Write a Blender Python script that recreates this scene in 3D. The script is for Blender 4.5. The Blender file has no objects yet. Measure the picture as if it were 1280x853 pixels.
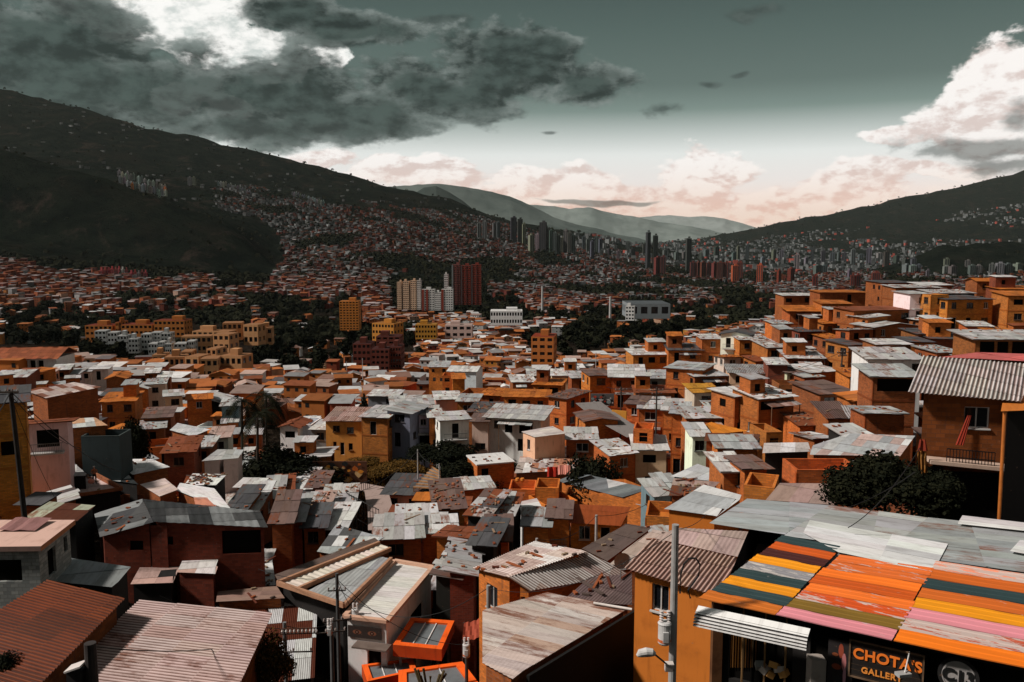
import bpy, bmesh, math, random
import numpy as np
from mathutils import Vector, Matrix, noise as mnoise

R = math.radians
rnd = random.Random(7)
SC = bpy.context.scene
COL = SC.collection
F = 1067.0                     # focal length in pixels of a 1280 px wide frame (30 mm lens)
PITCH = math.atan(121.5 / F)
CP, SP = math.cos(PITCH), math.sin(PITCH)

# ------------------------------------------------------------------ camera maths
def ray(px, py):
    a, b = px - 640.0, 426.5 - py
    return Vector((a, F * CP + b * SP, -F * SP + b * CP))

def at(px, py, D):
    r = ray(px, py)
    return r * (D / r.y)

def proj(p):
    d = p[1] * CP - p[2] * SP
    return 640 + F * p[0] / d, 426.5 - F * (p[1] * SP + p[2] * CP) / d

# ------------------------------------------------------------------ terrain
NEARD = [0, 20, 30, 45, 60, 80, 100, 130, 180, 260, 400, 600, 900]
NEARC = [0, 320, 640, 960, 1280]
NEARZ = [[-12, -12, -12, -12.5, -13], [-15, -16, -17, -17, -17.5], [-17.5, -19, -20, -17.8, -17.5], [-20, -25, -28.5, -19.5, -15.5],
         [-22.5, -29.5, -32, -23.5, -17], [-25.5, -29.5, -31.5, -28, -18.5], [-27, -32.5, -34.5, -31, -19],
         [-28.5, -35.5, -37, -33, -20], [-32, -41, -43, -36.5, -21.5], [-40, -48, -50, -43, -25], [-54, -60, -62, -57, -36],
         [-68, -73, -74, -70, -55], [-76, -83, -84, -85, -80]]
FARD = [1300, 1600, 1850, 2150, 2600, 3000, 3400, 4000, 5500, 7000, 9000, 10500]
FARC = [-300, 0, 100, 200, 300, 345, 400, 480, 560, 640, 760, 860, 960, 1080, 1180, 1280, 1500]
FARY = [[328, 335, 350, 352, 352, 358, 360, 365, 372, 380, 385, 385, 386, 386, 386, 386, 386],
        [262, 300, 312, 325, 342, 347, 343, 343, 350, 360, 368, 370, 371, 371, 371, 371, 371],
        [150, 186, 214, 246, 290, 332, 320, 322, 335, 348, 360, 365, 366, 366, 366, 366, 366],
        [175, 205, 226, 250, 282, 305, 298, 298, 320, 334, 350, 358, 360, 360, 360, 360, 360],
        [190, 215, 228, 240, 258, 268, 268, 270, 295, 316, 338, 350, 352, 352, 352, 352, 352],
        [172, 190, 204, 222, 241, 250, 255, 259, 282, 308, 330, 345, 348, 345, 312, 309, 316],
        [135, 152, 170, 198, 222, 232, 240, 248, 272, 302, 322, 338, 343, 344, 338, 330, 335],
        [70, 111, 132, 160, 186, 198, 212, 232, 247, 280, 306, 326, 334, 337, 337, 337, 337],
        [120, 150, 165, 190, 215, 225, 235, 250, 262, 283, 303, 322, 327, 327, 327, 327, 327],
        [140, 170, 185, 205, 225, 235, 245, 258, 270, 290, 306, 316, 312, 300, 285, 268, 250],
        [200, 210, 220, 240, 250, 260, 270, 280, 290, 300, 308, 301, 281, 257, 236, 211, 190],
        [310, 310, 310, 310, 310, 310, 310, 310, 310, 310, 312, 312, 308, 296, 280, 262, 240]]
_nz = np.array([[np.interp(c, NEARC, row) for c in FARC] for row in NEARZ])
_fz = np.array([[at(640, y, D).z for y in row] for D, row in zip(FARD, FARY)])
TD = np.array(NEARD + FARD, float)
TZ = np.vstack([_nz, _fz])
TC = np.array(FARC, float)
LT = np.log(TD + 25.0)

def gz_base(X, Y):
    if Y < 0:
        z0 = float(np.interp(640 + F * X / 25.0, TC, TZ[0]))
        return z0 + min(-Y, 8) * .9 + max(0, -Y - 8) * .42
    col = 640 + F * X / max(Y, 20.0)
    l = math.log(Y + 25.0)
    i = min(max(int(np.searchsorted(LT, l)) - 1, 0), len(LT) - 2)
    t = min(max((l - LT[i]) / (LT[i + 1] - LT[i]), 0), 1)
    j = min(max(int(np.searchsorted(TC, col)) - 1, 0), len(TC) - 2)
    s = min(max((col - TC[j]) / (TC[j + 1] - TC[j]), 0), 1)
    a = TZ[i, j] * (1 - s) + TZ[i, j + 1] * s
    b = TZ[i + 1, j] * (1 - s) + TZ[i + 1, j + 1] * s
    if i >= len(NEARD):
        t = t * t * (3 - 2 * t) * .5 + t * .5
    z = float(a * (1 - t) + b * t)
    if 85 < Y < 135:                       # grassy knoll in the middle of the slope
        z += 6.0 * math.exp(-((X - KX) / 9.5) ** 2 - ((Y - KY) / 7.5) ** 2)
    return z
KX, KY = -14.5, 108.0

def gz(X, Y):
    z = gz_base(X, Y)
    if Y > 1000:
        k = min(1, (Y - 1000) / 1500)
        p = Vector((X / 700.0, Y / 700.0, 3.1))
        z += k * (mnoise.fractal(p, .9, 2.1, 6) * 24 + (mnoise.ridged_multi_fractal(Vector((X / 300., Y / 600., 8.)), .85, 2.2, 5, 1, 2) - 1) * 20)
    return z

# ------------------------------------------------------------------ mesh collector
class MB:
    def __init__(s):
        s.v, s.f, s.uv, s.c, s.m, s.sm = [], [], [], [], [], []
    def poly(s, pts, uv=None, mi=0, col=(1, 1, 1, 1), smooth=False):
        n = len(s.v)
        s.v += [tuple(p) for p in pts]
        s.f.append(tuple(range(n, n + len(pts))))
        s.uv += uv if uv else [(p[0], p[1] + p[2]) for p in pts]
        s.c += [col] * len(pts)
        s.m.append(mi); s.sm.append(smooth)
    def box(s, c, size, rot=None, mi=0, col=(1, 1, 1, 1), skip=()):
        hx, hy, hz = size[0] / 2, size[1] / 2, size[2] / 2
        P = [Vector((x, y, z)) for z in (-hz, hz) for y in (-hy, hy) for x in (-hx, hx)]
        if rot is not None: P = [rot @ p for p in P]
        c = Vector(c); P = [p + c for p in P]
        for k, q in enumerate(((0, 1, 5, 4), (1, 3, 7, 5), (3, 2, 6, 7), (2, 0, 4, 6), (4, 5, 7, 6), (2, 3, 1, 0))):
            if k in skip: continue
            w = (size[0], size[1], size[0], size[1], size[0], size[0])[k]
            h = (size[2], size[2], size[2], size[2], size[1], size[1])[k]
            s.poly([P[i] for i in q], [(0, 0), (w, 0), (w, h), (0, h)], mi, col)
    def bar(s, a, b, w, h=None, mi=0, col=(1, 1, 1, 1)):
        a, b = Vector(a), Vector(b); h = h or w
        d = b - a
        if d.length < 1e-6: return
        q = d.to_track_quat('X', 'Z').to_matrix()
        s.box((a + b) / 2, (d.length, w, h), q, mi, col)
    def tube(s, pts, rad, n=8, mi=0, col=(1, 1, 1, 1), cap=True):
        pts = [Vector(p) for p in pts]
        if not hasattr(rad, '__len__'): rad = [rad] * len(pts)
        rings = []
        for i, p in enumerate(pts):
            d = (pts[min(i + 1, len(pts) - 1)] - pts[max(i - 1, 0)]).normalized()
            u = d.cross(Vector((0, 0, 1)))
            if u.length < .05: u = d.cross(Vector((1, 0, 0)))
            u.normalize(); w = u.cross(d)
            rings.append([p + (u * math.cos(t) + w * math.sin(t)) * rad[i] for t in [2 * math.pi * k / n for k in range(n)]])
        L = 0
        for i in range(len(pts) - 1):
            L2 = L + (pts[i + 1] - pts[i]).length
            for k in range(n):
                k2 = (k + 1) % n
                s.poly([rings[i][k2], rings[i][k], rings[i + 1][k], rings[i + 1][k2]], [(k2 / n, L), (k / n, L), (k / n, L2), (k2 / n, L2)], mi, col, True)
            L = L2
        if cap:
            s.poly(rings[0], None, mi, col); s.poly(rings[-1][::-1], None, mi, col)
    def build(s, name, mats, parent=None, col=None):
        me = bpy.data.meshes.new(name)
        me.from_pydata(s.v, [], s.f)
        if not isinstance(mats, (list, tuple)): mats = [mats]
        for m in mats: me.materials.append(m)
        uvl = me.uv_layers.new(name='UVMap')
        uvl.data.foreach_set('uv', np.array(s.uv, np.float32).ravel())
        ca = me.color_attributes.new('Col', 'FLOAT_COLOR', 'CORNER')
        ca.data.foreach_set('color', np.array(s.c, np.float32).ravel())
        me.polygons.foreach_set('material_index', np.array(s.m, np.int32))
        me.polygons.foreach_set('use_smooth', np.array(s.sm, bool))
        me.update()
        o = bpy.data.objects.new(name, me)
        COL.objects.link(o)
        if parent is not None: o.parent = parent
        if col is not None: o.color = col
        return o

def quads_mesh(name, mat, V, C, UV=None):
    """V (n,4,3) quads, C (n,4) colours"""
    V = np.asarray(V, np.float32); C = np.asarray(C, np.float32)
    n = len(V)
    me = bpy.data.meshes.new(name)
    me.vertices.add(n * 4); me.vertices.foreach_set('co', V.ravel())
    me.loops.add(n * 4); me.loops.foreach_set('vertex_index', np.arange(n * 4, dtype=np.int32))
    me.polygons.add(n)
    me.polygons.foreach_set('loop_start', np.arange(0, n * 4, 4, dtype=np.int32))
    me.polygons.foreach_set('loop_total', np.full(n, 4, np.int32))
    me.materials.append(mat)
    ca = me.color_attributes.new('Col', 'FLOAT_COLOR', 'CORNER')
    ca.data.foreach_set('color', np.repeat(C, 4, axis=0).ravel())
    if UV is not None:
        u = me.uv_layers.new(name='UVMap'); u.data.foreach_set('uv', np.asarray(UV, np.float32).ravel())
    me.update(calc_edges=True); me.validate()
    o = bpy.data.objects.new(name, me); COL.objects.link(o)
    return o

def tag(o, label=None, cat=None, group=None, kind=None):
    if label: o['label'] = label
    if cat: o['category'] = cat
    if group: o['group'] = group
    if kind: o['kind'] = kind
    return o

def thing(name, label, cat, loc=(0, 0, 0), rz=0, group=None):
    o = bpy.data.objects.new(name, None); COL.objects.link(o)
    o.location = loc; o.rotation_euler = (0, 0, rz); o.empty_display_size = .3
    return tag(o, label, cat, group)

def copy_tree(o, parent=None):
    c = o.copy(); COL.objects.link(c)
    if parent is not None: c.parent = parent
    for ch in list(o.children): copy_tree(ch, c)
    return c

# ------------------------------------------------------------------ node helper
class G:
    def __init__(s, tree): s.t = tree; s.n = tree.nodes; s.l = tree.links
    def node(s, typ, **kw):
        n = s.n.new(typ)
        for k, v in kw.items(): setattr(n, k, v)
        return n
    def put(s, sock, v):
        if isinstance(v, bpy.types.NodeSocket): s.l.new(v, sock)
        elif v is not None:
            if hasattr(sock.default_value, '__len__'):
                v = tuple(v) if hasattr(v, '__len__') else (v, v, v)
                L = len(sock.default_value)
                sock.default_value = (v + (1.0,))[:L] if len(v) < L else v[:L]
            else: sock.default_value = v
    def m(s, op, a, b=None, c=None, clamp=False):
        n = s.node('ShaderNodeMath', operation=op, use_clamp=clamp)
        for i, v in enumerate((a, b, c)): s.put(n.inputs[i], v)
        return n.outputs[0]
    def v(s, op, a, b=None, c=None):
        n = s.node('ShaderNodeVectorMath', operation=op)
        for i, x in enumerate((a, b, c)):
            if x is not None: s.put(n.inputs[i], x)
        return n.outputs['Value'] if op in ('DOT_PRODUCT', 'LENGTH', 'DISTANCE') else n.outputs[0]
    def mix(s, f, a, b, blend='MIX'):
        n = s.node('ShaderNodeMix', data_type='RGBA', blend_type=blend)
        n.clamp_factor = True
        s.put(n.inputs[0], f); s.put(n.inputs[6], a); s.put(n.inputs[7], b)
        return n.outputs[2]
    def noise(s, vec, scale, detail=4, rough=.55, dist=0, dim='3D', out=0):
        n = s.node('ShaderNodeTexNoise', noise_dimensions=dim)
        s.put(n.inputs['Vector'], vec); s.put(n.inputs['Scale'], scale); s.put(n.inputs['Detail'], detail)
        s.put(n.inputs['Roughness'], rough); s.put(n.inputs['Distortion'], dist)
        return n.outputs[out]
    def ss(s, x, a, b):
        n = s.node('ShaderNodeMapRange', interpolation_type='SMOOTHSTEP')
        s.put(n.inputs['Value'], x); s.put(n.inputs['From Min'], a); s.put(n.inputs['From Max'], b)
        return n.outputs[0]
    def lin(s, x, a, b, c=0, d=1):
        n = s.node('ShaderNodeMapRange')
        for k, v in zip(('Value', 'From Min', 'From Max', 'To Min', 'To Max'), (x, a, b, c, d)): s.put(n.inputs[k], v)
        return n.outputs[0]
    def ramp(s, f, stops, interp='LINEAR'):
        n = s.node('ShaderNodeValToRGB'); r = n.color_ramp; r.interpolation = interp
        while len(r.elements) < len(stops): r.elements.new(.5)
        for e, (p, c) in zip(r.elements, stops):
            e.position = p; e.color = tuple(c) + (1,) if len(c) == 3 else c
        s.put(n.inputs[0], f); return n.outputs[0]
    def comb(s, x, y, z):
        n = s.node('ShaderNodeCombineXYZ')
        for i, v in enumerate((x, y, z)): s.put(n.inputs[i], v)
        return n.outputs[0]
    def sep(s, v):
        n = s.node('ShaderNodeSeparateXYZ'); s.put(n.inputs[0], v); return n.outputs

def srgb(r, g, b):
    f = lambda c: c / 12.92 if c <= .04045 else ((c + .055) / 1.055) ** 2.4
    return (f(r / 255.), f(g / 255.), f(b / 255.))

def new_mat(name):
    m = bpy.data.materials.new(name); m.use_nodes = True
    g = G(m.node_tree)
    return m, g, g.n['Principled BSDF']

def finish(g, p, col, rough=.8, bump=None, bstr=.3, bdist=.02, spec=.3, metal=0):
    g.put(p.inputs['Base Color'], col); g.put(p.inputs['Roughness'], rough); g.put(p.inputs['Specular IOR Level'], spec)
    g.put(p.inputs['Metallic'], metal)
    if bump is not None:
        b = g.node('ShaderNodeBump'); g.put(b.inputs['Height'], bump); b.inputs['Strength'].default_value = bstr
        b.inputs['Distance'].default_value = bdist; g.l.new(b.outputs[0], p.inputs['Normal'])

def base_inputs(g):
    uv = g.node('ShaderNodeTexCoord').outputs['UV']
    oi = g.node('ShaderNodeObjectInfo')
    at_ = g.node('ShaderNodeAttribute', attribute_name='Col')
    seed = g.v('ADD', uv, g.v('SCALE', g.comb(oi.outputs['Random'], oi.outputs['Random'], 0), None) if False else g.comb(g.m('MULTIPLY', oi.outputs['Random'], 137.), g.m('MULTIPLY', oi.outputs['Random'], 71.), 0))
    c = g.mix(1.0, oi.outputs['Color'], at_.outputs['Color'], 'MULTIPLY')
    return uv, seed, c, oi, at_

def mat_brick(name, bw, bh, mortar=(.16, .12, .10), msize=.012):
    m, g, p = new_mat(name)
    uv, seed, c, oi, at_ = base_inputs(g)
    b = g.node('ShaderNodeTexBrick')
    b.inputs['Scale'].default_value = 1; b.inputs['Brick Width'].default_value = bw; b.inputs['Row Height'].default_value = bh
    b.inputs['Mortar Size'].default_value = msize; b.inputs['Mortar Smooth'].default_value = .2
    g.put(b.inputs['Vector'], uv)
    g.put(b.inputs['Color1'], (.72, .72, .72)); g.put(b.inputs['Color2'], (1.25, 1.2, 1.15)); g.put(b.inputs['Mortar'], (1, 1, 1))
    col = g.mix(1, c, b.outputs['Color'], 'MULTIPLY')
    mort = g.mix(.45, mortar, c)
    col = g.mix(g.m('MULTIPLY', b.outputs['Fac'], .8), col, mort)
    n1 = g.noise(seed, .55, 5, .6)
    st = g.ss(n1, .42, .75)
    col = g.mix(g.m('MULTIPLY', st, .55), col, g.mix(1, col, (.45, .42, .42), 'MULTIPLY'))
    n2 = g.noise(g.v('MULTIPLY', seed, (2.2, .35, 1)), 1.2, 4, .6)
    col = g.mix(g.m('MULTIPLY', g.ss(n2, .58, .72), .45), col, (.05, .035, .03))
    n3 = g.noise(seed, 6, 3, .6)
    col = g.mix(g.m('MULTIPLY', g.ss(n3, .62, .8), .25), col, (.45, .36, .28))
    finish(g, p, col, .9, b.outputs['Fac'], -.35 if False else .35, .01, .2)
    p.node_tree if False else None
    return m

def mat_stucco(name):
    m, g, p = new_mat(name)
    uv, seed, c, oi, at_ = base_inputs(g)
    n2 = g.noise(g.v('MULTIPLY', seed, (3., .4, 1)), .9, 5, .65)
    col = g.mix(g.m('MULTIPLY', g.ss(n2, .5, .75), .5), c, g.mix(1, c, (.35, .31, .29), 'MULTIPLY'))
    n1 = g.noise(seed, .8, 6, .65)
    col = g.mix(g.m('MULTIPLY', g.ss(n1, .52, .7), .4), col, g.mix(1, c, (.55, .47, .42), 'MULTIPLY'))
    n3 = g.noise(seed, 5, 4, .6)
    col = g.mix(g.m('MULTIPLY', g.ss(n3, .66, .72), .5), col, (.26, .15, .09))
    finish(g, p, col, .85, n3, .12, .02, .25)
    return m

def mat_tin(name, bumpw=0):
    m, g, p = new_mat(name)
    uv, seed, c, oi, at_ = base_inputs(g)
    rust = g.m('MULTIPLY', oi.outputs['Alpha'], at_.outputs['Alpha'])
    n1 = g.noise(g.v('MULTIPLY', seed, (3.2, .7, 1)), 1.0, 7, .72)
    n2 = g.noise(seed, .45, 5, .65)
    n3 = g.noise(g.v('MULTIPLY', seed, (9., 1.3, 1)), 1.0, 5, .75)
    dirt = g.m('MULTIPLY', g.ss(n1, .4, .75), .6)
    col = g.mix(dirt, c, g.mix(1, c, (.42, .38, .36), 'MULTIPLY'))
    k = g.m('ADD', g.m('MULTIPLY', n1, .6), g.m('ADD', g.m('MULTIPLY', n2, .3), g.m('MULTIPLY', n3, .1)))
    th = g.m('SUBTRACT', .70, g.m('MULTIPLY', rust, .22))
    rm = g.ss(k, th, g.m('ADD', th, .17))
    rc = g.mix(n3, (.10, .022, .008), (.26, .075, .02))
    col = g.mix(g.m('MULTIPLY', rm, .85), col, rc)
    if bumpw:                               # trough dirt, darkened further to stand in for rib shading
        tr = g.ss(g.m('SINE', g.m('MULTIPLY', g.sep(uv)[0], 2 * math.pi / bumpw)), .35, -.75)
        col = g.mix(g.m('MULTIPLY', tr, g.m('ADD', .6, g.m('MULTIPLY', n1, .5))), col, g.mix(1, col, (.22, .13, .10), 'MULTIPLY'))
    rough = g.m('ADD', .62, g.m('MULTIPLY', rm, .3))
    bump = n3
    if bumpw:
        u = g.sep(uv)[0]
        w = g.m('SINE', g.m('MULTIPLY', u, 2 * math.pi / bumpw))
        finish(g, p, col, rough, w, .5, .02, .15)
    else:
        finish(g, p, col, rough, bump, .1, .01, .15)
    return m

def mat_paint(name):                       # flaking house paint on tin
    m, g, p = new_mat(name)
    uv, seed, c, oi, at_ = base_inputs(g)
    fl = at_.outputs['Alpha']
    n1 = g.noise(g.v('MULTIPLY', seed, (.9, 4.5, 1)), 1.1, 6, .7)
    n2 = g.noise(g.v('MULTIPLY', seed, (.5, 2., 1)), .5, 3, .6)
    n4 = g.noise(g.v('MULTIPLY', seed, (1.5, 9, 1)), 3., 4, .7)
    k = g.m('ADD', g.m('MULTIPLY', n1, .55), g.m('ADD', g.m('MULTIPLY', n2, .3), g.m('MULTIPLY', n4, .15)))
    th = g.m('SUBTRACT', .66, g.m('MULTIPLY', fl, .17))
    mk = g.ss(k, th, g.m('ADD', th, .03))
    col = g.mix(g.m('MULTIPLY', g.ss(n2, .35, .7), .35), c, g.mix(1, c, (.6, .55, .5), 'MULTIPLY'))
    col = g.mix(g.m('MULTIPLY', mk, .8), col, (.55, .5, .46))
    n5 = g.noise(g.v('MULTIPLY', seed, (1., 5., 1)), .8, 5, .7)
    col = g.mix(g.m('MULTIPLY', g.ss(n5, .68, .74), g.m('MULTIPLY', fl, .8)), col, (.22, .05, .02))
    finish(g, p, col, .5, n4, .08, .01, .4)
    return m

def mat_plain(name, rough=.7, spec=.3, var=.25, metal=0):
    m, g, p = new_mat(name)
    uv, seed, c, oi, at_ = base_inputs(g)
    gen = g.node('ShaderNodeTexCoord').outputs['Object']
    n = g.noise(gen, 1.6, 5, .65)
    col = g.mix(g.m('MULTIPLY', g.ss(n, .4, .7), var * 2), c, g.mix(1, c, (.5, .45, .42), 'MULTIPLY'))
    finish(g, p, col, rough, n, .1, .02, spec, metal)
    return m

def mat_mass(name, rough=.85):             # far houses, colour per face
    m, g, p = new_mat(name)
    at_ = g.node('ShaderNodeAttribute', attribute_name='Col')
    geo = g.node('ShaderNodeNewGeometry').outputs['Position']
    n = g.noise(geo, .35, 4, .7)
    col = g.mix(g.m('MULTIPLY', g.ss(n, .45, .65), .5), at_.outputs['Color'], g.mix(1, at_.outputs['Color'], (.5, .45, .42), 'MULTIPLY'))
    finish(g, p, col, rough, None, spec=.2)
    return m

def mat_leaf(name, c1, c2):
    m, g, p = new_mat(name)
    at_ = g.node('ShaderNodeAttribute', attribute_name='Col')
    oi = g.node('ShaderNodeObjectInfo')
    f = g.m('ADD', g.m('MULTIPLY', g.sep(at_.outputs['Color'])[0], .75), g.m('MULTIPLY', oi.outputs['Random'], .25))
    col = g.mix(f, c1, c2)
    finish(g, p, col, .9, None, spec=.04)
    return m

M = {}
M['brick'] = mat_brick('brick_wall', .33, .13)
M['block'] = mat_brick('block_wall', .40, .20, (.07, .04, .03), .014)
M['stucco'] = mat_stucco('painted_plaster')
M['tin'] = mat_tin('tin_sheet')
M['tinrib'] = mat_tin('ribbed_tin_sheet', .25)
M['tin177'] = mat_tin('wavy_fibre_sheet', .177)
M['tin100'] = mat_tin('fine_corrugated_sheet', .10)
M['paint'] = mat_paint('flaking_paint')
M['plain'] = mat_plain('plain_surface')
M['metal'] = mat_plain('dull_metal', .45, .5, .2, .3)
M['wood'] = mat_plain('weathered_wood', .85, .2, .4)
M['mass'] = mat_mass('house_mass')
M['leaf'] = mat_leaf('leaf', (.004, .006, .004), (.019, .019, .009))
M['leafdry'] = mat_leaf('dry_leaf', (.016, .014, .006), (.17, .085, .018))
M['bark'] = mat_plain('bark', .9, .2, .4)
m_, g_, p_ = new_mat('window_glass')
finish(g_, p_, (.008, .009, .011), .12, None, spec=.5); M['glass'] = m_
m_, g_, p_ = new_mat('dark_opening')
finish(g_, p_, (.004, .0035, .003), .9, None, spec=.05); M['dark'] = m_
# ------------------------------------------------------------------ render settings, camera, sky, sun, haze
SC.view_settings.view_transform = 'Standard'; SC.view_settings.look = 'None'
SC.view_settings.gamma = 1; SC.view_settings.use_curve_mapping = False
SC.view_settings.exposure = 0.0
SC.render.engine = 'CYCLES'
cy = SC.cycles
cy.use_denoising = True
cy.max_bounces = 4; cy.diffuse_bounces = 2; cy.glossy_bounces = 2; cy.volume_bounces = 0; cy.transmission_bounces = 2; cy.transparent_max_bounces = 6
cy.sample_clamp_indirect = 4
cam = bpy.data.cameras.new('camera'); co = bpy.data.objects.new('camera', cam); COL.objects.link(co)
cam.lens = 36 * F / 1280; cam.sensor_width = 36; cam.clip_end = 80000; cam.clip_start = .5
co.rotation_euler = (math.pi / 2 - PITCH, 0, 0)
SC.camera = co

SUN_EL, SUN_AZ = 43, 259            # azimuth clockwise from the view direction: the light comes from the left, a little behind
sdir = Vector((math.sin(R(SUN_AZ)) * math.cos(R(SUN_EL)), math.cos(R(SUN_AZ)) * math.cos(R(SUN_EL)), math.sin(R(SUN_EL))))
sl = bpy.data.lights.new('sun', 'SUN'); sl.energy = 4.4; sl.angle = R(5); sl.color = (1, .93, .86)
so = bpy.data.objects.new('sun', sl); COL.objects.link(so)
so.rotation_euler = sdir.to_track_quat('Z', 'Y').to_euler()

W = bpy.data.worlds.new('World'); SC.world = W; W.use_nodes = True
g = G(W.node_tree)
bg = g.n['Background']
STR = .1
bg.inputs['Strength'].default_value = STR
D3 = g.v('NORMALIZE', g.node('ShaderNodeTexCoord').outputs['Generated'])
x_, y_, z_ = g.sep(D3)
az = g.m('ARCTAN2', x_, y_); el = g.m('ARCSINE', z_)
sky = g.node('ShaderNodeTexSky', sky_type='NISHITA', sun_disc=False)
sky.sun_elevation = R(SUN_EL); sky.sun_rotation = R(SUN_AZ)
def azel(px, py):
    r = ray(px, py).normalized()
    return math.atan2(r.x, r.y), math.asin(r.z)
def elp(py): return azel(640, py)[1]
EMAX = elp(0)
def sc_(c, k=1.0): return tuple(x * k / STR for x in srgb(*c))
# clear part of the sky: teal overhead, pale towards the horizon
top = 1.1
def pos(py): return max(0, min(1, (elp(py) + .1) / (top + .1)))
RR = [(0, sc_((205, 170, 155))), (pos(300), sc_((248, 208, 188))), (pos(262), sc_((248, 222, 208))), (pos(228), sc_((232, 226, 222))), (pos(195), sc_((226, 229, 226))),
      (pos(165), sc_((178, 187, 183))), (pos(140), sc_((122, 139, 133))), (pos(110), sc_((98, 114, 109))), (pos(40), sc_((83, 100, 96))), (pos(0), sc_((75, 91, 88))),
      (pos(0) + .10, sc_((92, 102, 99))), (pos(0) + .35, sc_((100, 101, 100)))]
k10 = 10.0
RR = [(p, tuple(x / k10 for x in c)) for p, c in RR]
grad = g.v('SCALE', g.ramp(g.lin(el, -.1, top, 0, 1), RR), None)
grad.node.inputs['Scale'].default_value = k10
lum = g.node('ShaderNodeRGBToBW'); g.l.new(sky.outputs[0], lum.inputs[0])
skyvar = g.lin(lum.outputs[0], 0, 6, .85, 1.15)
base = g.mix(1, grad, g.comb(skyvar, skyvar, skyvar), 'MULTIPLY')
P2 = g.comb(az, el, 0)
wn = g.noise(D3, 5.0, 3, .5, out=1)
warp = g.v('SCALE', g.v('SUBTRACT', wn, (.5, .5, .5)), None); warp.node.inputs['Scale'].default_value = .07
Pw = g.v('ADD', P2, warp)
def blobs(lst, vec):
    out = None
    for px, py, rx, ry in lst:
        a, b = azel(px, py); ix, iy = F / rx, F / ry
        d = g.v('MULTIPLY_ADD', vec, (ix, iy, 0), (-a * ix, -b * iy, 0))
        r2 = g.v('DOT_PRODUCT', d, d)
        out = r2 if out is None else g.m('SMOOTH_MIN', out, r2, .35)
    return g.m('SUBTRACT', 1.0, g.m('SQRT', g.m('MAXIMUM', out, 0.0)))
Dst = g.v('MULTIPLY', D3, (1, 1, 1.9))            # flattened billows
fb = g.noise(Dst, 15, 11, .60, .1)
fb2 = g.noise(g.v('ADD', Dst, (-.008, 0, .013)), 15, 11, .60, .1)   # towards the light
fine = g.noise(Dst, 40, 8, .64, .1)
def f_add(a, k, n=fb): return g.m('ADD', a, g.m('MULTIPLY', g.m('SUBTRACT', n, .5), k))
# sunlit cumulus, low and far, and the bright tower on the right
lit = blobs([(560, 224, 110, 24), (690, 222, 90, 22), (872, 212, 62, 34), (800, 246, 150, 24), (955, 258, 150, 26), (640, 250, 150, 22), (1060, 240, 110, 26), (470, 214, 70, 16),
             (1238, 100, 40, 36), (1222, 160, 50, 32), (1282, 130, 40, 56), (1130, 178, 36, 9), (1150, 214, 80, 10), (380, 196, 60, 14)], Pw)
litd = f_add(lit, 2.5)
litm = g.ss(litd, -.04, .22)
shd = g.m('SUBTRACT', fb, fb2)
li = g.ss(g.m('ADD', shd, g.m('MULTIPLY', g.m('SUBTRACT', fine, .5), .09)), -.10, .045)
low = g.ss(el, elp(290), elp(195))
litc = g.mix(li, g.mix(low, sc_((244, 198, 178)), sc_((224, 208, 202))), g.mix(low, sc_((255, 226, 208)), sc_((255, 250, 246))))
base = g.mix(litm, base, litc)
# back-lit white gap, upper left
wh = f_add(blobs([(225, 22, 105, 42), (150, -6, 130, 34), (335, 64, 58, 28), (265, 62, 60, 34), (420, 75, 26, 14), (225, 115, 32, 18), (290, 128, 26, 12)], Pw), 2.4)
base = g.mix(g.ss(wh, -.02, .16), base, g.mix(g.ss(fine, .3, .6), sc_((205, 212, 208)), sc_((255, 254, 250))))
# heavy grey cloud bank
dk = blobs([(40, 70, 190, 95), (170, 95, 150, 62), (330, 112, 190, 40), (430, 140, 170, 38), (540, 120, 150, 34), (655, 84, 112, 42), (742, 98, 74, 26), (690, 60, 60, 24), (450, 160, 120, 20),
            (60, 140, 200, 40), (440, 44, 82, 20), (372, 20, 70, 26), (100, 20, 60, 30), (330, 150, 120, 26), (640, 55, 60, 14)], Pw)
dkd = f_add(dk, 2.4)
dkm = g.ss(dkd, -.06, .30)
sm = blobs([(832, 128, 32, 9), (888, 91, 13, 6), (940, 6, 36, 9), (548, 34, 34, 8), (925, 76, 10, 4), (1220, 187, 66, 15), (1262, 150, 22, 16), (780, 251, 70, 3.5), (740, 250, 60, 3), (1255, 205, 60, 10), (690, 155, 14, 3)], Pw)
smm = g.ss(f_add(sm, 3.4), -.1, .6)
dl = g.ss(g.m('ADD', shd, g.m('MULTIPLY', g.m('SUBTRACT', fine, .5), .12)), -.12, .13)
edge = g.ss(dkd, .75, .05)
dkc = g.mix(dl, sc_((36, 47, 45)), sc_((70, 84, 80)))
dkc = g.mix(g.m('MULTIPLY', edge, g.m('MULTIPLY', dl, .75)), dkc, sc_((150, 160, 156)))
base = g.mix(g.m('MULTIPLY', smm, .7), base, g.mix(dl, sc_((44, 54, 52)), sc_((84, 94, 91))))
base = g.mix(g.m('MULTIPLY', dkm, .97), base, dkc)
g.l.new(base, bg.inputs['Color'])
W.cycles.sampling_method = 'MANUAL'; W.cycles.sample_map_resolution = 512

# ------------------------------------------------------------------ air
hz = bpy.data.materials.new('air'); hz.use_nodes = True
hz.node_tree.nodes.clear()
gh = G(hz.node_tree); ho = gh.node('ShaderNodeOutputMaterial'); pv = gh.node('ShaderNodeVolumePrincipled')
pv.inputs['Color'].default_value = (.80, .92, .88, 1); pv.inputs['Density'].default_value = 1.0e-5; pv.inputs['Anisotropy'].default_value = .2
gh.l.new(pv.outputs[0], ho.inputs['Volume'])
mb = MB()
mb.box((0, 13500, 330), (36000, 28600, 1340))
haze = mb.build('haze', hz); tag(haze, kind='stuff', label='pale air thinning the far mountains')
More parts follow.
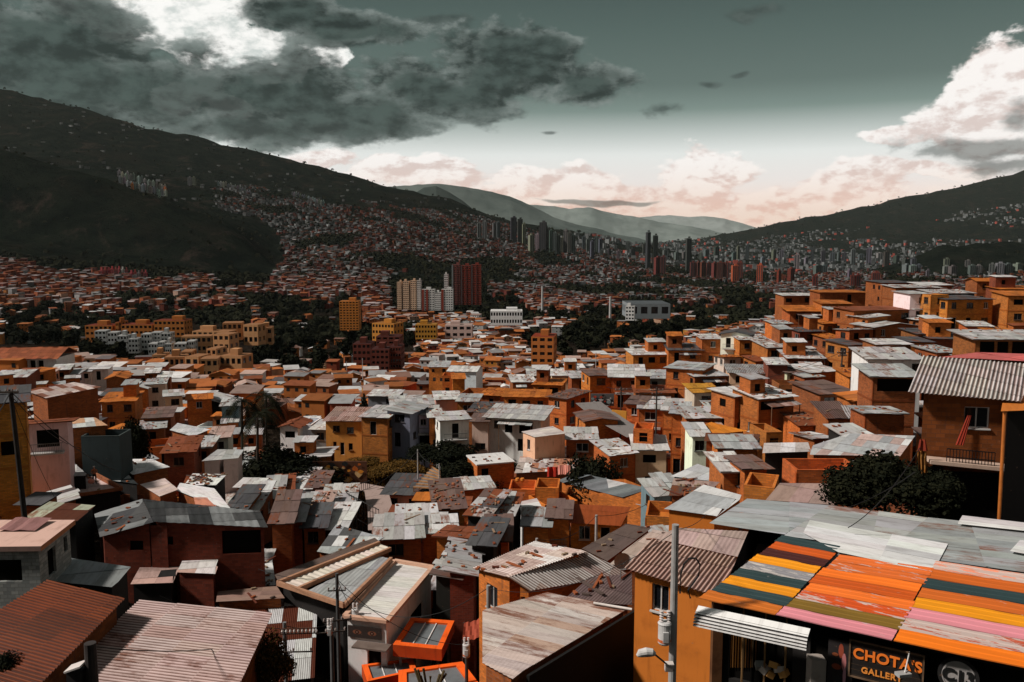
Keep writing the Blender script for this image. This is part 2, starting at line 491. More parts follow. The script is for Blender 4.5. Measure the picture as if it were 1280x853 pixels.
# ------------------------------------------------------------------ ground sheet
def build_terrain():
    us = np.concatenate([np.linspace(-1.5, -.8, 14)[:-1], np.linspace(-.8, .8, 150), np.linspace(.8, 1.5, 14)[1:]])
    Ys = np.concatenate([np.linspace(-160, -4, 14), np.arange(0, 60, 4), np.exp(np.linspace(math.log(60), math.log(10400), 200))])
    V, Fc = [], []
    for Y in Ys:
        for u in us:
            X = u * (max(Y, 0) + 45)
            V.append((X, Y, gz(X, Y)))
    n = len(us)
    for j in range(len(Ys) - 1):
        for i in range(n - 1):
            a = j * n + i
            Fc.append((a, a + 1, a + n + 1, a + n))
    me = bpy.data.meshes.new('ground'); me.from_pydata(V, [], Fc)
    me.polygons.foreach_set('use_smooth', np.ones(len(Fc), bool))
    m, g, p = new_mat('hillside_ground')
    pos = g.node('ShaderNodeNewGeometry').outputs['Position']
    y = g.sep(pos)[1]
    n1 = g.noise(pos, .0035, 7, .62); n2 = g.noise(pos, .02, 6, .65); n3 = g.noise(pos, .35, 5, .6)
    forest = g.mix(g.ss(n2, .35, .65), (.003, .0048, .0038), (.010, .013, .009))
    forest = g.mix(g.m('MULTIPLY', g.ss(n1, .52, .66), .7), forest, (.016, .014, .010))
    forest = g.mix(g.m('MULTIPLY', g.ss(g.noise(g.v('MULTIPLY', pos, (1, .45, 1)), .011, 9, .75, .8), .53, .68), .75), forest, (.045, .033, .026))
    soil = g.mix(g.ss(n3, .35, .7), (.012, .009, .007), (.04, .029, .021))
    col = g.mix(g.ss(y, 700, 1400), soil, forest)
    n5 = g.noise(pos, .05, 8, .7)
    finish(g, p, col, .95, n5, 1.0, 14, 0)
    me.materials.append(m); me.update()
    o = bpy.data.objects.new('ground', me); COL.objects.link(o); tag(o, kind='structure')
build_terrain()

def ridge(name, pts, D, foot, seed, amp, c1=(.025, .035, .032), c2=(.06, .072, .064)):  # farther ridges get paler c1, c2: haze put into the colour
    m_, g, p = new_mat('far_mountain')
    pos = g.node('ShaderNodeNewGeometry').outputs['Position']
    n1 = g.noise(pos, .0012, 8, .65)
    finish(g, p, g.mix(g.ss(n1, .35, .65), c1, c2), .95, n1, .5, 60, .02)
    V, Fc = [], []
    xs = np.linspace(pts[0][0], pts[-1][0], 160)
    ts = np.linspace(0, 1, 26)
    cx = [p[0] for p in pts]; cyy = [p[1] for p in pts]
    for t in ts:
        for x in xs:
            cr = at(x, float(np.interp(x, cx, cyy)), D)
            Y = D - foot * (1 - t) if t < .8 else D + (t - .8) / .2 * foot * .6
            k = (t / .8) ** 1.15 if t < .8 else 1 - (t - .8) / .2
            X = cr.x + (Y - D) * cr.x / D
            z = -130 + (cr.z + 130) * k
            q = Vector((X / 1700, Y / 1700, seed))
            z += (mnoise.ridged_multi_fractal(q, .9, 2.1, 6, 1, 2) - 1.1) * amp * min(1, 2.5 * k) * (1 if t < .8 else .5) + mnoise.noise(Vector((X / 260, Y / 260, seed))) * amp * .12
            V.append((X, Y, z))
    n = len(xs)
    for j in range(len(ts) - 1):
        for i in range(n - 1):
            a = j * n + i; Fc.append((a, a + 1, a + n + 1, a + n))
    me = bpy.data.meshes.new(name); me.from_pydata(V, [], Fc); me.materials.append(m_)
    me.polygons.foreach_set('use_smooth', np.ones(len(Fc), bool)); me.update()
    o = bpy.data.objects.new(name, me); COL.objects.link(o); tag(o, kind='structure')
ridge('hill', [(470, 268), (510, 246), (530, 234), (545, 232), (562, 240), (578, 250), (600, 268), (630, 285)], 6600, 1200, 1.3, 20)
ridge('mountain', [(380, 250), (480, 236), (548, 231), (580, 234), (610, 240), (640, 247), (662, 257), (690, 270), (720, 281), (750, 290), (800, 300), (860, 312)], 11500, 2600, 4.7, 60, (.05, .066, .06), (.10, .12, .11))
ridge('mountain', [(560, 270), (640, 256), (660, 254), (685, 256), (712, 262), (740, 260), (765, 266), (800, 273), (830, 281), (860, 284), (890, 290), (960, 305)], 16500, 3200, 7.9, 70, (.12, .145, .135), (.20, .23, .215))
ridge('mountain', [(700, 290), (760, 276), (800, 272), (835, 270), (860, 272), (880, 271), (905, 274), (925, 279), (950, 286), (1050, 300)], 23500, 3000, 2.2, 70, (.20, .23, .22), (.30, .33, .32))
# ------------------------------------------------------------------ house parts
WALLC = {  # base colour, material
 'o': ((.42, .115, .020), 'brick', 'orange brick'), 'O': ((.54, .155, .024), 'brick', 'bright orange brick'), 'r': ((.20, .045, .018), 'brick', 'dark red brick'),
 'n': ((.27, .075, .017), 'brick', 'brown brick'), 'w': ((.80, .78, .76), 'stucco', 'white'), 'p': ((.72, .42, .27), 'stucco', 'peach'), 'y': ((.66, .30, .05), 'stucco', 'yellow'),
 'g': ((.16, .21, .22), 'stucco', 'blue-grey'), 'k': ((.015, .013, .012), 'stucco', 'blackish'), 'c': ((.62, .50, .38), 'stucco', 'cream'), 'P': ((.62, .50, .46), 'stucco', 'pale pink'),
 't': ((.038, .055, .056), 'stucco', 'dark teal'), 'G': ((.30, .32, .31), 'block', 'grey block'), 'b': ((.19, .055, .013), 'block', 'brown block'), 'R': ((.14, .028, .014), 'block', 'dark red block'),
 'Y': ((.55, .22, .03), 'brick', 'ochre brick'), 'q': ((.55, .16, .02), 'stucco', 'orange')}
ROOFC = {'w': (.62, .61, .595), 'g': (.40, .41, .41), 'd': (.085, .085, .09), 'r': (.24, .07, .03), 'k': (.52, .36, .31), 'b': (.17, .11, .095), 'O': (.50, .15, .025), 'y': (.52, .24, .03),
         'G': (.27, .29, .30), 'l': (.49, .48, .47)}
ROOFN = {'w': 'white', 'g': 'grey', 'd': 'dark', 'r': 'rusty', 'k': 'pinkish', 'b': 'brown', 'O': 'orange', 'y': 'yellow', 'm': 'patched', 'G': 'slate grey', 'l': 'pale grey'}
RUB = []                                   # loose bricks and boards for the roofs
HOUSES = []                                # finished houses with their picture position
FOOT = []                                  # footprints (x, y, radius)

def panel(mb, o, ex, w, z0, tops, ops=(), rec=.14, mi=0, breaks=(), u0=0.0):
    """one upright wall from o along ex; outward normal = ex x z turned right; ops are openings (u0,u1,z0,z1)"""
    o, ex = Vector(o), Vector(ex).normalized()
    nrm = ex.cross(Vector((0, 0, 1)))
    us = sorted(set([0, w] + [b for b in breaks if 0 < b < w] + [round(v, 4) for q in ops for v in q[:2]]))
    zs = sorted(set([z0] + [round(v, 4) for q in ops for v in q[2:4]]))
    def P(u, z, d=0): return o + ex * u + Vector((0, 0, z)) - nrm * d
    for i in range(len(us) - 1):
        a, b = us[i], us[i + 1]; um = (a + b) / 2
        for j in range(len(zs)):
            lo = zs[j]
            if j < len(zs) - 1:
                hi = zs[j + 1]; zm = (lo + hi) / 2
                if any(q[0] < um < q[1] and q[2] < zm < q[3] for q in ops): continue
                mb.poly([P(a, lo), P(b, lo), P(b, hi), P(a, hi)], [(a + u0, lo), (b + u0, lo), (b + u0, hi), (a + u0, hi)], mi)
            else:
                ta, tb = tops(a), tops(b)
                mb.poly([P(a, lo), P(b, lo), P(b, tb), P(a, ta)], [(a + u0, lo), (b + u0, lo), (b + u0, tb), (a + u0, ta)], mi)
    for (a, b, lo, hi) in ops:
        for q in ((P(a, lo), P(a, lo, rec), P(b, lo, rec), P(b, lo)), (P(a, hi, rec), P(a, hi), P(b, hi), P(b, hi, rec)),
                  (P(a, lo, rec), P(a, lo), P(a, hi), P(a, hi, rec)), (P(b, lo), P(b, lo, rec), P(b, hi, rec), P(b, hi))):
            mb.poly(q, [(0, 0), (.15, 0), (.15, 1), (0, 1)], mi)
    return P

def add_window(parent, P, op, rec=.14, kind='w', fc=(.6, .58, .55, 1), detail=True):
    a, b, lo, hi = op
    mb = MB()
    d = rec - .01
    mb.poly([P(a, lo, d), P(b, lo, d), P(b, hi, d), P(a, hi, d)], [(0, 0), (1, 0), (1, 1), (0, 1)], 0)
    nm = {'w': 'window', 'd': 'door', 'v': 'opening'}[kind]
    if kind == 'v':
        return mb.build('opening', M['dark'], parent)
    if detail:
        t = .05
        cs = [P((a + b) / 2, lo + t / 2, d - .03), P((a + b) / 2, hi - t / 2, d - .03)]
        ex = (P(b, lo) - P(a, lo)).normalized()
        rot = Matrix((ex, Vector((0, 0, 1)).cross(ex), Vector((0, 0, 1)))).transposed()
        for c in cs: mb.box(c, (b - a, .05, t), rot, 1)
        xs = [a + t / 2, b - t / 2] + ([(a + b) / 2] if kind == 'w' and b - a > .7 else [])
        for x in xs: mb.box(P(x, (lo + hi) / 2, d - .03), (t, .05, hi - lo - 2 * t), rot, 1)
        if kind == 'w': mb.box(P((a + b) / 2, lo - .03, -.04), (b - a + .1, .12, .06), rot, 1)
    return mb.build(nm, [M['glass'] if kind == 'w' else M['dark'], M['plain']], parent, fc)

def sheets(mb, O, ex, ey, W_, L_, rc, r, sw=.85, sl=2.3, mi=0, thick=.02, mixed=None, gap=0.0, edge=True):
    """tin sheets on the plane O + u*ex + v*ey (v runs up the slope)"""
    ex, ey = Vector(ex).normalized(), Vector(ey).normalized(); n = ex.cross(ey)
    nu, nv = max(1, round(W_ / sw)), max(1, round(L_ / sl))
    du, dv = W_ / nu, L_ / nv
    for j in range(nv):
        for i in range(nu):
            if gap and r.random() < gap: continue
            t = r.uniform(.68, 1.1)
            c = [t * r.uniform(.97, 1.03) for _ in range(3)] + [r.choice((.2, .5, .6, .9, 1.2, 1.5))]
            if mixed and r.random() < .45:
                k = ROOFC[r.choice(mixed)]
                c = [k[q] * t / max(.02, rc[q]) for q in range(3)] + [r.choice((.3, .8, 1.4))]
            z0, z1 = .03 + r.uniform(0, .035), r.uniform(0, .02)
            sk = r.uniform(-.04, .04); tw = r.uniform(-.05, .05)
            u0, u1, v0, v1 = i * du - .03, (i + 1) * du + .03, j * dv - .08 + sk, (j + 1) * dv + .05 + sk
            if j == 0: v0 -= r.uniform(-.12, .22)
            if j == nv - 1: v1 += r.uniform(-.05, .25)
            p = [O + ex * a + ey * b + n * z for a, b, z in ((u0 + tw, v0, z0), (u1 + tw, v0 + tw, z0 + .01), (u1 - tw, v1 + tw, z1 + .01), (u0 - tw, v1, z1))]
            uv = [(u0, v0), (u1, v0), (u1, v1), (u0, v1)]
            mb.poly(p, uv, mi, tuple(c))
    if edge:                                # roof edge seen from below and from the side
        q = [O + ex * a + ey * b - n * .05 for a, b in ((-.02, -.05), (W_ + .02, -.05), (W_ + .02, L_), (-.02, L_))]
        top = [x + n * .06 for x in q]
        mb.poly(q[::-1], [(0, 0), (W_, 0), (W_, L_), (0, L_)], mi, (.35, .33, .32, 1))
        for k in range(4):
            mb.poly([q[k], q[(k + 1) % 4], top[(k + 1) % 4], top[k]], [(0, 0), (1, 0), (1, .05), (0, .05)], mi, (.55, .5, .48, 1))

def scatter_rubble(fn, n, r, boards=True):
    """fn(s,t) -> (point, normal) on a roof, s,t in 0..1"""
    for _ in range(n):
        p, nn = fn(r.uniform(.04, .96), r.uniform(.06, .94))
        if boards and r.random() < .15:
            RUB.append((p + nn * .05, (r.uniform(.9, 2.2), r.uniform(.08, .2), .05), r.uniform(0, 3.14), (.26, .17, .11)))
        else:
            RUB.append((p + nn * .07, (r.uniform(.2, .4), r.uniform(.12, .22), r.uniform(.08, .15)), r.uniform(0, 3.14),
                        r.choice([(.30, .085, .03), (.20, .05, .02), (.12, .09, .08), (.35, .12, .05)])))

ANCH = []
def house_w(xL, xR, y, D, yaw):
    A = at(xL, y, D); c, s = math.cos(yaw), math.sin(yaw)
    w = ((xR - 640) * (A.y * CP - A.z * SP) - F * A.x) / (F * c - (xR - 640) * s * CP)
    return A, w

def house(xL, xR, y, D, yaw=0, d=7, n=2, wall='o', roof='fw', s=.12, label=None, anchor=None, over=.35, rub=0, name=None, win=1.0, rust=.8, ops=None, side=None, balcony=False, lowc=None, seed=None, detail=None, world=None, sht='tin'):
    if not world and xL < 500: yaw += (500 - xL) * .024
    yaw = R(yaw)
    r = random.Random(seed if seed is not None else int(xL * 31 + y * 17 + D))
    if not world: d *= .62 if D < 100 else .72
    if D > 98 and roof[0] in 'fb': s *= .55
    if world: A, w = world
    else: A, w = house_w(xL, xR, y, D, yaw)
    if w < 1.6: w = 1.6
    ex, ey = Vector((math.cos(yaw), math.sin(yaw), 0)), Vector((-math.sin(yaw), math.cos(yaw), 0))
    cen = A + ex * w / 2 + ey * d / 2
    gm = min(gz(*(A + ex * a + ey * b).xy) for a in (0, w) for b in (0, d))
    SH = 2.55
    zb = min(gm - .4, A.z - n * SH)
    H = A.z - zb
    rk, rcode = roof[0], (roof + 'O')[1]
    wc, wm, wn = WALLC[wall]
    wc = tuple(x * r.uniform(.85, 1.15) for x in wc)
    if detail is None: detail = D < 190
    nm = name or ('brick_house' if wm in ('brick', 'block') else 'painted_house')
    root = thing(nm, None, 'house', (cen.x, cen.y, zb), yaw)
    hx, hy = w / 2, d / 2
    if rk == 'f': top = lambda x, y_: H + (y_ + hy) * s
    elif rk == 'b': top = lambda x, y_: H - (y_ + hy) * s
    elif rk == 'l': top = lambda x, y_: H + (x + hx) * s
    elif rk == 'r': top = lambda x, y_: H - (x + hx) * s
    elif rk == 'x': top = lambda x, y_: H + (hy - abs(y_)) * s
    elif rk == 'y': top = lambda x, y_: H + (hx - abs(x)) * s
    else: top = lambda x, y_: H
    mb = MB()
    pf = 2.2
    wins = []
    def row(width, prob, doors):
        out = []
        k = max(1, int(width / pf))
        for st in range(n):
            zt = H - st * SH
            for i in range(k):
                if r.random() > prob: continue
                cx = (i + .5) * width / k + r.uniform(-.25, .25)
                ww = r.choice((.8, .95, 1.1, 1.3, 1.5)) / 2
                lo, hi = zt - SH + 1.0, zt - SH + r.choice((1.95, 2.05, 2.1))
                kind = 'w'
                q = r.random()
                if q < .16: kind = 'v'
                if doors and q > .8: lo, kind, ww = zt - SH + .08, 'd', .45
                if hi > zt - .25: hi = zt - .25
                if cx - ww < .2 or cx + ww > width - .2 or lo < .2: continue
                if out and out[-1][0][1] > cx - ww - .15 and abs(out[-1][0][2] - lo) < 2: continue
                out.append(((cx - ww, cx + ww, lo, hi), kind))
        return out
    fr = [((a, min(b, w - .1), H - z0, H - z1), k) for a, b, z1, z0, k in ops if a < w - .6] if ops else row(w, .9 * win, True)
    lf = row(d, .6 * win, False) if (yaw > .1 or side == 'l') else []
    rt = row(d, .6 * win, False) if (yaw < -.1 or side == 'r' or cen.x < -8) and not (yaw > .2) else []
    e = 1e-3
    Pf = panel(mb, (-hx, -hy, 0), (1, 0, 0), w, 0, lambda u: top(u - hx, -hy), [q[0] for q in fr], breaks=(hx,))
    Pr = panel(mb, (hx, -hy, 0), (0, 1, 0), d, 0, lambda u: top(hx, u - hy), [q[0] for q in rt], breaks=(hy,), u0=w)
    Pb = panel(mb, (hx, hy, 0), (-1, 0, 0), w, 0, lambda u: top(hx - u, hy), (), breaks=(hx,))
    Pl = panel(mb, (-hx, hy, 0), (0, -1, 0), d, 0, lambda u: top(-hx, hy - u), [q[0] for q in lf], breaks=(hy,))
    mats = [M[wm], M['plain'], M['plain']]
    if detail and n > 1 and wm == 'brick':   # exposed slab edges
        for st in range(1, n):
            z = H - st * SH
            for c, sz in (((0, -hy - .01, z), (w + .06, .06, .2)), ((hx + .01, 0, z), (.06, d, .2)), ((-hx - .01, 0, z), (.06, d, .2))):
                mb.box(c, sz, None, 1, (.75, .62, .52, 1))
        if wm == 'brick':
            for sx in (-hx, hx): mb.box((sx, -hy + .1, H / 2 - .1), (.08, .24, H - .2), None, 1, (.8, .66, .55, 1))
    if rk == 't':                            # parapet and open terrace
        ph = .9; t = .14
        mb.poly([(-hx, -hy, H - ph), (hx, -hy, H - ph), (hx, hy, H - ph), (-hx, hy, H - ph)], None, 1, (1.1, 1.05, 1.0, 1))
        for o_, e_, L in (((hx, -hy + t, 0), (-1, 0, 0), w), ((-hx, hy - t, 0), (1, 0, 0), w), ((-hx + t, -hy, 0), (0, 1, 0), d), ((hx - t, hy, 0), (0, -1, 0), d)):
            panel(mb, o_, e_, L, H - ph, lambda u: H)
        for c, sz in (((0, -hy + t / 2, H + .01), (w, t + .02, .05)), ((0, hy - t / 2, H + .01), (w, t + .02, .05)), ((-hx + t / 2, 0, H + .013), (t + .02, d, .05)), ((hx - t / 2, 0, H + .013), (t + .02, d, .05))):
            mb.box(c, sz, None, 0, (1.25, 1.1, 1.0, 1))
    wo = mb.build('wall', mats, root, wc + (1,))
    for lst, P in ((fr, Pf), (rt, Pr), (lf, Pl)):
        for op, k in lst:
            add_window(root, P, op, kind=k, detail=detail, fc=r.choice([(.55, .53, .5, 1), (.07, .05, .04, 1), (.12, .06, .03, 1), (.05, .05, .055, 1), (.05, .04, .04, 1)]))
    mixed = 'wgrbdlw' if rcode == 'm' else None
    rc = ROOFC.get(rcode, ROOFC['l'])
    rmat = M[sht]
    rb = MB()
    def put(O, a, b, W_, L_):
        sheets(rb, Vector(O), Vector(a), Vector(b), W_, L_, rc, r, mixed=mixed)
        a, b = Vector(a).normalized(), Vector(b).normalized(); nn = a.cross(b); O = Vector(O)
        m = Matrix.Translation(root.location) @ Matrix.Rotation(yaw, 4, 'Z')
        if rub: scatter_rubble(lambda q, t: (m @ (O + a * (q * W_) + b * (t * L_)), (m.to_3x3() @ nn)), int(rub * r.uniform(.6, 1.4)), r)
    ov = over
    k = math.sqrt(1 + s * s)
    if rk == 'f': put((-hx - ov, -hy - ov, H - ov * s + .06), (1, 0, 0), (0, 1, s), w + 2 * ov, (d + 2 * ov) * k)
    elif rk == 'b': put((-hx - ov, -hy - ov, H + ov * s + .06), (1, 0, 0), (0, 1, -s), w + 2 * ov, (d + 2 * ov) * k)
    elif rk == 'l': put((-hx - ov, hy + ov, H - ov * s + .06), (0, -1, 0), (1, 0, s), d + 2 * ov, (w + 2 * ov) * k)
    elif rk == 'r': put((-hx - ov, hy + ov, H + ov * s + .06), (0, -1, 0), (1, 0, -s), d + 2 * ov, (w + 2 * ov) * k)
    elif rk == 'x':
        put((-hx - ov, -hy - ov, H - ov * s + .06), (1, 0, 0), (0, 1, s), w + 2 * ov, (hy + ov) * k)
        put((hx + ov, hy + ov, H - ov * s + .06), (-1, 0, 0), (0, -1, s), w + 2 * ov, (hy + ov) * k)
    elif rk == 'y':
        put((-hx - ov, hy + ov, H - ov * s + .06), (0, -1, 0), (1, 0, s), d + 2 * ov, (hx + ov) * k)
        put((hx + ov, -hy - ov, H - ov * s + .06), (0, 1, 0), (-1, 0, s), d + 2 * ov, (hx + ov) * k)
    elif rk == 'p':
        rb.box((0, 0, H + .07), (w + .3, d + .3, .16), None, 0)
        m2 = Matrix.Translation(root.location) @ Matrix.Rotation(yaw, 4, 'Z')
        if rub: scatter_rubble(lambda q, t: (m2 @ Vector(((q - .5) * w, (t - .5) * d, H + .15)), Vector((0, 0, 1))), int(rub), r)
        rmat = M['stucco']
    elif rk == 't' and rub:
        m2 = Matrix.Translation(root.location) @ Matrix.Rotation(yaw, 4, 'Z')
        scatter_rubble(lambda q, t: (m2 @ Vector(((q - .5) * (w - .8), (t - .5) * (d - .8), H - .9)), Vector((0, 0, 1))), int(rub), r)
    if rb.f: rb.build('roof', rmat, root, rc + (rust,))
    if detail and D > 55 and rk != 'p':
        q = r.random() if label is None else .3 + r.random() * 1.1
        if q < .45 and rk in 'fblrt' and w > 4:       # a room added on top of the roof
            rw, rd, rh = w * r.uniform(.35, .55), d * r.uniform(.35, .5), r.uniform(1.7, 2.4)
            cx_, cy_ = r.choice((-1, 1)) * (hx - rw / 2 - .1), r.uniform(0, hy - rd / 2 - .1)
            zt0 = min(top(cx_ - rw / 2, cy_ - rd / 2), top(cx_ + rw / 2, cy_ + rd / 2)) - (.9 if rk == 't' else .2)
            zt1 = zt0 + rh + .3
            m2 = MB(); o2 = [(rw * .3, rw * .3 + .8, zt1 - 1.5, zt1 - .6)]
            PP = panel(m2, (cx_ - rw / 2, cy_ - rd / 2, 0), (1, 0, 0), rw, zt0, lambda u: zt1, o2 if rw > 1.9 else ())
            panel(m2, (cx_ + rw / 2, cy_ - rd / 2, 0), (0, 1, 0), rd, zt0, lambda u: zt1 + .1 * u); panel(m2, (cx_ + rw / 2, cy_ + rd / 2, 0), (-1, 0, 0), rw, zt0, lambda u: zt1 + .1 * rd)
            panel(m2, (cx_ - rw / 2, cy_ + rd / 2, 0), (0, -1, 0), rd, zt0, lambda u: zt1 + .1 * (rd - u))
            k2 = r.choice('oOnor'); room = m2.build('roof_room', M['brick'], root, WALLC[k2][0] + (1,))
            if rw > 1.9: add_window(room, PP, o2[0], kind='v')
            m2 = MB(); c2 = r.choice('wgrlOd'); sheets(m2, Vector((cx_ - rw / 2 - .2, cy_ - rd / 2 - .3, zt1 + .04)), Vector((1, 0, 0)), Vector((0, 1, .1)), rw + .4, rd + .6, ROOFC[c2], r)
            m2.build('roof', M['tin'], room, ROOFC[c2] + (.7,))
        if .25 < q < .8 and not balcony and n >= 1 and w > 4 and H > 3:    # lean-to over the front
            pw = w * r.uniform(.45, .95); px0 = r.uniform(-hx, hx - pw); zz = H - r.choice((.35, 2.5) if n > 1 else (.35,)); pdp = r.uniform(1.0, 2.2)
            m2 = MB(); c2 = r.choice('wgrlbdk'); sheets(m2, Vector((px0, -hy - pdp, zz - .35)), Vector((1, 0, 0)), Vector((0, 1, .28 / pdp)), pw, pdp - .02, ROOFC[c2], r, mixed='wgrb')
            m2.build('porch_roof', M['tin'], root, ROOFC[c2] + (.8,))
            for s_ in (.12, pw - .12):
                m2 = MB(); m2.bar((px0 + s_, -hy - pdp + .15, 0), (px0 + s_, -hy - pdp + .15, zz - .36), .09); m2.build('porch_post', M['wood'], root, (.16, .09, .05, 1))
    if balcony:
        bb = MB(); z = H - SH
        bb.box((0, -hy - .5, z - .08), (w * .8, 1.0, .15), None, 0, (.8, .8, .8, 1))
        for q in range(int(w * .8 / .14) + 1):
            x = -w * .4 + q * .14 + .02
            bb.box((x, -hy - .97, z + .4), (.025, .025, .85), None, 0, (.3, .3, .3, 1))
        bb.box((0, -hy - .97, z + .86), (w * .8, .05, .05), None, 0, (.3, .3, .3, 1))
        bb.build('balcony', M['plain'], root, (.5, .48, .46, 1))
    px, py = proj(cen + Vector((0, 0, 0)))
    FOOT.append((cen.x, cen.y, max(w, d) * .5 + .3))
    HOUSES.append(dict(o=root, px=(xL + xR) / 2 if not world else px, py=y if not world else py, D=D, n=n, wall=wn, roof=ROOFN.get(rcode, 'tin'), rk=rk, label=label, anchor=anchor, rub=rub, wins=len(fr)))
    if label: root['label'] = label
    root['group'] = 'houses packed on the hillside'
    return root

# ------------------------------------------------------------------ near roofs cut to a polygon on a plane
class Plane:
    def __init__(s, px, py, D, gx=0, gy=0):
        s.p = at(px, py, D); s.gx, s.gy = gx, gy
        s.n = Vector((-gx, -gy, 1)).normalized()
    def __call__(s, px, py, dz=0):
        r_ = ray(px, py); return r_ * ((s.n.dot(s.p) + dz * s.n.z) / s.n.dot(r_))
    def z(s, x, y): return s.p.z + s.gx * (x - s.p.x) + s.gy * (y - s.p.y)

def clip_line(poly, u):
    """interval of v inside a convex 2D polygon on the line u=const"""
    vs = []
    for (a, b), (c, d) in zip(poly, poly[1:] + poly[:1]):
        if (a - u) * (c - u) < 0: vs.append(b + (d - b) * (u - a) / (c - a))
        elif a == u: vs.append(b)
    return (min(vs), max(vs)) if len(vs) >= 2 else None

def poly_roof(parent, pl, pix, along, pitch, amp, col, rust, seed=1, sw=.85, sl=2.3, mat='tin', name='roof', tint=(.75, 1.1), mixed=None, seam=True, pts=None, dz=0.0, colfn=None):
    """corrugated sheets on plane pl inside the pixel polygon; corrugations run along the pixel edge `along`"""
    r = random.Random(seed)
    P3 = pts if pts else [pl(*q, dz) for q in pix]
    o = P3[0]
    vdir = (P3[along[1]] - P3[along[0]]).normalized()      # along the ribs
    udir = vdir.cross(pl.n).normalized()
    poly = [((p - o).dot(udir), (p - o).dot(vdir)) for p in P3]
    u0, u1 = min(p[0] for p in poly), max(p[0] for p in poly)
    vmin = min(p[1] for p in poly)
    st = pitch / 6 if amp else sw / 8
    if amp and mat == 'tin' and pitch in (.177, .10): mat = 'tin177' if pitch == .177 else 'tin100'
    N = max(2, int((u1 - u0) / st))
    if N > 900: N = 900
    st = (u1 - u0) / N
    mb = MB()
    rows = {}
    def shc(i, j):
        k = (i, j)
        if k not in rows:
            t = r.uniform(*tint)
            c = [t * r.uniform(.97, 1.03) for _ in range(3)] + [r.choice((.3, .6, .9, 1.0, 1.3))]
            if mixed and r.random() < .5:
                q = mixed[r.randrange(len(mixed))]; c = [q[m] * t / max(.02, col[m]) for m in range(3)] + [r.choice((.4, 1, 1.4))]
            rows[k] = (tuple(c), r.uniform(0, .012), r.uniform(-.05, .05))
        return rows[k]
    h = lambda u: amp * math.sin(2 * math.pi * u / pitch) if amp else 0
    prev = None
    for k in range(N + 1):
        u = u0 + st * k
        iv = clip_line(poly, min(max(u, u0 + 1e-4), u1 - 1e-4))
        if iv is None: prev = None; continue
        if prev is not None:
            ua, (a0, a1) = prev
            i = int((u - u0 - st / 2) / sw)
            j0, j1 = int((min(a0, iv[0]) - vmin) / sl), int((max(a1, iv[1]) - vmin) / sl)
            for j in range(j0, j1 + 1):
                c, dzs, sh = shc(i, j)
                lo, hi = vmin + j * sl, vmin + (j + 1) * sl + .06
                if j == j0: lo -= 9
                if j == j1: hi += 9
                q = [(ua, max(lo, a0)), (u, max(lo, iv[0])), (u, min(hi, iv[1])), (ua, min(hi, a1))]
                if q[2][1] - q[1][1] < 1e-3 and q[3][1] - q[0][1] < 1e-3: continue
                zz = (.022 + dzs, .022 + dzs, dzs, dzs) if seam else (dzs,) * 4
                vv = [o + udir * a + vdir * b + pl.n * (h(a) + z) for (a, b), z in zip(q, zz)]
                cc = c if colfn is None else colfn(a0, ua - u0, (q[0][1] + q[3][1]) / 2 - vmin, c)
                mb.poly(vv, q, 0, cc, smooth=bool(amp))
        prev = (u, iv)
    ob = mb.build(name, M[mat], parent, tuple(col) + (rust,))
    return ob, P3

def inset(P, d):
    """move the corners of a horizontal-ish polygon inwards"""
    out = []
    n = len(P); area = sum(P[i].x * P[(i + 1) % n].y - P[(i + 1) % n].x * P[i].y for i in range(n))
    sg = 1 if area > 0 else -1
    for i in range(n):
        a, b, c = P[i - 1], P[i], P[(i + 1) % n]
        e1 = (b - a).xy.normalized(); e2 = (c - b).xy.normalized()
        n1, n2 = Vector((-e1.y, e1.x)) * sg, Vector((-e2.y, e2.x)) * sg
        bis = n1 + n2
        k = d / max(.35, 1 + n1.dot(n2))
        q = b.xy + bis * k
        out.append(Vector((q.x, q.y, 0)))
    return out, sg

def walls_under(parent, P3, pl, wall='o', over=.3, ops=None, drop=None, name='wall', colk=1.0, zoff=-.06, wcol=None, kinds=True, skip=(), detail=True, floor=None):
    """closed walls below a roof polygon; ops[edge index] = list of (u0,u1 fraction, below top, height, kind)"""
    Q, sg = inset(P3, over)
    if sg < 0: idx = list(range(len(Q)))[::-1]
    else: idx = list(range(len(Q)))
    n = len(Q)
    zb = floor if floor is not None else min(gz(q.x, q.y) for q in Q) - .4
    mb = MB()
    wc, wm, _ = WALLC[wall]
    if wcol: wc = wcol
    todo = []
    for k in range(n):
        i, j = idx[k], idx[(k + 1) % n]
        a, b = Q[i], Q[j]
        edge = frozenset((i, j))
        if edge in skip: continue
        L = (b - a).length; e = (b - a).normalized()
        ta, tb = pl.z(a.x, a.y) + zoff, pl.z(b.x, b.y) + zoff
        lo = []
        for (ii, jj), lst in (ops or {}).items():
            if {ii, jj} == {i, j}:
                for f0, f1, t0, hgt, kd in lst:
                    if ii != i: f0, f1 = 1 - f1, 1 - f0
                    tm = ta + (tb - ta) * (f0 + f1) / 2
                    lo.append(((f0 * L, f1 * L, tm - t0 - hgt, tm - t0), kd))
        P = panel(mb, (a.x, a.y, 0), e, L, zb, lambda u: ta + (tb - ta) * u / L, [q[0] for q in lo], .16)
        todo += [(P, q) for q in lo]
    # local to parent
    off = Vector(parent.location)
    mb.v = [tuple(Vector(v) - off) for v in mb.v]
    wo = mb.build(name, M[wm], parent, tuple(x * colk for x in wc) + (1,))
    for P, (op, kd) in todo:
        P2 = lambda u, z, d=0, P=P: P(u, z, d) - off
        add_window(parent, P2, op, .16, kd, (.5, .48, .46, 1), detail)
    c = sum((q for q in Q), Vector()) / n
    FOOT.append((c.x, c.y, max((q - c).length for q in Q) * .8))
    return wo, Q, zb

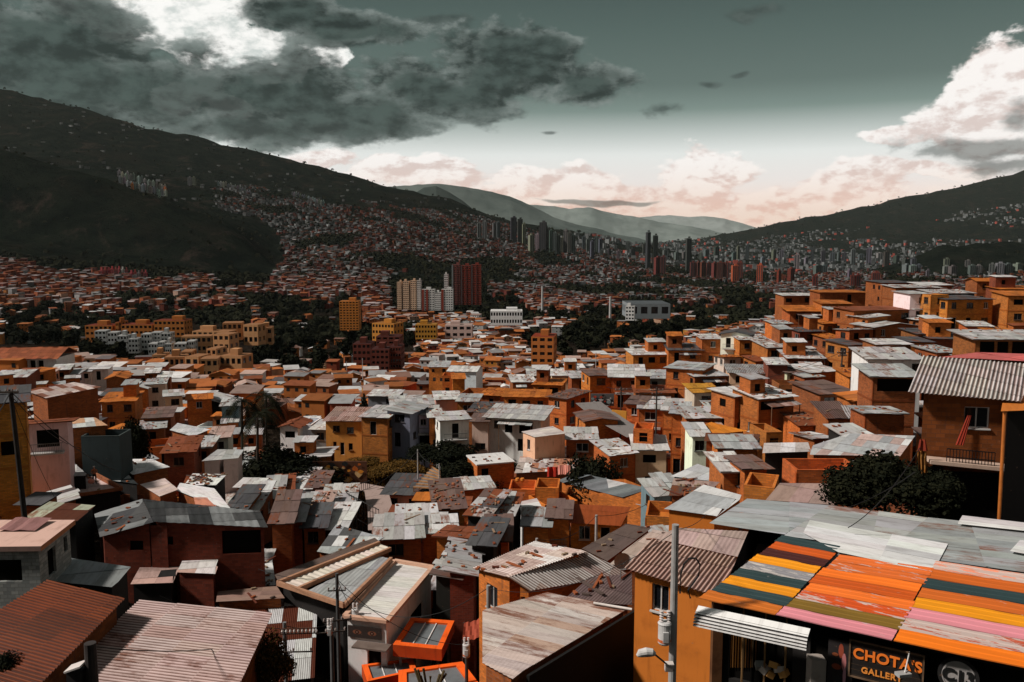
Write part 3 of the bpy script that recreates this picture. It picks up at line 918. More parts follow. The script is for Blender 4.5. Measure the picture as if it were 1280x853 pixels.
def hero(name, label, cat='house', group='houses packed on the hillside', P=None):
    c = sum(P, Vector()) / len(P)
    root = thing(name, label, cat, (c.x, c.y, gz(c.x, c.y)), 0, group)
    return root
def rel(ob):
    """shift a child's vertices so that it can sit under its (unrotated) parent"""
    off = Vector(ob.parent.location)
    n = len(ob.data.vertices); a = np.empty(n * 3, np.float32); ob.data.vertices.foreach_get('co', a)
    a = a.reshape(-1, 3) - np.array(off, np.float32); ob.data.vertices.foreach_set('co', a.ravel()); ob.data.update()
    return ob
# ------------------------------------------------------------------ foreground, built by hand
m_, g, p = new_mat('lettering')
oi = g.node('ShaderNodeObjectInfo'); finish(g, p, oi.outputs['Color'], .6, None); M['letter'] = m_

def atz(px, py, z):
    r_ = ray(px, py); return r_ * (z / r_.z)
class Plane3(Plane):
    def __init__(s, a, b, c):
        n = (b - a).cross(c - a).normalized()
        if n.z < 0: n = -n
        s.p, s.n = a, n; s.gx, s.gy = -n.x / n.z, -n.y / n.z
class VPlane:                                # upright plane through two points, pushed outwards by off
    def __init__(s, a, b, off=0):
        e = Vector((b.x - a.x, b.y - a.y, 0)).normalized(); s.e = e
        s.n = e.cross(Vector((0, 0, 1)))
        if s.n.y > 0: s.n = -s.n
        s.p = Vector((a.x, a.y, 0)) + s.n * off
    def __call__(s, px, py):
        r_ = ray(px, py); return r_ * (s.n.dot(s.p) / s.n.dot(r_))
def lettering(name, body, a, ex, n, size, col, parent=None, extrude=.012, spacing=1.0):
    cu = bpy.data.curves.new(name, 'FONT'); cu.body = body; cu.size = size; cu.extrude = extrude; cu.space_character = spacing
    cu.align_x = 'CENTER'; cu.align_y = 'CENTER'; cu.offset = .03 * size
    tmp = bpy.data.objects.new(name, cu)
    me = bpy.data.meshes.new_from_object(tmp); bpy.data.objects.remove(tmp); me.name = name
    o = bpy.data.objects.new(name, me); COL.objects.link(o); me.materials.clear(); me.materials.append(M['letter'])
    up = n.cross(ex)
    o.matrix_world = Matrix.Translation(a) @ Matrix((ex, up, n)).transposed().to_4x4()
    if parent is not None:
        mw = o.matrix_world.copy(); o.parent = parent; o.matrix_parent_inverse = Matrix.Translation(-Vector(parent.location)); o.matrix_basis = mw
    o.color = tuple(col) + (1,)
    return o

def simple(label, pl, pix, along, pitch, amp, col, rust, wall='o', over=.25, ops=None, seed=1, cat='house', rub=0, name='brick_house', mixed=None, sw=.85, sl=2.3, tint=(.75, 1.1), extra=(), skip=(), mat='tin', floor=None, wcol=None, group='houses packed on the hillside'):
    P = [pl(*q) for q in pix]
    root = hero(name, label, cat, group, P)
    ro, P3 = poly_roof(root, pl, pix, along, pitch, amp, col, rust, seed, sw, sl, mat, mixed=mixed, tint=tint); rel(ro)
    if wall: walls_under(root, P, pl, wall, over, ops, skip=skip, floor=floor, wcol=wcol)
    for (pl2, pix2, al2, c2, r2, k2) in extra:
        o2, _ = poly_roof(root, pl2, pix2, al2, k2.get('pitch', pitch), k2.get('amp', amp), c2, r2, seed + 5, k2.get('sw', sw), k2.get('sl', sl), k2.get('mat', mat), mixed=k2.get('mixed')); rel(o2)
        if k2.get('wall'): walls_under(root, [pl2(*q) for q in pix2], pl2, k2['wall'], k2.get('over', over), k2.get('ops'), skip=k2.get('skip', ()), floor=floor, wcol=wcol)
    if rub:
        r = random.Random(seed + 3)
        for _ in range(rub):
            ws = [r.random() for _ in P]; t = sum(ws)
            q = sum((p_ * (w_ / t) for p_, w_ in zip(P, ws)), Vector())
            q = P[0].lerp(P[1], r.random()).lerp(P[-1].lerp(P[-2], r.random()), r.random())
            big = r.random() < .2
            RUB.append((q + Vector((0, 0, .08)), (r.uniform(1, 2.5), r.uniform(.08, .2), .05) if big else (r.uniform(.2, .4), .15, .1), r.uniform(0, 3.1), r.choice([(.3, .085, .03), (.12, .03, .015), (.1, .07, .06), (.28, .2, .13)])))
    HOUSES.append(dict(o=root, px=sum(q[0] for q in pix) / len(pix), py=sum(q[1] for q in pix) / len(pix), D=P[0].y, n=1, wall='', roof='', rk='', label=label, anchor=None, rub=rub, wins=0))
    return root, P

# ---- gallery with the painted roof
gp = Plane(875, 749, 28, .03, .046)
GP = [gp(*q) for q in ((875, 749), (1320, 846), (1320, 660), (934, 624))]
gal = hero('gallery_building', 'gallery with roof sheets painted orange, pink and teal in stripes', 'gallery', None, GP)
TEAL, BURNT, MAROON, YEL, LAV, OCH, ORA, RED, OLI, PNK, SAL, WHT = [srgb(*c) for c in ((46, 66, 68), (205, 88, 22), (72, 30, 26), (238, 150, 18), (140, 138, 142), (200, 108, 34), (250, 122, 34), (206, 80, 24), (128, 98, 34), (222, 140, 150), (240, 150, 118), (225, 222, 218))]
def stripes(TL, TR, BR, BL, cols, seed):
    r = random.Random(seed)
    a, b, c, d = [gp(*q, .03) for q in (TL, TR, BR, BL)]
    mb = MB(); n = len(cols)
    ex = (b - a).normalized(); ey = (d - a).normalized()
    NU = 10
    for k, (co, fl) in enumerate(cols):
        t0, t1 = k / n, (k + 1) / n + .012
        l0, l1, r0, r1 = a.lerp(d, t0), a.lerp(d, t1), b.lerp(c, t0), b.lerp(c, t1)
        j = r.uniform(-.05, .05)
        for q in range(NU):
            s0, s1 = q / NU, (q + 1) / NU
            for (v0, v1, h0, h1) in ((0, .06, 0, .035), (.06, .2, .035, .035), (.2, .24, .035, .018), (.24, .38, .018, .018), (.38, .42, .018, .034), (.42, .56, .034, .034), (.56, .6, .034, .018), (.6, .74, .018, .018), (.74, .78, .018, .035), (.78, .93, .035, .035), (.93, 1, .035, .03)):
                zz = .03 if v0 > .9 else 0
                pt = lambda s, v, h: l0.lerp(r0, s).lerp(l1.lerp(r1, s), v) + gp.n * (h + .012 + .006 * math.sin(s * 9 + k)) + ex * j
                p4 = [pt(s0, v1, h1), pt(s1, v1, h1), pt(s1, v0, h0), pt(s0, v0, h0)]
                uv = [((p_ - a).dot(ex), (p_ - a).dot(ey)) for p_ in p4]
                mb.poly(p4, uv, 0, tuple(c_ * (.45 if v0 > .9 else 1) for c_ in co) + (fl,))
    o = mb.build('painted_roof_panel', M['paint'], gal); rel(o); return o
stripes((979.5, 670), (1052, 684), (971, 769.6), (875, 749), [(TEAL, .2), (BURNT, .25), (MAROON, .6), (YEL, .1), (LAV, .9), (TEAL, .3), (YEL, .15), (TEAL, .1), (OCH, .6)], 1)
stripes((1048.5, 694), (1166, 711), (1116, 801.5), (971, 769.6), [(srgb(228, 112, 48), .75), (srgb(220, 108, 44), .6), (ORA, .15), (BURNT, .35), (srgb(240, 118, 40), .5), (RED, .95), (OLI, .35), (PNK, .45)], 2)
stripes((1171, 702), (1320, 724), (1316, 843), (1116, 801.5), [(SAL, 1.1), (srgb(205, 100, 34), .4), (TEAL, .1), (srgb(208, 104, 36), .5), (srgb(235, 150, 20), .15), (PNK, .1), (srgb(190, 86, 56), 1.2), (srgb(245, 124, 22), .1)], 3)
GREY = (.36, .37, .37); 
for pix, col, ru, sd in (([(886, 655), (934, 624), (1037, 632), (980, 669)], (.40, .42, .43), .1, 4), ([(980, 670), (1037, 632), (1160, 647.5), (1111, 688)], (.42, .43, .43), .95, 5), ([(1111, 688), (1160, 647.5), (1320, 663), (1320, 722), (1171, 701)], (.34, .36, .36), .95, 6),
                         ([(1004, 667), (1012, 651), (1185, 680), (1172, 705), (1164, 715), (1049, 692)], (.70, .70, .69), .15, 7)):
    o, _ = poly_roof(gal, gp, pix, (1, 2), .8, 0, col, ru, sd, .62, 3.2, name='tin_roof', dz=.05 if sd == 7 else 0.0); rel(o)
o, _ = poly_roof(gal, gp, [(880, 748), (1320, 840), (1320, 664), (1045, 640), (984, 668)], (0, 1), .8, 0, (.30, .30, .30), .3, 17, .62, 3.2, name='tin_roof', dz=-.07); rel(o)
o, _ = poly_roof(gal, gp, [(1197, 655), (1203, 645), (1320, 658), (1320, 668)], (1, 2), .8, 0, (.72, .71, .70), .1, 8, .62, 3.2, name='tin_roof', dz=.12); rel(o)
o, _ = poly_roof(gal, gp, [(1262, 690), (1275, 676), (1320, 680), (1320, 700)], (1, 2), .8, 0, (.74, .73, .72), .1, 9, .62, 3.2, name='tin_roof', dz=.12); rel(o)
wo, GQ, gzb = walls_under(gal, GP, gp, 'k', .6, {(0, 1): [(.04, .27, .35, 2.5, 'v'), (.33, .98, .3, 2.6, 'v')]}, floor=-17.5)
gv = VPlane(GQ[0], GQ[1], .0); e, nn = gv.e, gv.n
# awning of bent white sheet
mb = MB()
A0, A1 = gp(873, 757), gp(1013, 786)
for k, (h0, h1, o0, o1) in enumerate([(0, -.14, 0, .34), (-.18, -.235, .40, .42), (-.275, -.33, .45, .465), (-.37, -.425, .485, .495), (-.465, -.52, .505, .51)]):
    for q in range(6):
        s0, s1 = q / 6, (q + 1) / 6
        w0 = [A0.lerp(A1, s) + nn * o + Vector((0, 0, h)) for s, o, h in ((s0, o1, h1), (s1, o1, h1), (s1, o0, h0), (s0, o0, h0))]
        mb.poly(w0, [(0, 0), (1, 0), (1, .1), (0, .1)], 0)
    if k:
        w0 = [A0.lerp(A1, s) + nn * (o) + Vector((0, 0, h)) for s, o, h in ((0, o0 - .07, h0), (1, o0 - .07, h0), (1, o0, h0), (0, o0, h0))]
        mb.poly(w0, None, 0, (.15, .14, .14, 1))
mb.poly([A0.lerp(A1, s) + nn * o_ + Vector((0, 0, h)) for s, o_, h in ((0, .30, -.5), (1, .30, -.5), (1, .27, -.1), (0, .27, -.1))], None, 0, (.02, .02, .02, 1))  # near-black backing sheet stands in for shade between the slats
o = mb.build('awning', M['stucco'], gal, (.78, .77, .75, 1)); rel(o)
# posts, column, rail and the things seen inside
mb = MB()
def vpost(px, w, col, y0=742, depth=.1, v=gv):
    a = v(px, y0); mb.bar((a.x, a.y, gzb), (a.x, a.y, gp.z(a.x, a.y) - .1), w, depth, 0, col)
def post_part(px, w, name, col, top=None):
    a = VPlane(GQ[0], GQ[1], .12)(px, 790); m2 = MB(); zt = gp.z(a.x, a.y) - .15 if top is None else VPlane(GQ[0], GQ[1], .12)(px, top).z
    m2.bar((a.x, a.y, gzb), (a.x, a.y, zt), w, w); o = m2.build(name, M['wood'], gal, col + (1,)); rel(o)
post_part(896, .34, 'corner_post', (.13, .055, .022))
for x in (929, 957, 983): post_part(x, .05, 'post', (.30, .17, .07))
post_part(1022, .48, 'column', (.42, .37, .33), 822)
mb = MB()
vi = VPlane(GQ[0], GQ[1], -.05)
r = random.Random(5)
for k in range(14):
    x = 905 + k * 3.1 + r.uniform(-.6, .6); a = vi(x, 790); b = vi(x + r.uniform(-.5, .5), 835)
    mb.bar(a + Vector((0, 0, .4)), Vector((a.x, a.y, b.z)), .03, .03, 0, r.choice([(.5, .3, .1, 1), (.9, .6, .3, 1), (.5, .5, .5, 1)]))
o = mb.build('grille', M['metal'], gal, (.30, .2, .1, 1)); rel(o)
vc = VPlane(GQ[0], GQ[1], .05)
t = thing('cloth_bundle', 'pale and ochre cloths bundled in the dark doorway under the white awning', 'bundle', vc(970, 838))
mb = MB()
for k in range(6):
    q = vc(950 + k * 6, 832 + (k % 3) * 5) - t.location
    mb.box(q, (.3, .25, .2), Matrix.Rotation(k * .8, 3, 'Z') @ Matrix.Rotation(.5, 3, 'X'), 0, r.choice([(1, .95, .9, 1), (.9, .5, .15, 1), (.45, .5, .5, 1)]))
mb.build('cloth', M['stucco'], t, (.55, .5, .47, 1))
# gallery sign
vs = VPlane(GQ[0], GQ[1], .22)
a, b, c, d = vs(1062, 800), vs(1154, 820), vs(1154, 864), vs(1062, 845)
sg = thing('shop_sign', "dark lattice sign reading CHOTA'S GALLERY in orange letters under the painted roof", 'sign', (a + c) / 2)
mb = MB(); L = sg.location
wS, hS = (b - a).xy.length, (a.z - d.z)
rotS = Matrix((e, -nn, Vector((0, 0, 1)))).transposed()
cS = (a + c) / 2 - L; cS.z = ((a.z + b.z) / 2 + (d.z + c.z) / 2) / 2 - L.z
mb.box(cS, (wS, .05, hS), rotS)
mb.build('board', M['wood'], sg, (.018, .014, .012, 1))
mb = MB()
for s_, z_ in ((0, hS / 2), (0, -hS / 2)): mb.box(cS + nn * .03 + Vector((0, 0, z_)), (wS + .06, .05, .05), rotS)
for s_ in (-1, 1): mb.box(cS + nn * .03 + e * (s_ * wS / 2), (.05, .05, hS - .05), rotS)
for k in range(7): mb.box(cS + nn * .015 + Vector((0, 0, -hS * .45 + k * hS * .15)), (wS - .05, .03, .012), rotS, 0, (.4, .4, .4, 1))
mb.build('frame', M['wood'], sg, (.16, .10, .06, 1))
def onS(px, py): return vs(px, py) + nn * .045
p1 = onS(1109, 825.5)
lettering('lettering', "CHOTA'S", p1, e, nn, .46, srgb(235, 120, 40), sg, spacing=1.05)
p2 = onS(1102, 843)
lettering('lettering', "GALLERY", p2, e, nn, .27, srgb(225, 140, 60), sg, spacing=1.1)
# round emblem
cc = vs(1198, 845)
em = thing('round_sign', 'round black emblem with pale ring and C13 letters beside the gallery sign', 'sign', cc)
mb = MB()
n_ = 40; rr = .56
up = Vector((0, 0, 1))
ring = lambda rad, off: [e * (rad * math.cos(2 * math.pi * k / n_)) + up * (rad * math.sin(2 * math.pi * k / n_)) + nn * off for k in range(n_)]
mb.poly(ring(rr * .84, .02), None, 0)
o1, o2, o3 = ring(rr, .0), ring(rr, .05), ring(rr * .84, .05)
for k in range(n_):
    k2 = (k + 1) % n_
    mb.poly([o2[k], o2[k2], o3[k2], o3[k]], None, 0, (.04, .04, .04, 1)); mb.poly([o1[k], o1[k2], o2[k2], o2[k]], None, 0, (.04, .04, .04, 1))
i1, i2 = ring(rr * .80, .055), ring(rr * .76, .055)
for k in range(n_): mb.poly([i1[k], i1[(k + 1) % n_], i2[(k + 1) % n_], i2[k]], None, 0, (1.2, 1.2, 1.2, 1))
mb.build('disc', M['stucco'], em, (.33, .31, .30, 1))
lettering('lettering', 'C13', cc + nn * .07, e, nn, .52, (.006, .006, .006), em)
# painted figure panel and small lamp
fp = thing('mural_board', 'dark panel with a loose pink and orange painted form by the concrete column', 'panel', vs(1050, 830))
mb = MB(); L = fp.location
mb.box((0, 0, 0), (.75, .05, 1.6), rotS); mb.build('board', M['stucco'], fp, (.02, .016, .016, 1))
mb = MB()
for k, (x, z, w_, h_, c_) in enumerate([(.02, .45, .16, .5, (.30, .06, .03)), (.12, .1, .14, .6, (.45, .16, .16)), (-.1, -.1, .3, .2, (.25, .05, .02)), (.15, -.35, .10, .6, (.5, .25, .3)), (-.15, .3, .2, .12, (.3, .08, .03)), (-.05, -.5, .3, .2, (.02, .02, .02))]):
    mb.poly([e * (x + w_ / 2 * math.cos(q * .628)) + up * (z + h_ / 2 * math.sin(q * .628)) + nn * (.03 + .003 * k) for q in range(10)], None, 0, c_ + (1,))
mb.build('painted_form', M['stucco'], fp)
vl = VPlane(GQ[0], GQ[1], .8)
la = thing('wall_lamp', 'thin white lamp arm holding a flat floodlight before the gallery sign', 'lamp', vs(1137, 818))
mb = MB(); L = la.location
mb.tube([vs(1137, 815) - L, vl(1131, 841) - L], .022); mb.build('arm', M['metal'], la, (.75, .74, .72, 1))
mb = MB(); mb.box(vl(1129, 843) - L, (.42, .25, .1), Matrix.Rotation(.2, 3, 'Z')); mb.build('lamp_head', M['metal'], la, (.5, .5, .49, 1))

# ---- block house with the fibre cement roof, upper right
bp = Plane(1134.8, 490.7, 38, .0, .34)
pix = [(1134.8, 490.7), (1276, 502.7), (1296, 456), (1153.7, 445)]
Lr = (bp(*pix[0]) - bp(*pix[3])).length
bh, BPt = simple('brown block house with wavy pale fibre cement roof and barred window', bp, pix, (0, 3), .177, .028, (.56, .51, .49), .25, 'b', .55, {(0, 1): [(.50, .80, .60, .98, 'w')]}, 3, sw=1.0, sl=Lr / 4 + .001, tint=(.82, 1.12), floor=-19)
rp = Plane(1178, 447, 45, 0, .06)
o, _ = poly_roof(bh, rp, [(1176, 447), (1222, 440.5), (1330, 444), (1330, 455)], (0, 1), .3, 0, srgb(205, 105, 100), .1, 4, .9, 3); rel(o)
walls_under(bh, [rp(*q) for q in ((1176, 447), (1222, 440.5), (1330, 444), (1330, 455))][::-1], rp, 'b', .2, floor=-13)
Qb, _ = inset(BPt, .55); bv = VPlane(Qb[0], Qb[1], .10)
mb = MB()
q0 = bv(1211, 519)
for k in range(7):                             # curtain pulled out of the window, hanging in folds
    for j in range(5):
        f = lambda i, jj: q0 + bv.e * ((i - 3) * (.024 + .005 * jj) - .08 * jj) + bv.n * (.04 + .05 * abs(math.sin(i * 1.9)) + .03 * jj) + Vector((0, 0, -.27 * jj))
        mb.poly([f(k, j + 1), f(k + 1, j + 1), f(k + 1, j), f(k, j)], None, 0, (1, 1, 1, 1), True)
o = mb.build('curtain', M['stucco'], bh, (.26, .028, .012, 1)); rel(o)
rl = thing('railing', 'black iron railing along the ledge of the block house', 'railing', bv(1214, 590))
mb = MB(); L = rl.location; rv = VPlane(Qb[0], Qb[1], .9)
for k in range(16):
    a = rv(1184 + k * 4, 561 + k * .35) - L; b_ = a + Vector((0, 0, -.72)); mb.bar(a, b_, .025)
for dz_ in (0, -.36, -.7): mb.bar(rv(1184, 561) - L + Vector((0, 0, dz_)), rv(1244, 566.2) - L + Vector((0, 0, dz_)), .04)
mb.build('bars', M['metal'], rl, (.012, .010, .010, 1))
mb = MB(); a, b_ = rv(1162, 577), rv(1262, 587)
mb.bar((a + b_) / 2 - (b_ - a) / 2 - bv.n * .3, b_ - bv.n * .3, .9, .16)
o = mb.build('ledge', M['stucco'], bh, (.50, .36, .28, 1)); rel(o)
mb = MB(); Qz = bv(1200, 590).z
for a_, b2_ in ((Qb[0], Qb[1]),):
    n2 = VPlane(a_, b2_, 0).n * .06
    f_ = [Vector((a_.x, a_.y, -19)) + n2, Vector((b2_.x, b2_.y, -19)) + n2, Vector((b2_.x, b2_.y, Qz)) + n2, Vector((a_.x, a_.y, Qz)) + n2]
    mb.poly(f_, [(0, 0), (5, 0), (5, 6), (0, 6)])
o = mb.build('void_shade_sheet', M['stucco'], bh, (.008, .007, .006, 1)); rel(o)  # near-black sheet over the wall, shade of the void put into its colour
cl = thing('hanging_cloth', 'ochre mottled cloth with a red cloth on top hung at the block house corner', 'cloth', bv(1153, 598))
mb = MB(); L = cl.location; cv = VPlane(Qb[0], Qb[1], 1.0)
for k in range(8):
    for j in range(8):
        f = lambda i, jj: cv(1146 + i * 1.6 + .35 * jj * (1 - i / 9), 563 + jj * 4.6) - L + bv.n * (.06 * math.sin(i * 2.1 + jj * .4))
        mb.poly([f(k, j + 1), f(k + 1, j + 1), f(k + 1, j), f(k, j)], None, 0, random.Random(k * 9 + j).choice([(1, 1, 1, 1), (1, .9, .8, 1), (.5, .45, .4, 1), (.95, .7, .4, 1)]))
mb.build('ochre_cloth', M['stucco'], cl, (.26, .12, .03, 1))
mb = MB()
for k in range(5):
    for j in range(4):
        f = lambda i, jj: cv(1149 + i * 1.5 + (i - 2.5) * .3 * jj, 549 + jj * 3.6) - L + bv.n * (.08 + .05 * math.sin(i * 2.1))
        mb.poly([f(k, j + 1), f(k + 1, j + 1), f(k + 1, j), f(k, j)], None, 0)
mb.build('red_cloth', M['stucco'], cl, (.22, .03, .012, 1))
sp = Plane(1251, 515, 36, 0, .1)
sh, _ = simple('dark shed with small orange roof on a tall orange corner pipe', sp, [(1251, 515), (1330, 512), (1330, 498), (1253, 504)], (0, 3), .3, 0, (.55, .17, .03), .3, 'k', .25, None, 5, 'shed', name='shed', floor=-19)
mb = MB(); a = sp(1256, 514); b_ = at(1249, 645, 35.6); mb.tube([a - Vector((0, 0, .05)), b_, b_ + (b_ - a) * .25], .075, 10)
o = mb.build('pipe', M['metal'], sh, (.50, .15, .025, 1)); rel(o)

# ---- orange house behind the concrete pole
yp = Plane(780, 711, 33, .0, .10)
yh, YP = simple('plain orange house with pinkish wavy tile roof behind the concrete pole', yp, [(780, 711), (905, 749), (985, 712), (815, 674)], (0, 3), .177, .028, (.56, .38, .32), .45, 'q', .35, {(0, 1): [(.21, .41, .35, 1.1, 'w')]}, 6, sw=.9, sl=1.25, name='painted_house', floor=-21, tint=(.85, 1.1),
    extra=[(Plane(816, 673, 37.5, 0, .04), [(816, 673.5), (985, 711), (1000, 668), (846, 660)], (1, 2), (.52, .38, .34), .25, dict(amp=0.006, pitch=.2, sl=2.4, wall='q'))])
# ---- rusted roof with the black gable wall
Bz, Cz = at(685, 741, 38), at(785, 761, 36.3)
rp = Plane3(Bz, Cz, at(654, 839, 29.0))
rh, RP = simple('long rusted corrugated roof with a black side wall next to the orange house', rp, [(603, 764), (603, 830), (640, 850), (654, 839), (785, 761), (685, 741)], (5, 4), .10, .014, (.62, .53, .48), 1.0, 'n', .15, None, 7, sw=.8, sl=2.4, mixed=[(.70, .66, .62), (.60, .50, .44), (.64, .58, .53), (.50, .36, .28)], floor=-24)
a, b_ = rp(654, 840), rp(808, 750, .25)
ex_ = (b_ - a); mb = MB(); out = Vector((ex_.y, -ex_.x, 0)).normalized() * .14
top = [a + Vector((0, 0, -.12)), b_]
p4 = [Vector((a.x, a.y, -24)) + out, Vector((b_.x, b_.y, -24)) + out, b_ + out, a + out + Vector((0, 0, -.08))]
p5 = [q + out * .9 for q in p4]
for q in ((p5[0], p5[1], p5[2], p5[3]), (p4[1], p4[0], p4[3], p4[2]), (p4[3], p5[3], p5[2], p4[2]), (p4[1], p4[2], p5[2], p5[1]), (p4[0], p5[0], p5[3], p4[3])): mb.poly(q, [(0, 0), (9, 0), (9, 6), (0, 6)])
o = mb.build('side_wall', M['stucco'], rh, (.006, .0055, .005, 1)); rel(o)
mb = MB()
mb.tube([rp(742, 754, .12), rp(790, 762, .12)], .06); o = mb.build('gutter_pipe', M['plain'], rh, (.7, .66, .62, 1)); rel(o)
# ---- gabled brick house behind it
zr, ze = -17.1, -17.7
A1, A2, A3, B2 = atz(590, 711, ze), atz(635, 722, zr), atz(669, 677, ze), atz(662, 739, ze)
pa, pb = Plane3(A1, A2, A3), Plane3(A2, atz(733, 690, zr), B2)
gh_, _ = simple('gabled orange brick house with worn pinkish corrugated roof and two dark windows', pa, [(590, 711), (635, 722), (733, 690), (669, 677)], (0, 1), .177, .025, (.60, .50, .45), .5, 'O', .3, {(0, 1): [(.28, .62, .75, 1.3, 'w')]}, 8, sl=1.5, floor=-26, tint=(.8, 1.15), mixed=[(.7, .68, .66), (.5, .38, .34)],
    extra=[(pb, [(635, 722), (662, 739), (786, 718), (733, 690)], (0, 1), (.56, .45, .40), .6, dict(wall='O', ops={(0, 1): [(.05, .62, .75, 1.2, 'w')]}, mixed=[(.7, .67, .64)]))], rub=14)
simple('low house with dark purplish ribbed roof tucked beside the gabled brick house', Plane(703, 752, 39.5, 0, .07), [(703, 752), (790, 757), (790, 717), (737, 722)], (0, 3), .15, .012, (.15, .105, .10), .8, 'n', .2, None, 9, rub=10, floor=-24)
# ---- white house with the long ribbed roof
wp = Plane(431, 773, 51.5, .0, .0)
wh, WP = simple('narrow white house with long pale ribbed roof and mural eyes on its front', wp, [(431, 773), (484, 779), (541, 711), (493, 703)], (0, 1), .3, .012, (.66, .63, .60), .05, 'w', .12, {(0, 1): [(.50, .86, 1.55, 2.1, 'd')], (1, 2): [(.50, .80, 1.5, 1.2, 'v')]}, 10, name='painted_house', tint=(.92, 1.05), sl=4, floor=-36)
mb = MB()
for k in range(4):
    a, b_ = WP[k], WP[(k + 1) % 4]; mb.bar(a + Vector((0, 0, .12)), b_ + Vector((0, 0, .12 + .002 * k)), .32, .2)
o = mb.build('coping', M['stucco'], wh, (.60, .36, .25, 1)); rel(o)
wv = VPlane(inset(WP, .12)[0][0], inset(WP, .12)[0][1], .07)
mb = MB(); L = wh.location
ctr = (wv(431, 784) + wv(481, 798)) / 2
rotW = Matrix((wv.e, -wv.n, up)).transposed()
mb.box(ctr - L, ((wv(481, 798) - wv(431, 784)).xy.length * .84, .06, .75), rotW)
for s_ in (-.24, .24):
    for rx, rz, cc_, of in ((.30, .15, (6, 3.2, 2.0, 1), .035), (.13, .13, (.6, .3, .2, 1), .04), (.05, .05, (9, 8, 7, 1), .045)):
        mb.poly([ctr - L + wv.e * (s_ * 2.1 + rx * math.cos(q * .524)) + up * (rz * math.sin(q * .524)) + wv.n * of for q in range(12)], None, 0, cc_)
mb.build('mural', M['stucco'], wh, (.035, .022, .018, 1))
mb = MB(); a = wv(468, 804); mb.box(a - L + wv.n * .45, (2.3, .9, .1), rotW); mb.build('door_canopy', M['plain'], wh, (.16, .12, .10, 1))
# ---- long house with three roof strips
lp = Plane(347, 729, 56, 0, 0)
lh, LP3 = simple('long house with striped cream ribbed roof and brown raised edges', lp, [(347, 729), (371, 737), (488, 686), (474, 679)], (0, 1), .5, .03, (.70, .62, .53), .25, None, .2, None, 11, tint=(.9, 1.08), sl=5, name='painted_house',
    extra=[(Plane(380, 741, 54.5, 0, 0), [(380, 741), (430, 757), (489, 699), (472, 695)], (1, 2), (.42, .43, .43), .2, dict(pitch=.3, amp=.01, sl=3)), (Plane(344, 719, 57.5, 0, 0), [(343, 719), (347, 726), (474, 677), (468, 672)], (1, 2), (.16, .11, .09), .4, dict(amp=0, sl=3))])
walls_under(lh, [lp(*q) for q in ((346, 725), (430, 756), (488, 692), (472, 676))], Plane(347, 729, 56.2, 0, 0), 'k', .3, zoff=-.5, floor=-36)
mb = MB()
for a, b_ in (((347, 729), (474, 679)), ((371, 737.5), (488, 686.5)), ((347, 729), (430, 757)), ((430, 757), (489, 699))):
    mb.bar(lp(*a, .1), lp(*b_, .1), .22, .3)
o = mb.build('edge_board', M['plain'], lh, (.42, .22, .13, 1)); rel(o)
simple('low house with pale blue-grey sheet roof above the striped cream roof', Plane(396, 690, 65, 0, .03), [(396, 690), (441, 698), (480, 672), (420, 656)], (0, 3), .3, 0, (.44, .47, .47), .4, 'n', .2, None, 12, rub=8, mixed=[(.7, .7, .68), (.1, .1, .1)])

# ---- escalator canopies
def canopy(px4, D, label, gx=0, gy=0, deep=.75):
    pl = Plane(px4[3][0], px4[3][1], D, gx, gy)
    P = [pl(*q) for q in px4]                 # back left, back right, front right, front left
    c = sum(P, Vector()) / 4
    t = thing('canopy', label, 'canopy', (c.x, c.y, gz(c.x, c.y)), 0, 'orange framed escalator canopies'); L = t.location
    I = [q + (c - q) * .23 for q in P]
    mb = MB()
    for k in range(4):
        a, b_ = P[k], P[(k + 1) % 4]; a2, b2 = I[k], I[(k + 1) % 4]
        mb.poly([a - L, a2 - L, b2 - L, b_ - L], None, 0)
        dn = Vector((0, 0, -deep))
        mb.poly([a - L, b_ - L, b_ + dn - L, a + dn - L], None, 0, (.5, .42, .4, 1)); mb.poly([a2 - L, a2 + dn * .3 - L, b2 + dn * .3 - L, b2 - L], None, 0, (.8, .8, .8, 1))
        mb.poly([a + dn - L, b_ + dn - L, b2 + dn * .3 - L, a2 + dn * .3 - L], None, 0, (.5, .42, .4, 1))
    mb.build('frame', M['stucco'], t, srgb(238, 96, 22) + (1,))
    mb = MB(); dn = Vector((0, 0, -.12))
    mb.poly([q + dn - L for q in I][::-1], [(0, 0), (2, 0), (2, 2), (0, 2)], 0)
    mb.build('glass_panel', M['metal'], t, (.20, .22, .23, 1))
    for s_ in (.33, .66):
        mb = MB(); mb.bar(I[3].lerp(I[2], s_) + dn * .7 - L, I[0].lerp(I[1], s_) + dn * .7 - L, .06); mb.build('glazing_bar', M['plain'], t, (.7, .69, .67, 1))
    for k, q in enumerate(I):
        mb = MB(); mb.bar(q + Vector((0, 0, -deep * .4)) - L, Vector((q.x, q.y, gz(q.x, q.y) - .3)) - L, .16); mb.build('post', M['metal'], t, (.2, .2, .2, 1))
canopy([(514, 772), (568, 776), (552, 812), (491, 806)], 50.5, 'orange framed glass canopy directly beside the white house wall')
canopy([(452, 831), (516, 823), (521, 838), (459, 852)], 49, 'smaller orange framed glass canopy in front of the white house door', .1, 0)
canopy([(498, 838), (578, 827), (600, 856), (498, 876)], 46, 'orange framed glass canopy below the other two, with potted plants in front', .1, 0)
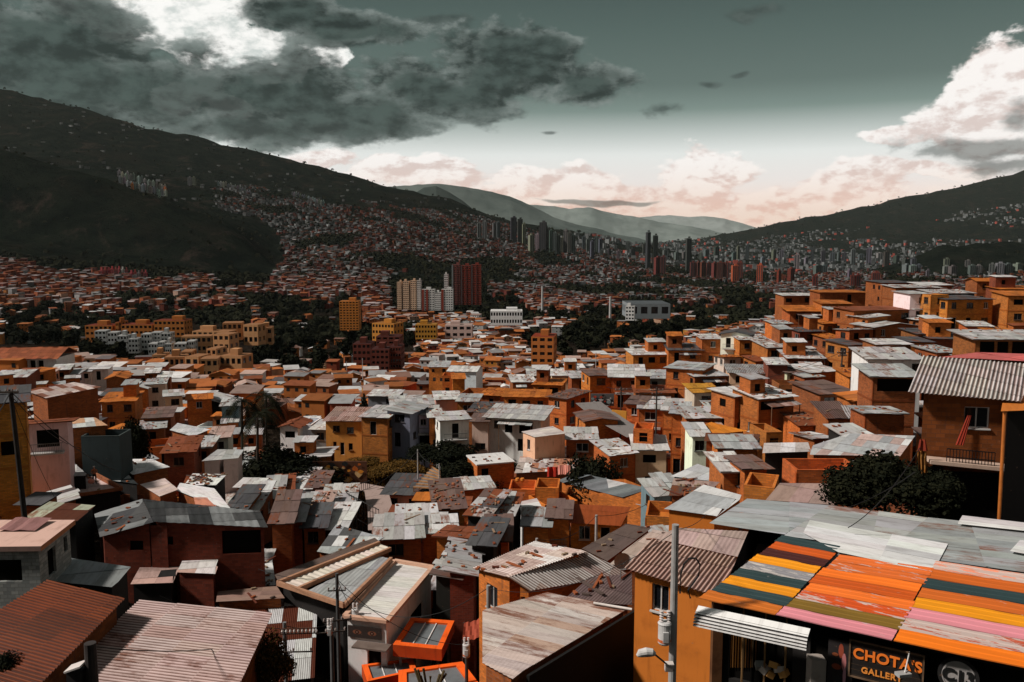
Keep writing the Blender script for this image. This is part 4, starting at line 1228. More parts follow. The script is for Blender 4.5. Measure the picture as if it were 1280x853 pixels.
def tarp(pix, D, col, label, gx=0, gy=0, zig=.05):
    pl = Plane(*pix[0], D, gx, gy); P = [pl(*q) for q in pix]; c = sum(P, Vector()) / 4
    t = thing('awning_sheet', label, 'awning', (c.x, c.y, gz(c.x, c.y))); L = t.location
    mb = MB(); N = 8
    for k in range(N):
        for j in range(4):
            f = lambda i, jj: P[0].lerp(P[1], i / N).lerp(P[3].lerp(P[2], i / N), jj / 4) - L + Vector((0, 0, zig * math.sin(i * 2.2 + jj) - .1 * math.sin(math.pi * i / N)))
            mb.poly([f(k, j), f(k + 1, j), f(k + 1, j + 1), f(k, j + 1)], None, 0, (1, 1, 1, 1), True)
    mb.build('cloth', M['stucco'], t, tuple(col) + (1,))
    for q in P:
        mb = MB(); mb.bar(q - L, Vector((q.x, q.y, gz(q.x, q.y) - .3)) - L, .06); mb.build('pole', M['metal'], t, (.1, .1, .1, 1))
tarp([(564, 776), (587, 774), (585, 766), (565, 766)], 57, (.55, .14, .02), 'bright orange awning sheet wedged beside the rusted roof', 0, .2)
tarp([(578, 800), (601, 796), (601, 772), (580, 778)], 50, (.32, .06, .03), 'brick red awning sheet sagging beside the rusted roof', 0, .15)

# ---- lower left roofs
simple('house with broad pink corrugated roof, grey where the paint has worn off', Plane(175, 750, 36.5, .02, .10), [(118, 803), (118, 872), (292, 872), (341, 766), (175, 750)], (4, 3), .177, .028, (.62, .46, .43), .8, 'b', .3, None, 14, sw=.9, sl=1.9, mixed=[(.62, .50, .47), (.58, .40, .36), (.62, .46, .43), (.62, .60, .58)], tint=(.92, 1.08), floor=-24)
simple('house with deep rust red wavy roof beside the broad pink roof', Plane(60, 725, 36, -.03, .12), [(-60, 800), (-60, 872), (34, 872), (157, 748), (60, 725)], (4, 3), .177, .03, (.16, .034, .007), .5, 'b', .3, None, 15, sw=.9, sl=1.9, tint=(.7, 1.3), floor=-24)
simple('low roof of upright grey sheets with brown rusted sheets between them', Plane(340, 850, 46, 0, 0), [(330, 855), (393, 848), (397, 747), (300, 753)], (1, 2), .12, .012, (.52, .53, .53), .25, 'k', .2, None, 16, sw=1.0, sl=2.6, mixed=[(.10, .025, .012)], floor=-34, tint=(.85, 1.1))
simple('flat brown boarded roof between the striped cream roof and the broad pink roof', Plane(270, 752, 55, 0, .02), [(270, 753), (356, 748), (346, 733), (272, 740)], (0, 1), .4, 0, (.30, .19, .15), .4, 'n', .2, None, 17, sw=.7, sl=3, rub=4)
simple('low house whose pale sheets are littered with boards and bricks', Plane(268, 736, 60, 0, .02), [(268, 736), (345, 732), (340, 700), (274, 704)], (1, 2), .4, 0, (.45, .45, .45), .6, 'n', .2, None, 18, rub=60, mixed=[(.7, .7, .68), (.1, .08, .07), (.3, .2, .15)])
simple('small dark red house with white and pink sheets above a shaded front', Plane(222, 715, 56, 0, .04), [(221, 716), (269, 718), (271, 699), (230, 697)], (0, 3), .4, 0, (.70, .66, .64), .3, 'R', .15, None, 19, sw=1.2, sl=1.2, mixed=[(.55, .36, .30)])
simple('shed with pink boards and a black gap beside the small dark red house', Plane(163, 731, 55, 0, .05), [(163, 731), (216, 729), (226, 698), (181, 698)], (0, 3), .4, 0, (.50, .32, .27), .3, 'k', .15, None, 20, sw=1.5, sl=1.1, mixed=[(.02, .02, .02), (.5, .34, .3)], cat='shed', name='shed')
simple('shed under three grey sheets leaning by the grey block house', Plane(60, 726, 46, .03, .06), [(58, 727), (142, 735), (164, 709), (83, 697)], (0, 3), .4, 0, (.25, .27, .27), .1, 'k', .2, None, 21, sw=1.4, sl=2.4, cat='shed', name='shed')
# grey block house with the pink terrace
bp2 = Plane(51, 683, 44, 0, 0)
P = [bp2(*q) for q in ((-40, 684), (51, 683), (94, 650), (-40, 650))]
root = hero('block_house', 'grey concrete block house with pale pink terrace and orange slab edge', P=P)
mb = MB(); L = root.location
mb.poly([q - L for q in P], [(q.x, q.y) for q in P], 0)
for k in range(4):
    a, b_ = P[k] - L, P[(k + 1) % 4] - L; dn = Vector((0, 0, -.28))
    mb.poly([a + dn, b_ + dn, b_, a], [(0, 0), (3, 0), (3, .3), (0, .3)], 0, (.75, .45, .25, 1) if k == 1 else (.4, .4, .4, 1))
mb.poly([q - L - Vector((0, 0, .28)) for q in P][::-1], None, 0, (.3, .3, .3, 1))
mb.build('terrace', M['stucco'], root, (.62, .40, .33, 1))
walls_under(root, P, bp2, 'G', .25, {(1, 2): [(.25, .50, .45, 1.5, 'v'), (.78, .9, .4, .9, 'v')], (0, 1): [(.1, .72, .55, 1.2, 'v')]}, zoff=-.28)
HOUSES.append(dict(o=root, px=45, py=665, D=44, n=1, wall='', roof='', rk='', label=root['label'], anchor=None, rub=0, wins=0))
t = thing('roof_sheet', 'curled reddish tin sheets lying on the pink terrace', 'sheet', bp2(28, 660)); mb = MB()
for k in range(5):
    for j in range(6):
        f = lambda i, jj: Vector((-1.0 + i * .42, -.7 + jj * .3, .10 + .05 * math.sin(i * 2.4) + .05 * jj * .5))
        mb.poly([f(k, j), f(k + 1, j), f(k + 1, j + 1), f(k, j + 1)], None, 0)
mb.build('sheet', M['tin'], t, (.3, .15, .14, .8))
simple('shed with dark rust roof patched by crossing grey strips behind the pink terrace', Plane(20, 652, 58, .0, .05), [(18, 654), (96, 652), (120, 632), (62, 627)], (0, 3), .3, 0, (.10, .03, .015), .9, 'k', .2, None, 23, sw=1.3, sl=2.6, mixed=[(.40, .42, .42)], cat='shed', name='shed')
# long dark red house with tarred roof
zr, ze = -19.2, -20.3
A_, B_, C_ = atz(125, 672, ze), atz(192, 653, zr), atz(118, 643, ze)
pL = Plane3(A_, B_, C_); pR = Plane3(B_, atz(178, 624, zr), atz(335, 660, -19.8))
simple('long dark red block house under black tarred roofing with pale scuffs', pL, [(125, 672), (192, 653), (178, 624), (118, 643)], (0, 1), .6, .012, (.045, .046, .048), .15, 'R', .25, {(0, 1): [(.55, .85, 1.0, .7, 'v')]}, 24, sw=1.5, sl=2, mixed=[(.20, .21, .21), (.09, .09, .09)], rub=10, tint=(.7, 1.3),
       extra=[(pR, [(192, 653), (335, 660), (325, 639), (178, 624)], (1, 2), (.045, .046, .048), .1, dict(wall='R', ops={(0, 1): [(.60, .97, .3, 1.7, 'v'), (.08, .14, 1.0, .6, 'v')]}, mixed=[(.22, .23, .23), (.08, .08, .08)]))])
hh = [o_ for o_ in bpy.data.objects if o_.get('label', '').startswith('long dark red block house')][0]
mb = MB(); q_ = B_ + Vector((.25, .22, 0)) - hh.location; mb.box((q_.x, q_.y, (q_.z - .25 + gz(B_.x, B_.y) - 1 - hh.location.z) / 2), (1.2, .06, q_.z - .35 - (gz(B_.x, B_.y) - 1 - hh.location.z)), Matrix.Rotation(-.1, 3, 'Z')); mb.build('wall', M['block'], hh, (.13, .026, .013, 1))
simple('house with glaring white gable roof and one salmon slope', Plane(222, 610, 78, 0, .02), [(220, 613), (252, 626), (291, 639), (268, 611), (225, 604)], (0, 1), .4, 0, (.78, .76, .75), .05, 'n', .2, None, 26, tint=(.93, 1.05),
       extra=[(Plane(245, 640, 66, .0, .0), [(246, 640), (278, 641), (258, 622), (242, 622)], (0, 3), (.62, .24, .16), .1, dict(amp=0))])
simple('hut whose white roof is dotted with rows of bricks', Plane(231, 606, 80, 0, .04), [(230, 607), (270, 607), (284, 593), (241, 592)], (0, 3), .4, 0, (.72, .71, .70), .2, 'k', .2, None, 27, rub=46, cat='hut', name='hut')
simple('dark block house with flat grey sheet roof below the pink balcony house', Plane(32, 597, 78, 0, .03), [(31, 598), (111, 595), (88, 575), (36, 579)], (0, 3), .4, 0, (.42, .42, .42), .3, 'k', .2, None, 28, rub=8, mixed=[(.62, .62, .6)])
pt = Plane(100, 618, 77, 0, 0)
tr, TP = simple('roof terrace with pale pink floor and brick kerb where a man stands', pt, [(97, 619), (152, 611), (120, 594), (100, 597)], (0, 3), .4, 0, (.55, .42, .40), .2, 'k', .1, None, 29, cat='terrace', name='roof_terrace', rub=6)
mb = MB(); a, b_ = pt(152, 611, .2), pt(120, 594, .2); mb.bar(a, b_, .25, .4); mb.bar(pt(97, 619, .15), pt(152, 611, .15), .2, .3); o = mb.build('kerb', M['brick'], tr, (.3, .1, .04, 1)); rel(o)
simple('shed under a black plastic roof with scattered pale scraps', Plane(118, 598, 84, 0, .04), [(119, 598), (173, 606), (152, 585), (125, 583)], (0, 3), .4, 0, (.035, .04, .04), .2, 'k', .2, None, 30, mixed=[(.4, .42, .42)], rub=12, cat='shed', name='shed')
simple('low house with crisp white sheet roof behind the black plastic shed', Plane(150, 582, 88, 0, .05), [(150, 582), (166, 594), (213, 584), (190, 574), (153, 574)], (0, 4), .4, 0, (.72, .71, .69), .2, 'n', .2, None, 31, rub=6)
simple('low house with folded salmon and white sheet roof', Plane(176, 606, 78, 0, .06), [(175, 606), (199, 621), (223, 612), (206, 598)], (0, 3), .4, 0, (.72, .58, .52), .2, 'n', .2, None, 32)
# houses of the middle slope with roofs read corner by corner
simple('long low brick building with rusty patched tin roof', Plane(57, 497, 104, .02, .10), [(36, 490), (57, 498), (127, 484), (92, 478)], (0, 1), .4, 0, (.46, .36, .33), .7, 'n', .3, None, 40, mixed=[(.6, .5, .46), (.2, .08, .05)])
simple('brown house with pale flat roof beside the teal wall', Plane(86, 535, 84, 0, .05), [(84, 536), (135, 532), (119, 522), (82, 524)], (0, 3), .4, 0, (.55, .55, .54), .3, 'n', .2, None, 41, mixed=[(.6, .34, .2)])
simple('broad low house with pale grey flat roof over a dark brown front', Plane(240, 545, 104, 0, .03), [(212, 538), (241, 546), (263, 537), (222, 529)], (0, 3), .4, 0, (.60, .61, .61), .1, 'n', .3, None, 42)
simple('house with grey folded tin roof in front of the palm trees', Plane(252, 576, 88, 0, .0), [(252, 577), (276, 575), (284, 562), (272, 562)], (0, 3), .4, 0, (.50, .50, .48), .1, 'P', .2, None, 43,
       extra=[(Plane(276, 575, 88, -.12, 0), [(276, 575), (299, 573), (305, 562), (284, 562)], (0, 3), (.46, .46, .45), .1, dict(wall='P'))])
sl_ = Plane(702, 603, 92, 0, .0)
zr, ze = at(717, 594, 96).z, at(778, 622, 86).z
pg = Plane3(atz(702, 604, ze), atz(778, 622, ze), atz(736, 594, ze + 1.5))
simple('large orange brick house with slate grey gable roof', pg, [(702, 603), (778, 622), (813, 611), (737, 594)], (0, 3), .8, .02, (.17, .19, .20), .1, 'O', .3, {(1, 2): [(.45, .75, .8, 1.2, 'w')]}, 45, mixed=[(.17, .19, .2), (.15, .17, .18), (.17, .19, .2), (.5, .5, .5)], sw=.9, sl=6,
       extra=[(Plane3(atz(702, 604, ze), atz(737, 594, ze + 1.5), atz(718, 594, ze + .1)), [(697, 601), (704, 604), (740, 594), (718, 593)], (0, 3), (.17, .19, .20), .1, dict(amp=0))])
simple('ochre house under a steep plain rust red roof', Plane(710, 654, 76, .0, .32), [(710, 654), (776, 658), (789, 634), (714, 630)], (0, 3), .4, 0, (.27, .062, .018), .3, 'Y', .25, {(0, 1): [(.17, .40, .3, 1.3, 'w'), (.62, .82, .3, 1.6, 'd')]}, 46, mixed=[(.27, .062, .018)] * 8 + [(.6, .58, .55)], tint=(.92, 1.05))
simple('house with dark brown sloping slab roof and pale raised edge', Plane(727, 686, 60, .0, .06), [(727, 686), (759, 702), (815, 660), (784, 655)], (1, 2), .4, 0, (.12, .085, .075), .5, 'n', .2, None, 47, rub=6)
simple('house with pale plaster slab roof next to the dark brown slab roof', Plane(762, 704, 56, 0, .05), [(760, 706), (800, 708), (850, 668), (816, 662)], (1, 2), .4, 0, (.50, .40, .35), .4, 'n', .2, None, 48, rub=3)
simple('low white walled house with pink and white sloping sheets', Plane(644, 628, 80, .03, .06), [(643, 629), (674, 646), (681, 640), (671, 623)], (0, 3), .4, 0, (.72, .62, .58), .3, 'w', .2, None, 49, mixed=[(.8, .78, .76)], name='painted_house')
simple('house with brick edged white flat roof under hanging red washing', Plane(643, 592, 96, 0, .02), [(643, 592), (718, 588), (724, 574), (650, 571)], (0, 3), .4, 0, (.50, .42, .39), .5, 'n', .2, None, 50, rub=26, mixed=[(.7, .68, .66), (.45, .2, .12)])
simple('peach house with pale grey sheet roof and white end wall', Plane(668, 546, 102, 0, .05), [(651, 540), (668, 547), (709, 542), (691, 533)], (1, 2), .4, 0, (.62, .56, .52), .1, 'p', .2, {(0, 1): [(.35, .6, .6, 1.3, 'w')]}, 51, name='painted_house')
simple('orange tiled house with broad tent shaped roof', Plane(873, 545, 85, 0, .1), [(861, 538), (874, 545), (934, 539), (889, 528)], (0, 1), .25, .02, (.55, .18, .02), .1, 'O', .2, None, 52)
simple('shed under a row of patched rust and white sheets below the orange tiled house', Plane(881, 551, 77, 0, .25), [(880, 552), (949, 552), (950, 543), (882, 541)], (0, 3), .4, 0, (.42, .38, .36), .9, 'n', .2, None, 53, mixed=[(.7, .68, .66), (.12, .05, .03), (.25, .15, .12)], sw=1.1)
simple('low shed with two white sheets and a stained grey one', Plane(953, 567, 68, 0, .08), [(953, 567), (1013, 565), (1012, 553), (955, 554)], (0, 3), .4, 0, (.74, .73, .72), .3, 'k', .2, None, 54, mixed=[(.5, .45, .43)], sw=1.3, cat='shed', name='shed')
simple('big low roof of ribbed grey sheets with a pink strip behind the bushes', Plane(1014, 568, 62, 0, .04), [(1012, 569), (1125, 571), (1144, 545), (1062, 542), (1016, 557)], (1, 2), .4, .0, (.48, .49, .49), .3, 'o', .25, None, 55, mixed=[(.55, .40, .36), (.66, .66, .65), (.4, .41, .42)], sw=.8, sl=2.2)
simple('low house with light grey sheet roof in the narrow lane', Plane(845, 600, 66, 0, .05), [(838, 596), (898, 603), (900, 590), (872, 580)], (0, 3), .4, 0, (.58, .59, .59), .3, 'g', .2, None, 56, name='painted_house')
simple('jumbled low roof of rusty strips below the light grey roof', Plane(838, 618, 58, 0, .05), [(836, 620), (880, 622), (900, 603), (842, 598)], (0, 3), .4, 0, (.36, .26, .23), .9, 'n', .2, None, 57, rub=26, mixed=[(.7, .66, .64), (.1, .08, .07)])
simple('orange walled house with white and blue-grey sheets next to the gallery', Plane(832, 636, 47, .0, .03), [(830, 637), (896, 646), (930, 620), (880, 606)], (0, 3), .4, 0, (.60, .62, .62), .1, 'q', .2, None, 58, mixed=[(.72, .72, .71), (.45, .47, .48)], sw=2, sl=2, name='painted_house')
simple('house with dusty pink flat roof behind the gallery', Plane(958, 625, 42, 0, .03), [(957, 626), (1042, 632), (1055, 605), (975, 604)], (0, 3), .4, 0, (.42, .29, .25), .2, 'n', .2, None, 59, sw=1, sl=3)

# ---- main concrete pole with transformer
def pole(px, py, D, r0, r1, label, base=None, lean=0, mat='plain', col=(.34, .33, .32), name='utility_pole', arms=(), group=None):
    a = at(px, py, D); zb = gz(a.x, a.y) - .4 if base is None else base
    t = thing(name, label, 'pole', (a.x - lean, a.y, zb), 0, group)
    mb = MB(); h = a.z - zb
    mb.tube([(0, 0, 0), (lean * .5, 0, h * .5), (lean, 0, h)], [r1, (r0 + r1) / 2, r0], 12); mb.build('shaft', M[mat], t, col + (1,))
    for (dz, L, ang, w) in arms:
        mb = MB(); e_ = Vector((math.cos(ang), math.sin(ang), 0)); c = Vector((lean * (h - dz) / h, -r0 - w / 2, h - dz))
        mb.bar(c - e_ * L / 2, c + e_ * L / 2, w); arm = mb.build('crossarm', M['metal'], t, (.10, .075, .06, 1))
        for k in range(4):
            mb = MB(); q = c + e_ * (L * (k / 3 - .5) * .92); mb.tube([q, q + Vector((0, 0, .08)), q + Vector((0, 0, .1)), q + Vector((0, 0, .2))], [.03, .03, .06, .04], 8); mb.build('insulator', M['plain'], arm, (.35, .30, .28, 1))
    return t, h
def transformer(px, py, D, label, r_=.24, h=.75):
    a = at(px, py, D)
    t = thing('transformer', label, 'transformer', (a.x, a.y, a.z - h)); mb = MB()
    mb.tube([(0, 0, 0), (0, 0, .06), (0, 0, h - .05), (0, 0, h), (0, 0, h + .05)], [r_ * .8, r_, r_, r_ * 1.08, r_ * .9], 20)
    mb.box((0, -r_ - .02, h * .45), (.18, .06, .35)); mb.box((r_ * .6, -r_ * .75, h * .5), (.06, .06, .5)); mb.build('tank', M['plain'], t, (.52, .51, .50, 1))
    mb = MB(); mb.tube([(0, 0, .10), (0, 0, .2)], [r_ + .004, r_ + .004], 20, cap=False); mb.build('warning_band', M['plain'], t, (.55, .12, .03, 1))
    for s_ in (-.5, .55):
        mb = MB(); x = r_ * s_
        zz = h + .04; pr = []
        for k in range(5): pr += [((x, 0, zz + k * .085), .045), ((x, 0, zz + .03 + k * .085), .08), ((x, 0, zz + .05 + k * .085), .045)]
        mb.tube([q[0] for q in pr], [q[1] for q in pr], 10); mb.build('bushing', M['plain'], t, (.55, .50, .48, 1))
    return t
pole(844.5, 656, 27, .115, .15, 'tall pale concrete pole in front of the orange house', base=-19)
transformer(831, 779, 26.9, 'light grey can transformer with orange band on the concrete pole', .215, .72)
t = thing('street_lamp', 'white cobra head street lamp reaching out from the concrete pole', 'lamp', at(843, 832, 26.8)); L = t.location
mb = MB(); mb.tube([at(842, 838, 26.8) - L, at(828, 826, 26.4) - L, at(817, 817, 26.2) - L], .03); mb.build('arm', M['metal'], t, (.08, .08, .08, 1))
mb = MB(); q = [at(x, y, 26.2) - L for x, y in ((819, 818), (815, 816), (808, 815.5), (800, 817), (796.5, 820))]; mb.tube(q, [.06, .13, .15, .13, .05], 12); mb.build('lamp_head', M['plain'], t, (.60, .58, .56, 1))
t = thing('junction_box', 'small pale box strapped low on the concrete pole', 'box', at(836, 834, 26.6)); mb = MB()
mb.box((0, 0, 0), (.26, .2, .24)); mb.build('case', M['plain'], t, (.58, .5, .46, 1)); mb = MB(); mb.box((0, 0, .13), (.3, .24, .03)); mb.build('lid', M['plain'], t, (.62, .56, .52, 1))
t = thing('cable', 'black cable loop curling off the concrete pole over pink tiles', 'cable', at(848, 745, 26.9)); L = t.location; mb = MB()
mb.tube([at(x, y, 26.9) - L for x, y in ((850, 742), (851, 718), (855, 705), (862, 698), (870, 698), (875, 706), (873, 720), (866, 730), (860, 738), (863, 748))], .03, 6); mb.build('cable', M['plain'], t, (.01, .01, .01, 1))
mb = MB()
t = thing('satellite_dish', 'grey satellite dish on the roof edge beside the pink tiles', 'dish', at(776, 712, 36)); L = t.location
dn_ = Vector((.4, -.8, .35)).normalized(); q_ = dn_.to_track_quat('Z', 'Y').to_matrix()
for k in range(18):
    for j in range(4):
        f = lambda i, jj: q_ @ Vector((.45 * jj / 4 * math.cos(i * math.pi / 9), .36 * jj / 4 * math.sin(i * math.pi / 9), .16 * (jj / 4) ** 2)) + Vector((0, 0, .35))
        mb.poly([f(k, j), f(k + 1, j), f(k + 1, j + 1), f(k, j + 1)] if j else [f(k, 0), f(k + 1, 1), f(k, 1)], None, 0, (1, 1, 1, 1), True)
mb.build('bowl', M['plain'], t, (.28, .27, .27, 1)); mb = MB(); mb.tube([(0, 0, .35), (0, 0, -.5)], .03); mb.tube([Vector((0, 0, .15)), Vector((0, 0, .35)) + dn_ * .45], .015); mb.build('mast', M['metal'], t, (.2, .2, .2, 1))
# poles of the lower left
pole(355.5, 778, 42, .10, .14, 'grey pole with a toothed insulator rack before the brown striped sheets', base=-31, arms=[(1.55, 2.9, .05, .06)], col=(.16, .16, .16))
t = thing('insulator_rack', 'toothed rack of white insulators fixed to the grey pole', 'rack', at(372, 788, 41.8)); L = t.location; mb = MB()
mb.bar(at(350, 786.5, 41.7) - L, at(396, 785, 41.7) - L, .05); mb.bar(at(350, 793, 41.7) - L, at(396, 791.5, 41.7) - L, .05); mb.build('rail', M['metal'], t, (.12, .05, .03, 1))
for k in range(9):
    mb = MB(); q = at(353 + k * 5, 789.5 - k * .15, 41.7) - L; mb.tube([q - Vector((0, 0, .1)), q, q + Vector((0, 0, .1))], [.035, .07, .035], 8); mb.build('insulator', M['plain'], t, (.62, .56, .52, 1))
pole(421, 717, 46, .09, .15, 'dark pole with crossarms between the striped sheets and white house', base=-33, arms=[(.95, 1.0, .1, .06), (2.7, 1.6, .3, .07)], col=(.07, .07, .07))
pole(414, 778, 44, .10, .15, 'short dark pole carrying a grey transformer in the black gap', base=-31, arms=[(.5, 1.6, .25, .06)], col=(.10, .10, .10))
transformer(412, 783, 43.6, 'grey transformer on the short dark pole', .14, .5)
transformer(444, 762, 52, 'white transformer at the front corner of the white house', .22, .7)
transformer(583, 806, 47, 'pale can transformer between the canopy and the red awning', .21, .75)
pole(583, 803, 47.3, .09, .13, 'dark pole behind the canopy transformer', base=-33, col=(.06, .055, .05))
pole(610.5, 732, 39, .095, .13, 'short grey pole rising before the gabled brick house windows', base=-27, col=(.30, .29, .28))
pole(671, 673, 56, .09, .12, 'short pale pole behind the gabled brick house roof', base=-33, col=(.34, .33, .32))
pole(745.5, 644, 70, .11, .15, 'slim pale pole before the ochre house with the red roof', col=(.36, .34, .32))
t, h = pole(112.5, 804, 23.5, .165, .2, 'thick dark stump of a pole in front of the broad pink roof', base=-19, col=(.035, .028, .026))
t = thing('meter_box', 'dark meter box with tilted white lid beside the thick pole stump', 'box', at(96, 848, 23.4)); mb = MB()
mb.box((0, 0, .0), (.42, .35, .55), None, 0, (.05, .04, .04, 1)); mb.build('case', M['plain'], t, (.4, .4, .4, 1)); mb = MB(); mb.box((0, -.02, .37), (.5, .45, .05), Matrix.Rotation(-.35, 3, 'Y')); mb.build('lid', M['plain'], t, (.62, .56, .53, 1))
pole(13, 487, 56, .14, .2, 'dark leaning wooden pole against the ochre brick wall', lean=-.62, base=-24, col=(.03, .025, .022), mat='wood', arms=[(.15, 1.2, .1, .12)])
mb = MB()
# midground masts
for px, py, D, lb in ((522, 562, 96, 'slim grey pole beside the grassy slope'), (549, 580, 90, 'slim pale pole next to the slatted pergola roof'), (745, 441, 230, 'street lamp pole before the dark tree belt'), (678, 358, 1000, 'pale chimney mast above the mid valley roofs'), (763, 371, 900, 'white chimney mast next to the grey warehouse'), (433, 452, 300, 'lamp pole at the wooded park edge'), (453, 448, 290, 'second lamp pole along the wooded park edge')):
    pole(px, py, D, .06 if D < 200 else .1 if D < 500 else 1.1, .1 if D < 200 else .14 if D < 500 else 1.5, lb, col=(.4, .39, .38), name='lamp_post' if D < 500 else 'chimney_mast')
for px, py, D, lb in ((821, 484, 110, 'dark utility pole with crossarms in front of the white roofed house'), (776.5, 484, 122, 'brown utility pole by the graffiti wall'), (720.5, 452, 190, 'thin dark pole among the white patched roofs'), (1053, 437, 120, 'dark pole by the tall narrow brick house')):
    pole(px, py, D, .1, .14, lb, col=(.04, .035, .03), arms=[(.4, 1.8, .2, .1), (.9, 1.4, .2, .1)])

# ---- cables strung over the scene
def cable(a, b, sag, label, rad=.018, n=14):
    a, b = Vector(a), Vector(b)
    t = thing('cable', label, 'cable', a); mb = MB()
    mb.tube([a.lerp(b, k / n) - a - Vector((0, 0, sag * 4 * (k / n) * (1 - k / n))) for k in range(n + 1)], rad, 5); mb.build('wire', M['plain'], t, (.012, .012, .012, 1))
cable(at(14, 490, 55.6), at(150, 590, 82), .8, 'black cable from the leaning wooden pole down over the terrace man', .03)
cable(at(13, 493, 55.6), at(70, 625, 62), .5, 'black cable dropping steeply from the leaning wooden pole')
cable(at(12, 492, 55.6), at(-40, 560, 40), .3, 'black cable from the leaning wooden pole leaving the picture', .035)
cable(at(421, 722, 46), at(300, 700, 62), .6, 'thin cable from the crossarm pole over littered sheets')
cable(at(421, 724, 46), at(583, 806, 47.3), 1.0, 'thin cable from the crossarm pole to the canopy transformer')
cable(at(355, 782, 42), at(414, 780, 44), .2, 'short cable between the rack pole and the short dark pole')
cable(at(610, 735, 39), at(844, 665, 27), .9, 'thin cable from the grey window pole to the concrete pole', .012)
cable(at(821, 487, 110), at(1053, 440, 120), 1.5, 'cable strung between the two dark mid slope poles', .03)
cable(at(821, 488, 110), at(776, 487, 122), .6, 'cable between the white roof pole and the graffiti wall pole', .03)
cable(at(421, 722, 46), at(445, 765, 52), .3, 'cable from the crossarm pole to the white corner transformer')
cable(at(355, 786, 42), at(200, 745, 40), .4, 'cable from the rack pole across the broad pink roof top')
cable(at(355, 790, 42), at(112, 808, 23.5), .5, 'cable from the rack pole to the thick pole stump')
cable(at(421, 735, 46), at(610, 735, 39), 1.6, 'slack cable from the crossarm pole to the grey window pole')
cable(at(522, 564, 96), at(549, 582, 90), .5, 'cable joining the two slim poles of the grassy slope', .025)
cable(at(522, 564, 96), at(420, 620, 88), 1.2, 'cable from the slope pole down to the railing path', .025)
cable(at(671, 674, 56), at(745, 645, 70), .8, 'cable from the pole behind the gable to the slim pale pole', .02)
cable(at(745, 645, 70), at(850, 600, 80), 1.0, 'cable from the slim pale pole towards the narrow lane', .022)
cable(at(776, 487, 122), at(720, 454, 190), 1.4, 'cable from the graffiti wall pole to the thin dark pole', .035)
cable(at(1053, 440, 120), at(1190, 400, 140), 2.0, 'cable from the narrow house pole to the ridge house windows', .03)
cable(at(14, 495, 55.6), at(100, 560, 83), .7, 'black cable from the leaning wooden pole to the teal wall', .025)
cable(at(844, 662, 27), at(900, 610, 66), .8, 'cable from the concrete pole top into the narrow lane', .014)
cable(at(1144, 590, 33), at(1000, 640, 45), .6, 'thin cable over the dusty pink flat roof')
cable(at(1150, 560, 32), at(1060, 660, 33), .4, 'thin cable crossing in front of the dark bushes')
# ------------------------------------------------------------------ houses of the middle slope: xL, xR, y of the front eave, distance, then options
def H(xL, xR, y, D, yaw=0, d=7, n=2, wall='o', roof='fw', s=.12, label=None, anchor=None, **k):
    if label is None and D < 100 and xR - xL > 26 and roof[0] != 't':     # the jumble near the path: two houses leaning on each other
        r = random.Random(int(xL * 3 + y)); f = r.uniform(.4, .6); xm = xL + (xR - xL) * f; k2 = dict(k); k2['rub'] = int(k.get('rub', 0) * .6)
        oth = roof[0] + r.choice('wgrbldkm')
        house(xL, xm + 2, y + r.uniform(-2, 3), D, yaw + r.uniform(-10, 10), d * r.uniform(.7, 1.1), n, wall, roof, s + r.uniform(-.04, .06), None, None, **k2)
        house(xm, xR, y - r.uniform(-3, 5), D + r.uniform(-1.5, 2), yaw + r.uniform(-10, 10), d * r.uniform(.7, 1.1), n, r.choice('noOkr'), oth, s + r.uniform(-.04, .06), None, None, **k2)
    else: house(xL, xR, y, D, yaw, d, n, wall, roof, s, label, anchor, **k)
# left part
H(-70, 31, 509, 62, 14, 6, 3, 'Y', 'fd', .15, 'tall ochre brick house at the left edge behind the leaning wooden pole', 'the tall ochre house', seed=5, win=.35)
H(32, 84, 531, 75, 10, 6, 2, 'P', 'br', .12, 'pale pink house with railed balcony under a dark rust roof', 'the pink balcony house', balcony=True, over=.6, ops=[(.8, 2.6, .6, 2.2, 'v')])
H(101, 149, 546, 83, -6, 5, 2, 't', 't', label='windowless dark teal wall house with open roof terrace', anchor='the dark teal house', win=0)
H(176, 205, 537, 112, 12, 6, 1, 'n', 'fg', .08, rub=6)
H(160, 183, 487, 152, 8, 7, 1, 'O', 'yw', .35, 'orange house under a bright white gable roof above the long brick building', 'the white gable house')
H(183, 206, 481, 155, 10, 7, 3, 'c', 'fg', .08, rub=8)
H(113, 135, 462, 190, 5, 7, 2, 'w', 'fw', .06, 'two storey white house with clean white roof near the school', 'the white two storey house by the school')
H(99, 113, 465, 188, 5, 7, 2, 'w', 'fl', .06)
H(81, 98, 468, 184, 0, 8, 2, 'P', 'fg', .1)
H(65, 86, 463, 182, 8, 8, 3, 'n', 'fw', .12, balcony=True)
H(27, 46, 466, 172, -25, 7, 3, 'O', 'fO', .1)
H(-10, 32, 473, 150, 3, 9, 2, 'r', 'fl', .1, rub=8, win=.4)
H(46, 64, 468, 176, 0, 7, 2, 'p', 'fk', .1, rub=4)
H(133, 156, 474, 162, 6, 9, 2, 'n', 'yO', .3, 'brown brick house with orange gable roof near the tree belt', 'the orange gable house', win=.3)
H(181, 198, 467, 190, 10, 8, 3, 'n', 'fw', .1)
H(198, 212, 472, 188, 10, 7, 2, 'n', 'fw', .1, rub=5)
H(206, 228, 496, 142, 15, 7, 2, 'p', 'fl', .07, 'peach house with a row of small windows and pale roof', 'the small peach house')
H(127, 168, 503, 126, 5, 9, 2, 'O', 'fO', .08, rub=10)
H(180, 213, 523, 116, 8, 8, 2, 'n', 'fb', .1, rub=4)
H(128, 150, 495, 140, 5, 7, 1, 'c', 'fd', .1)
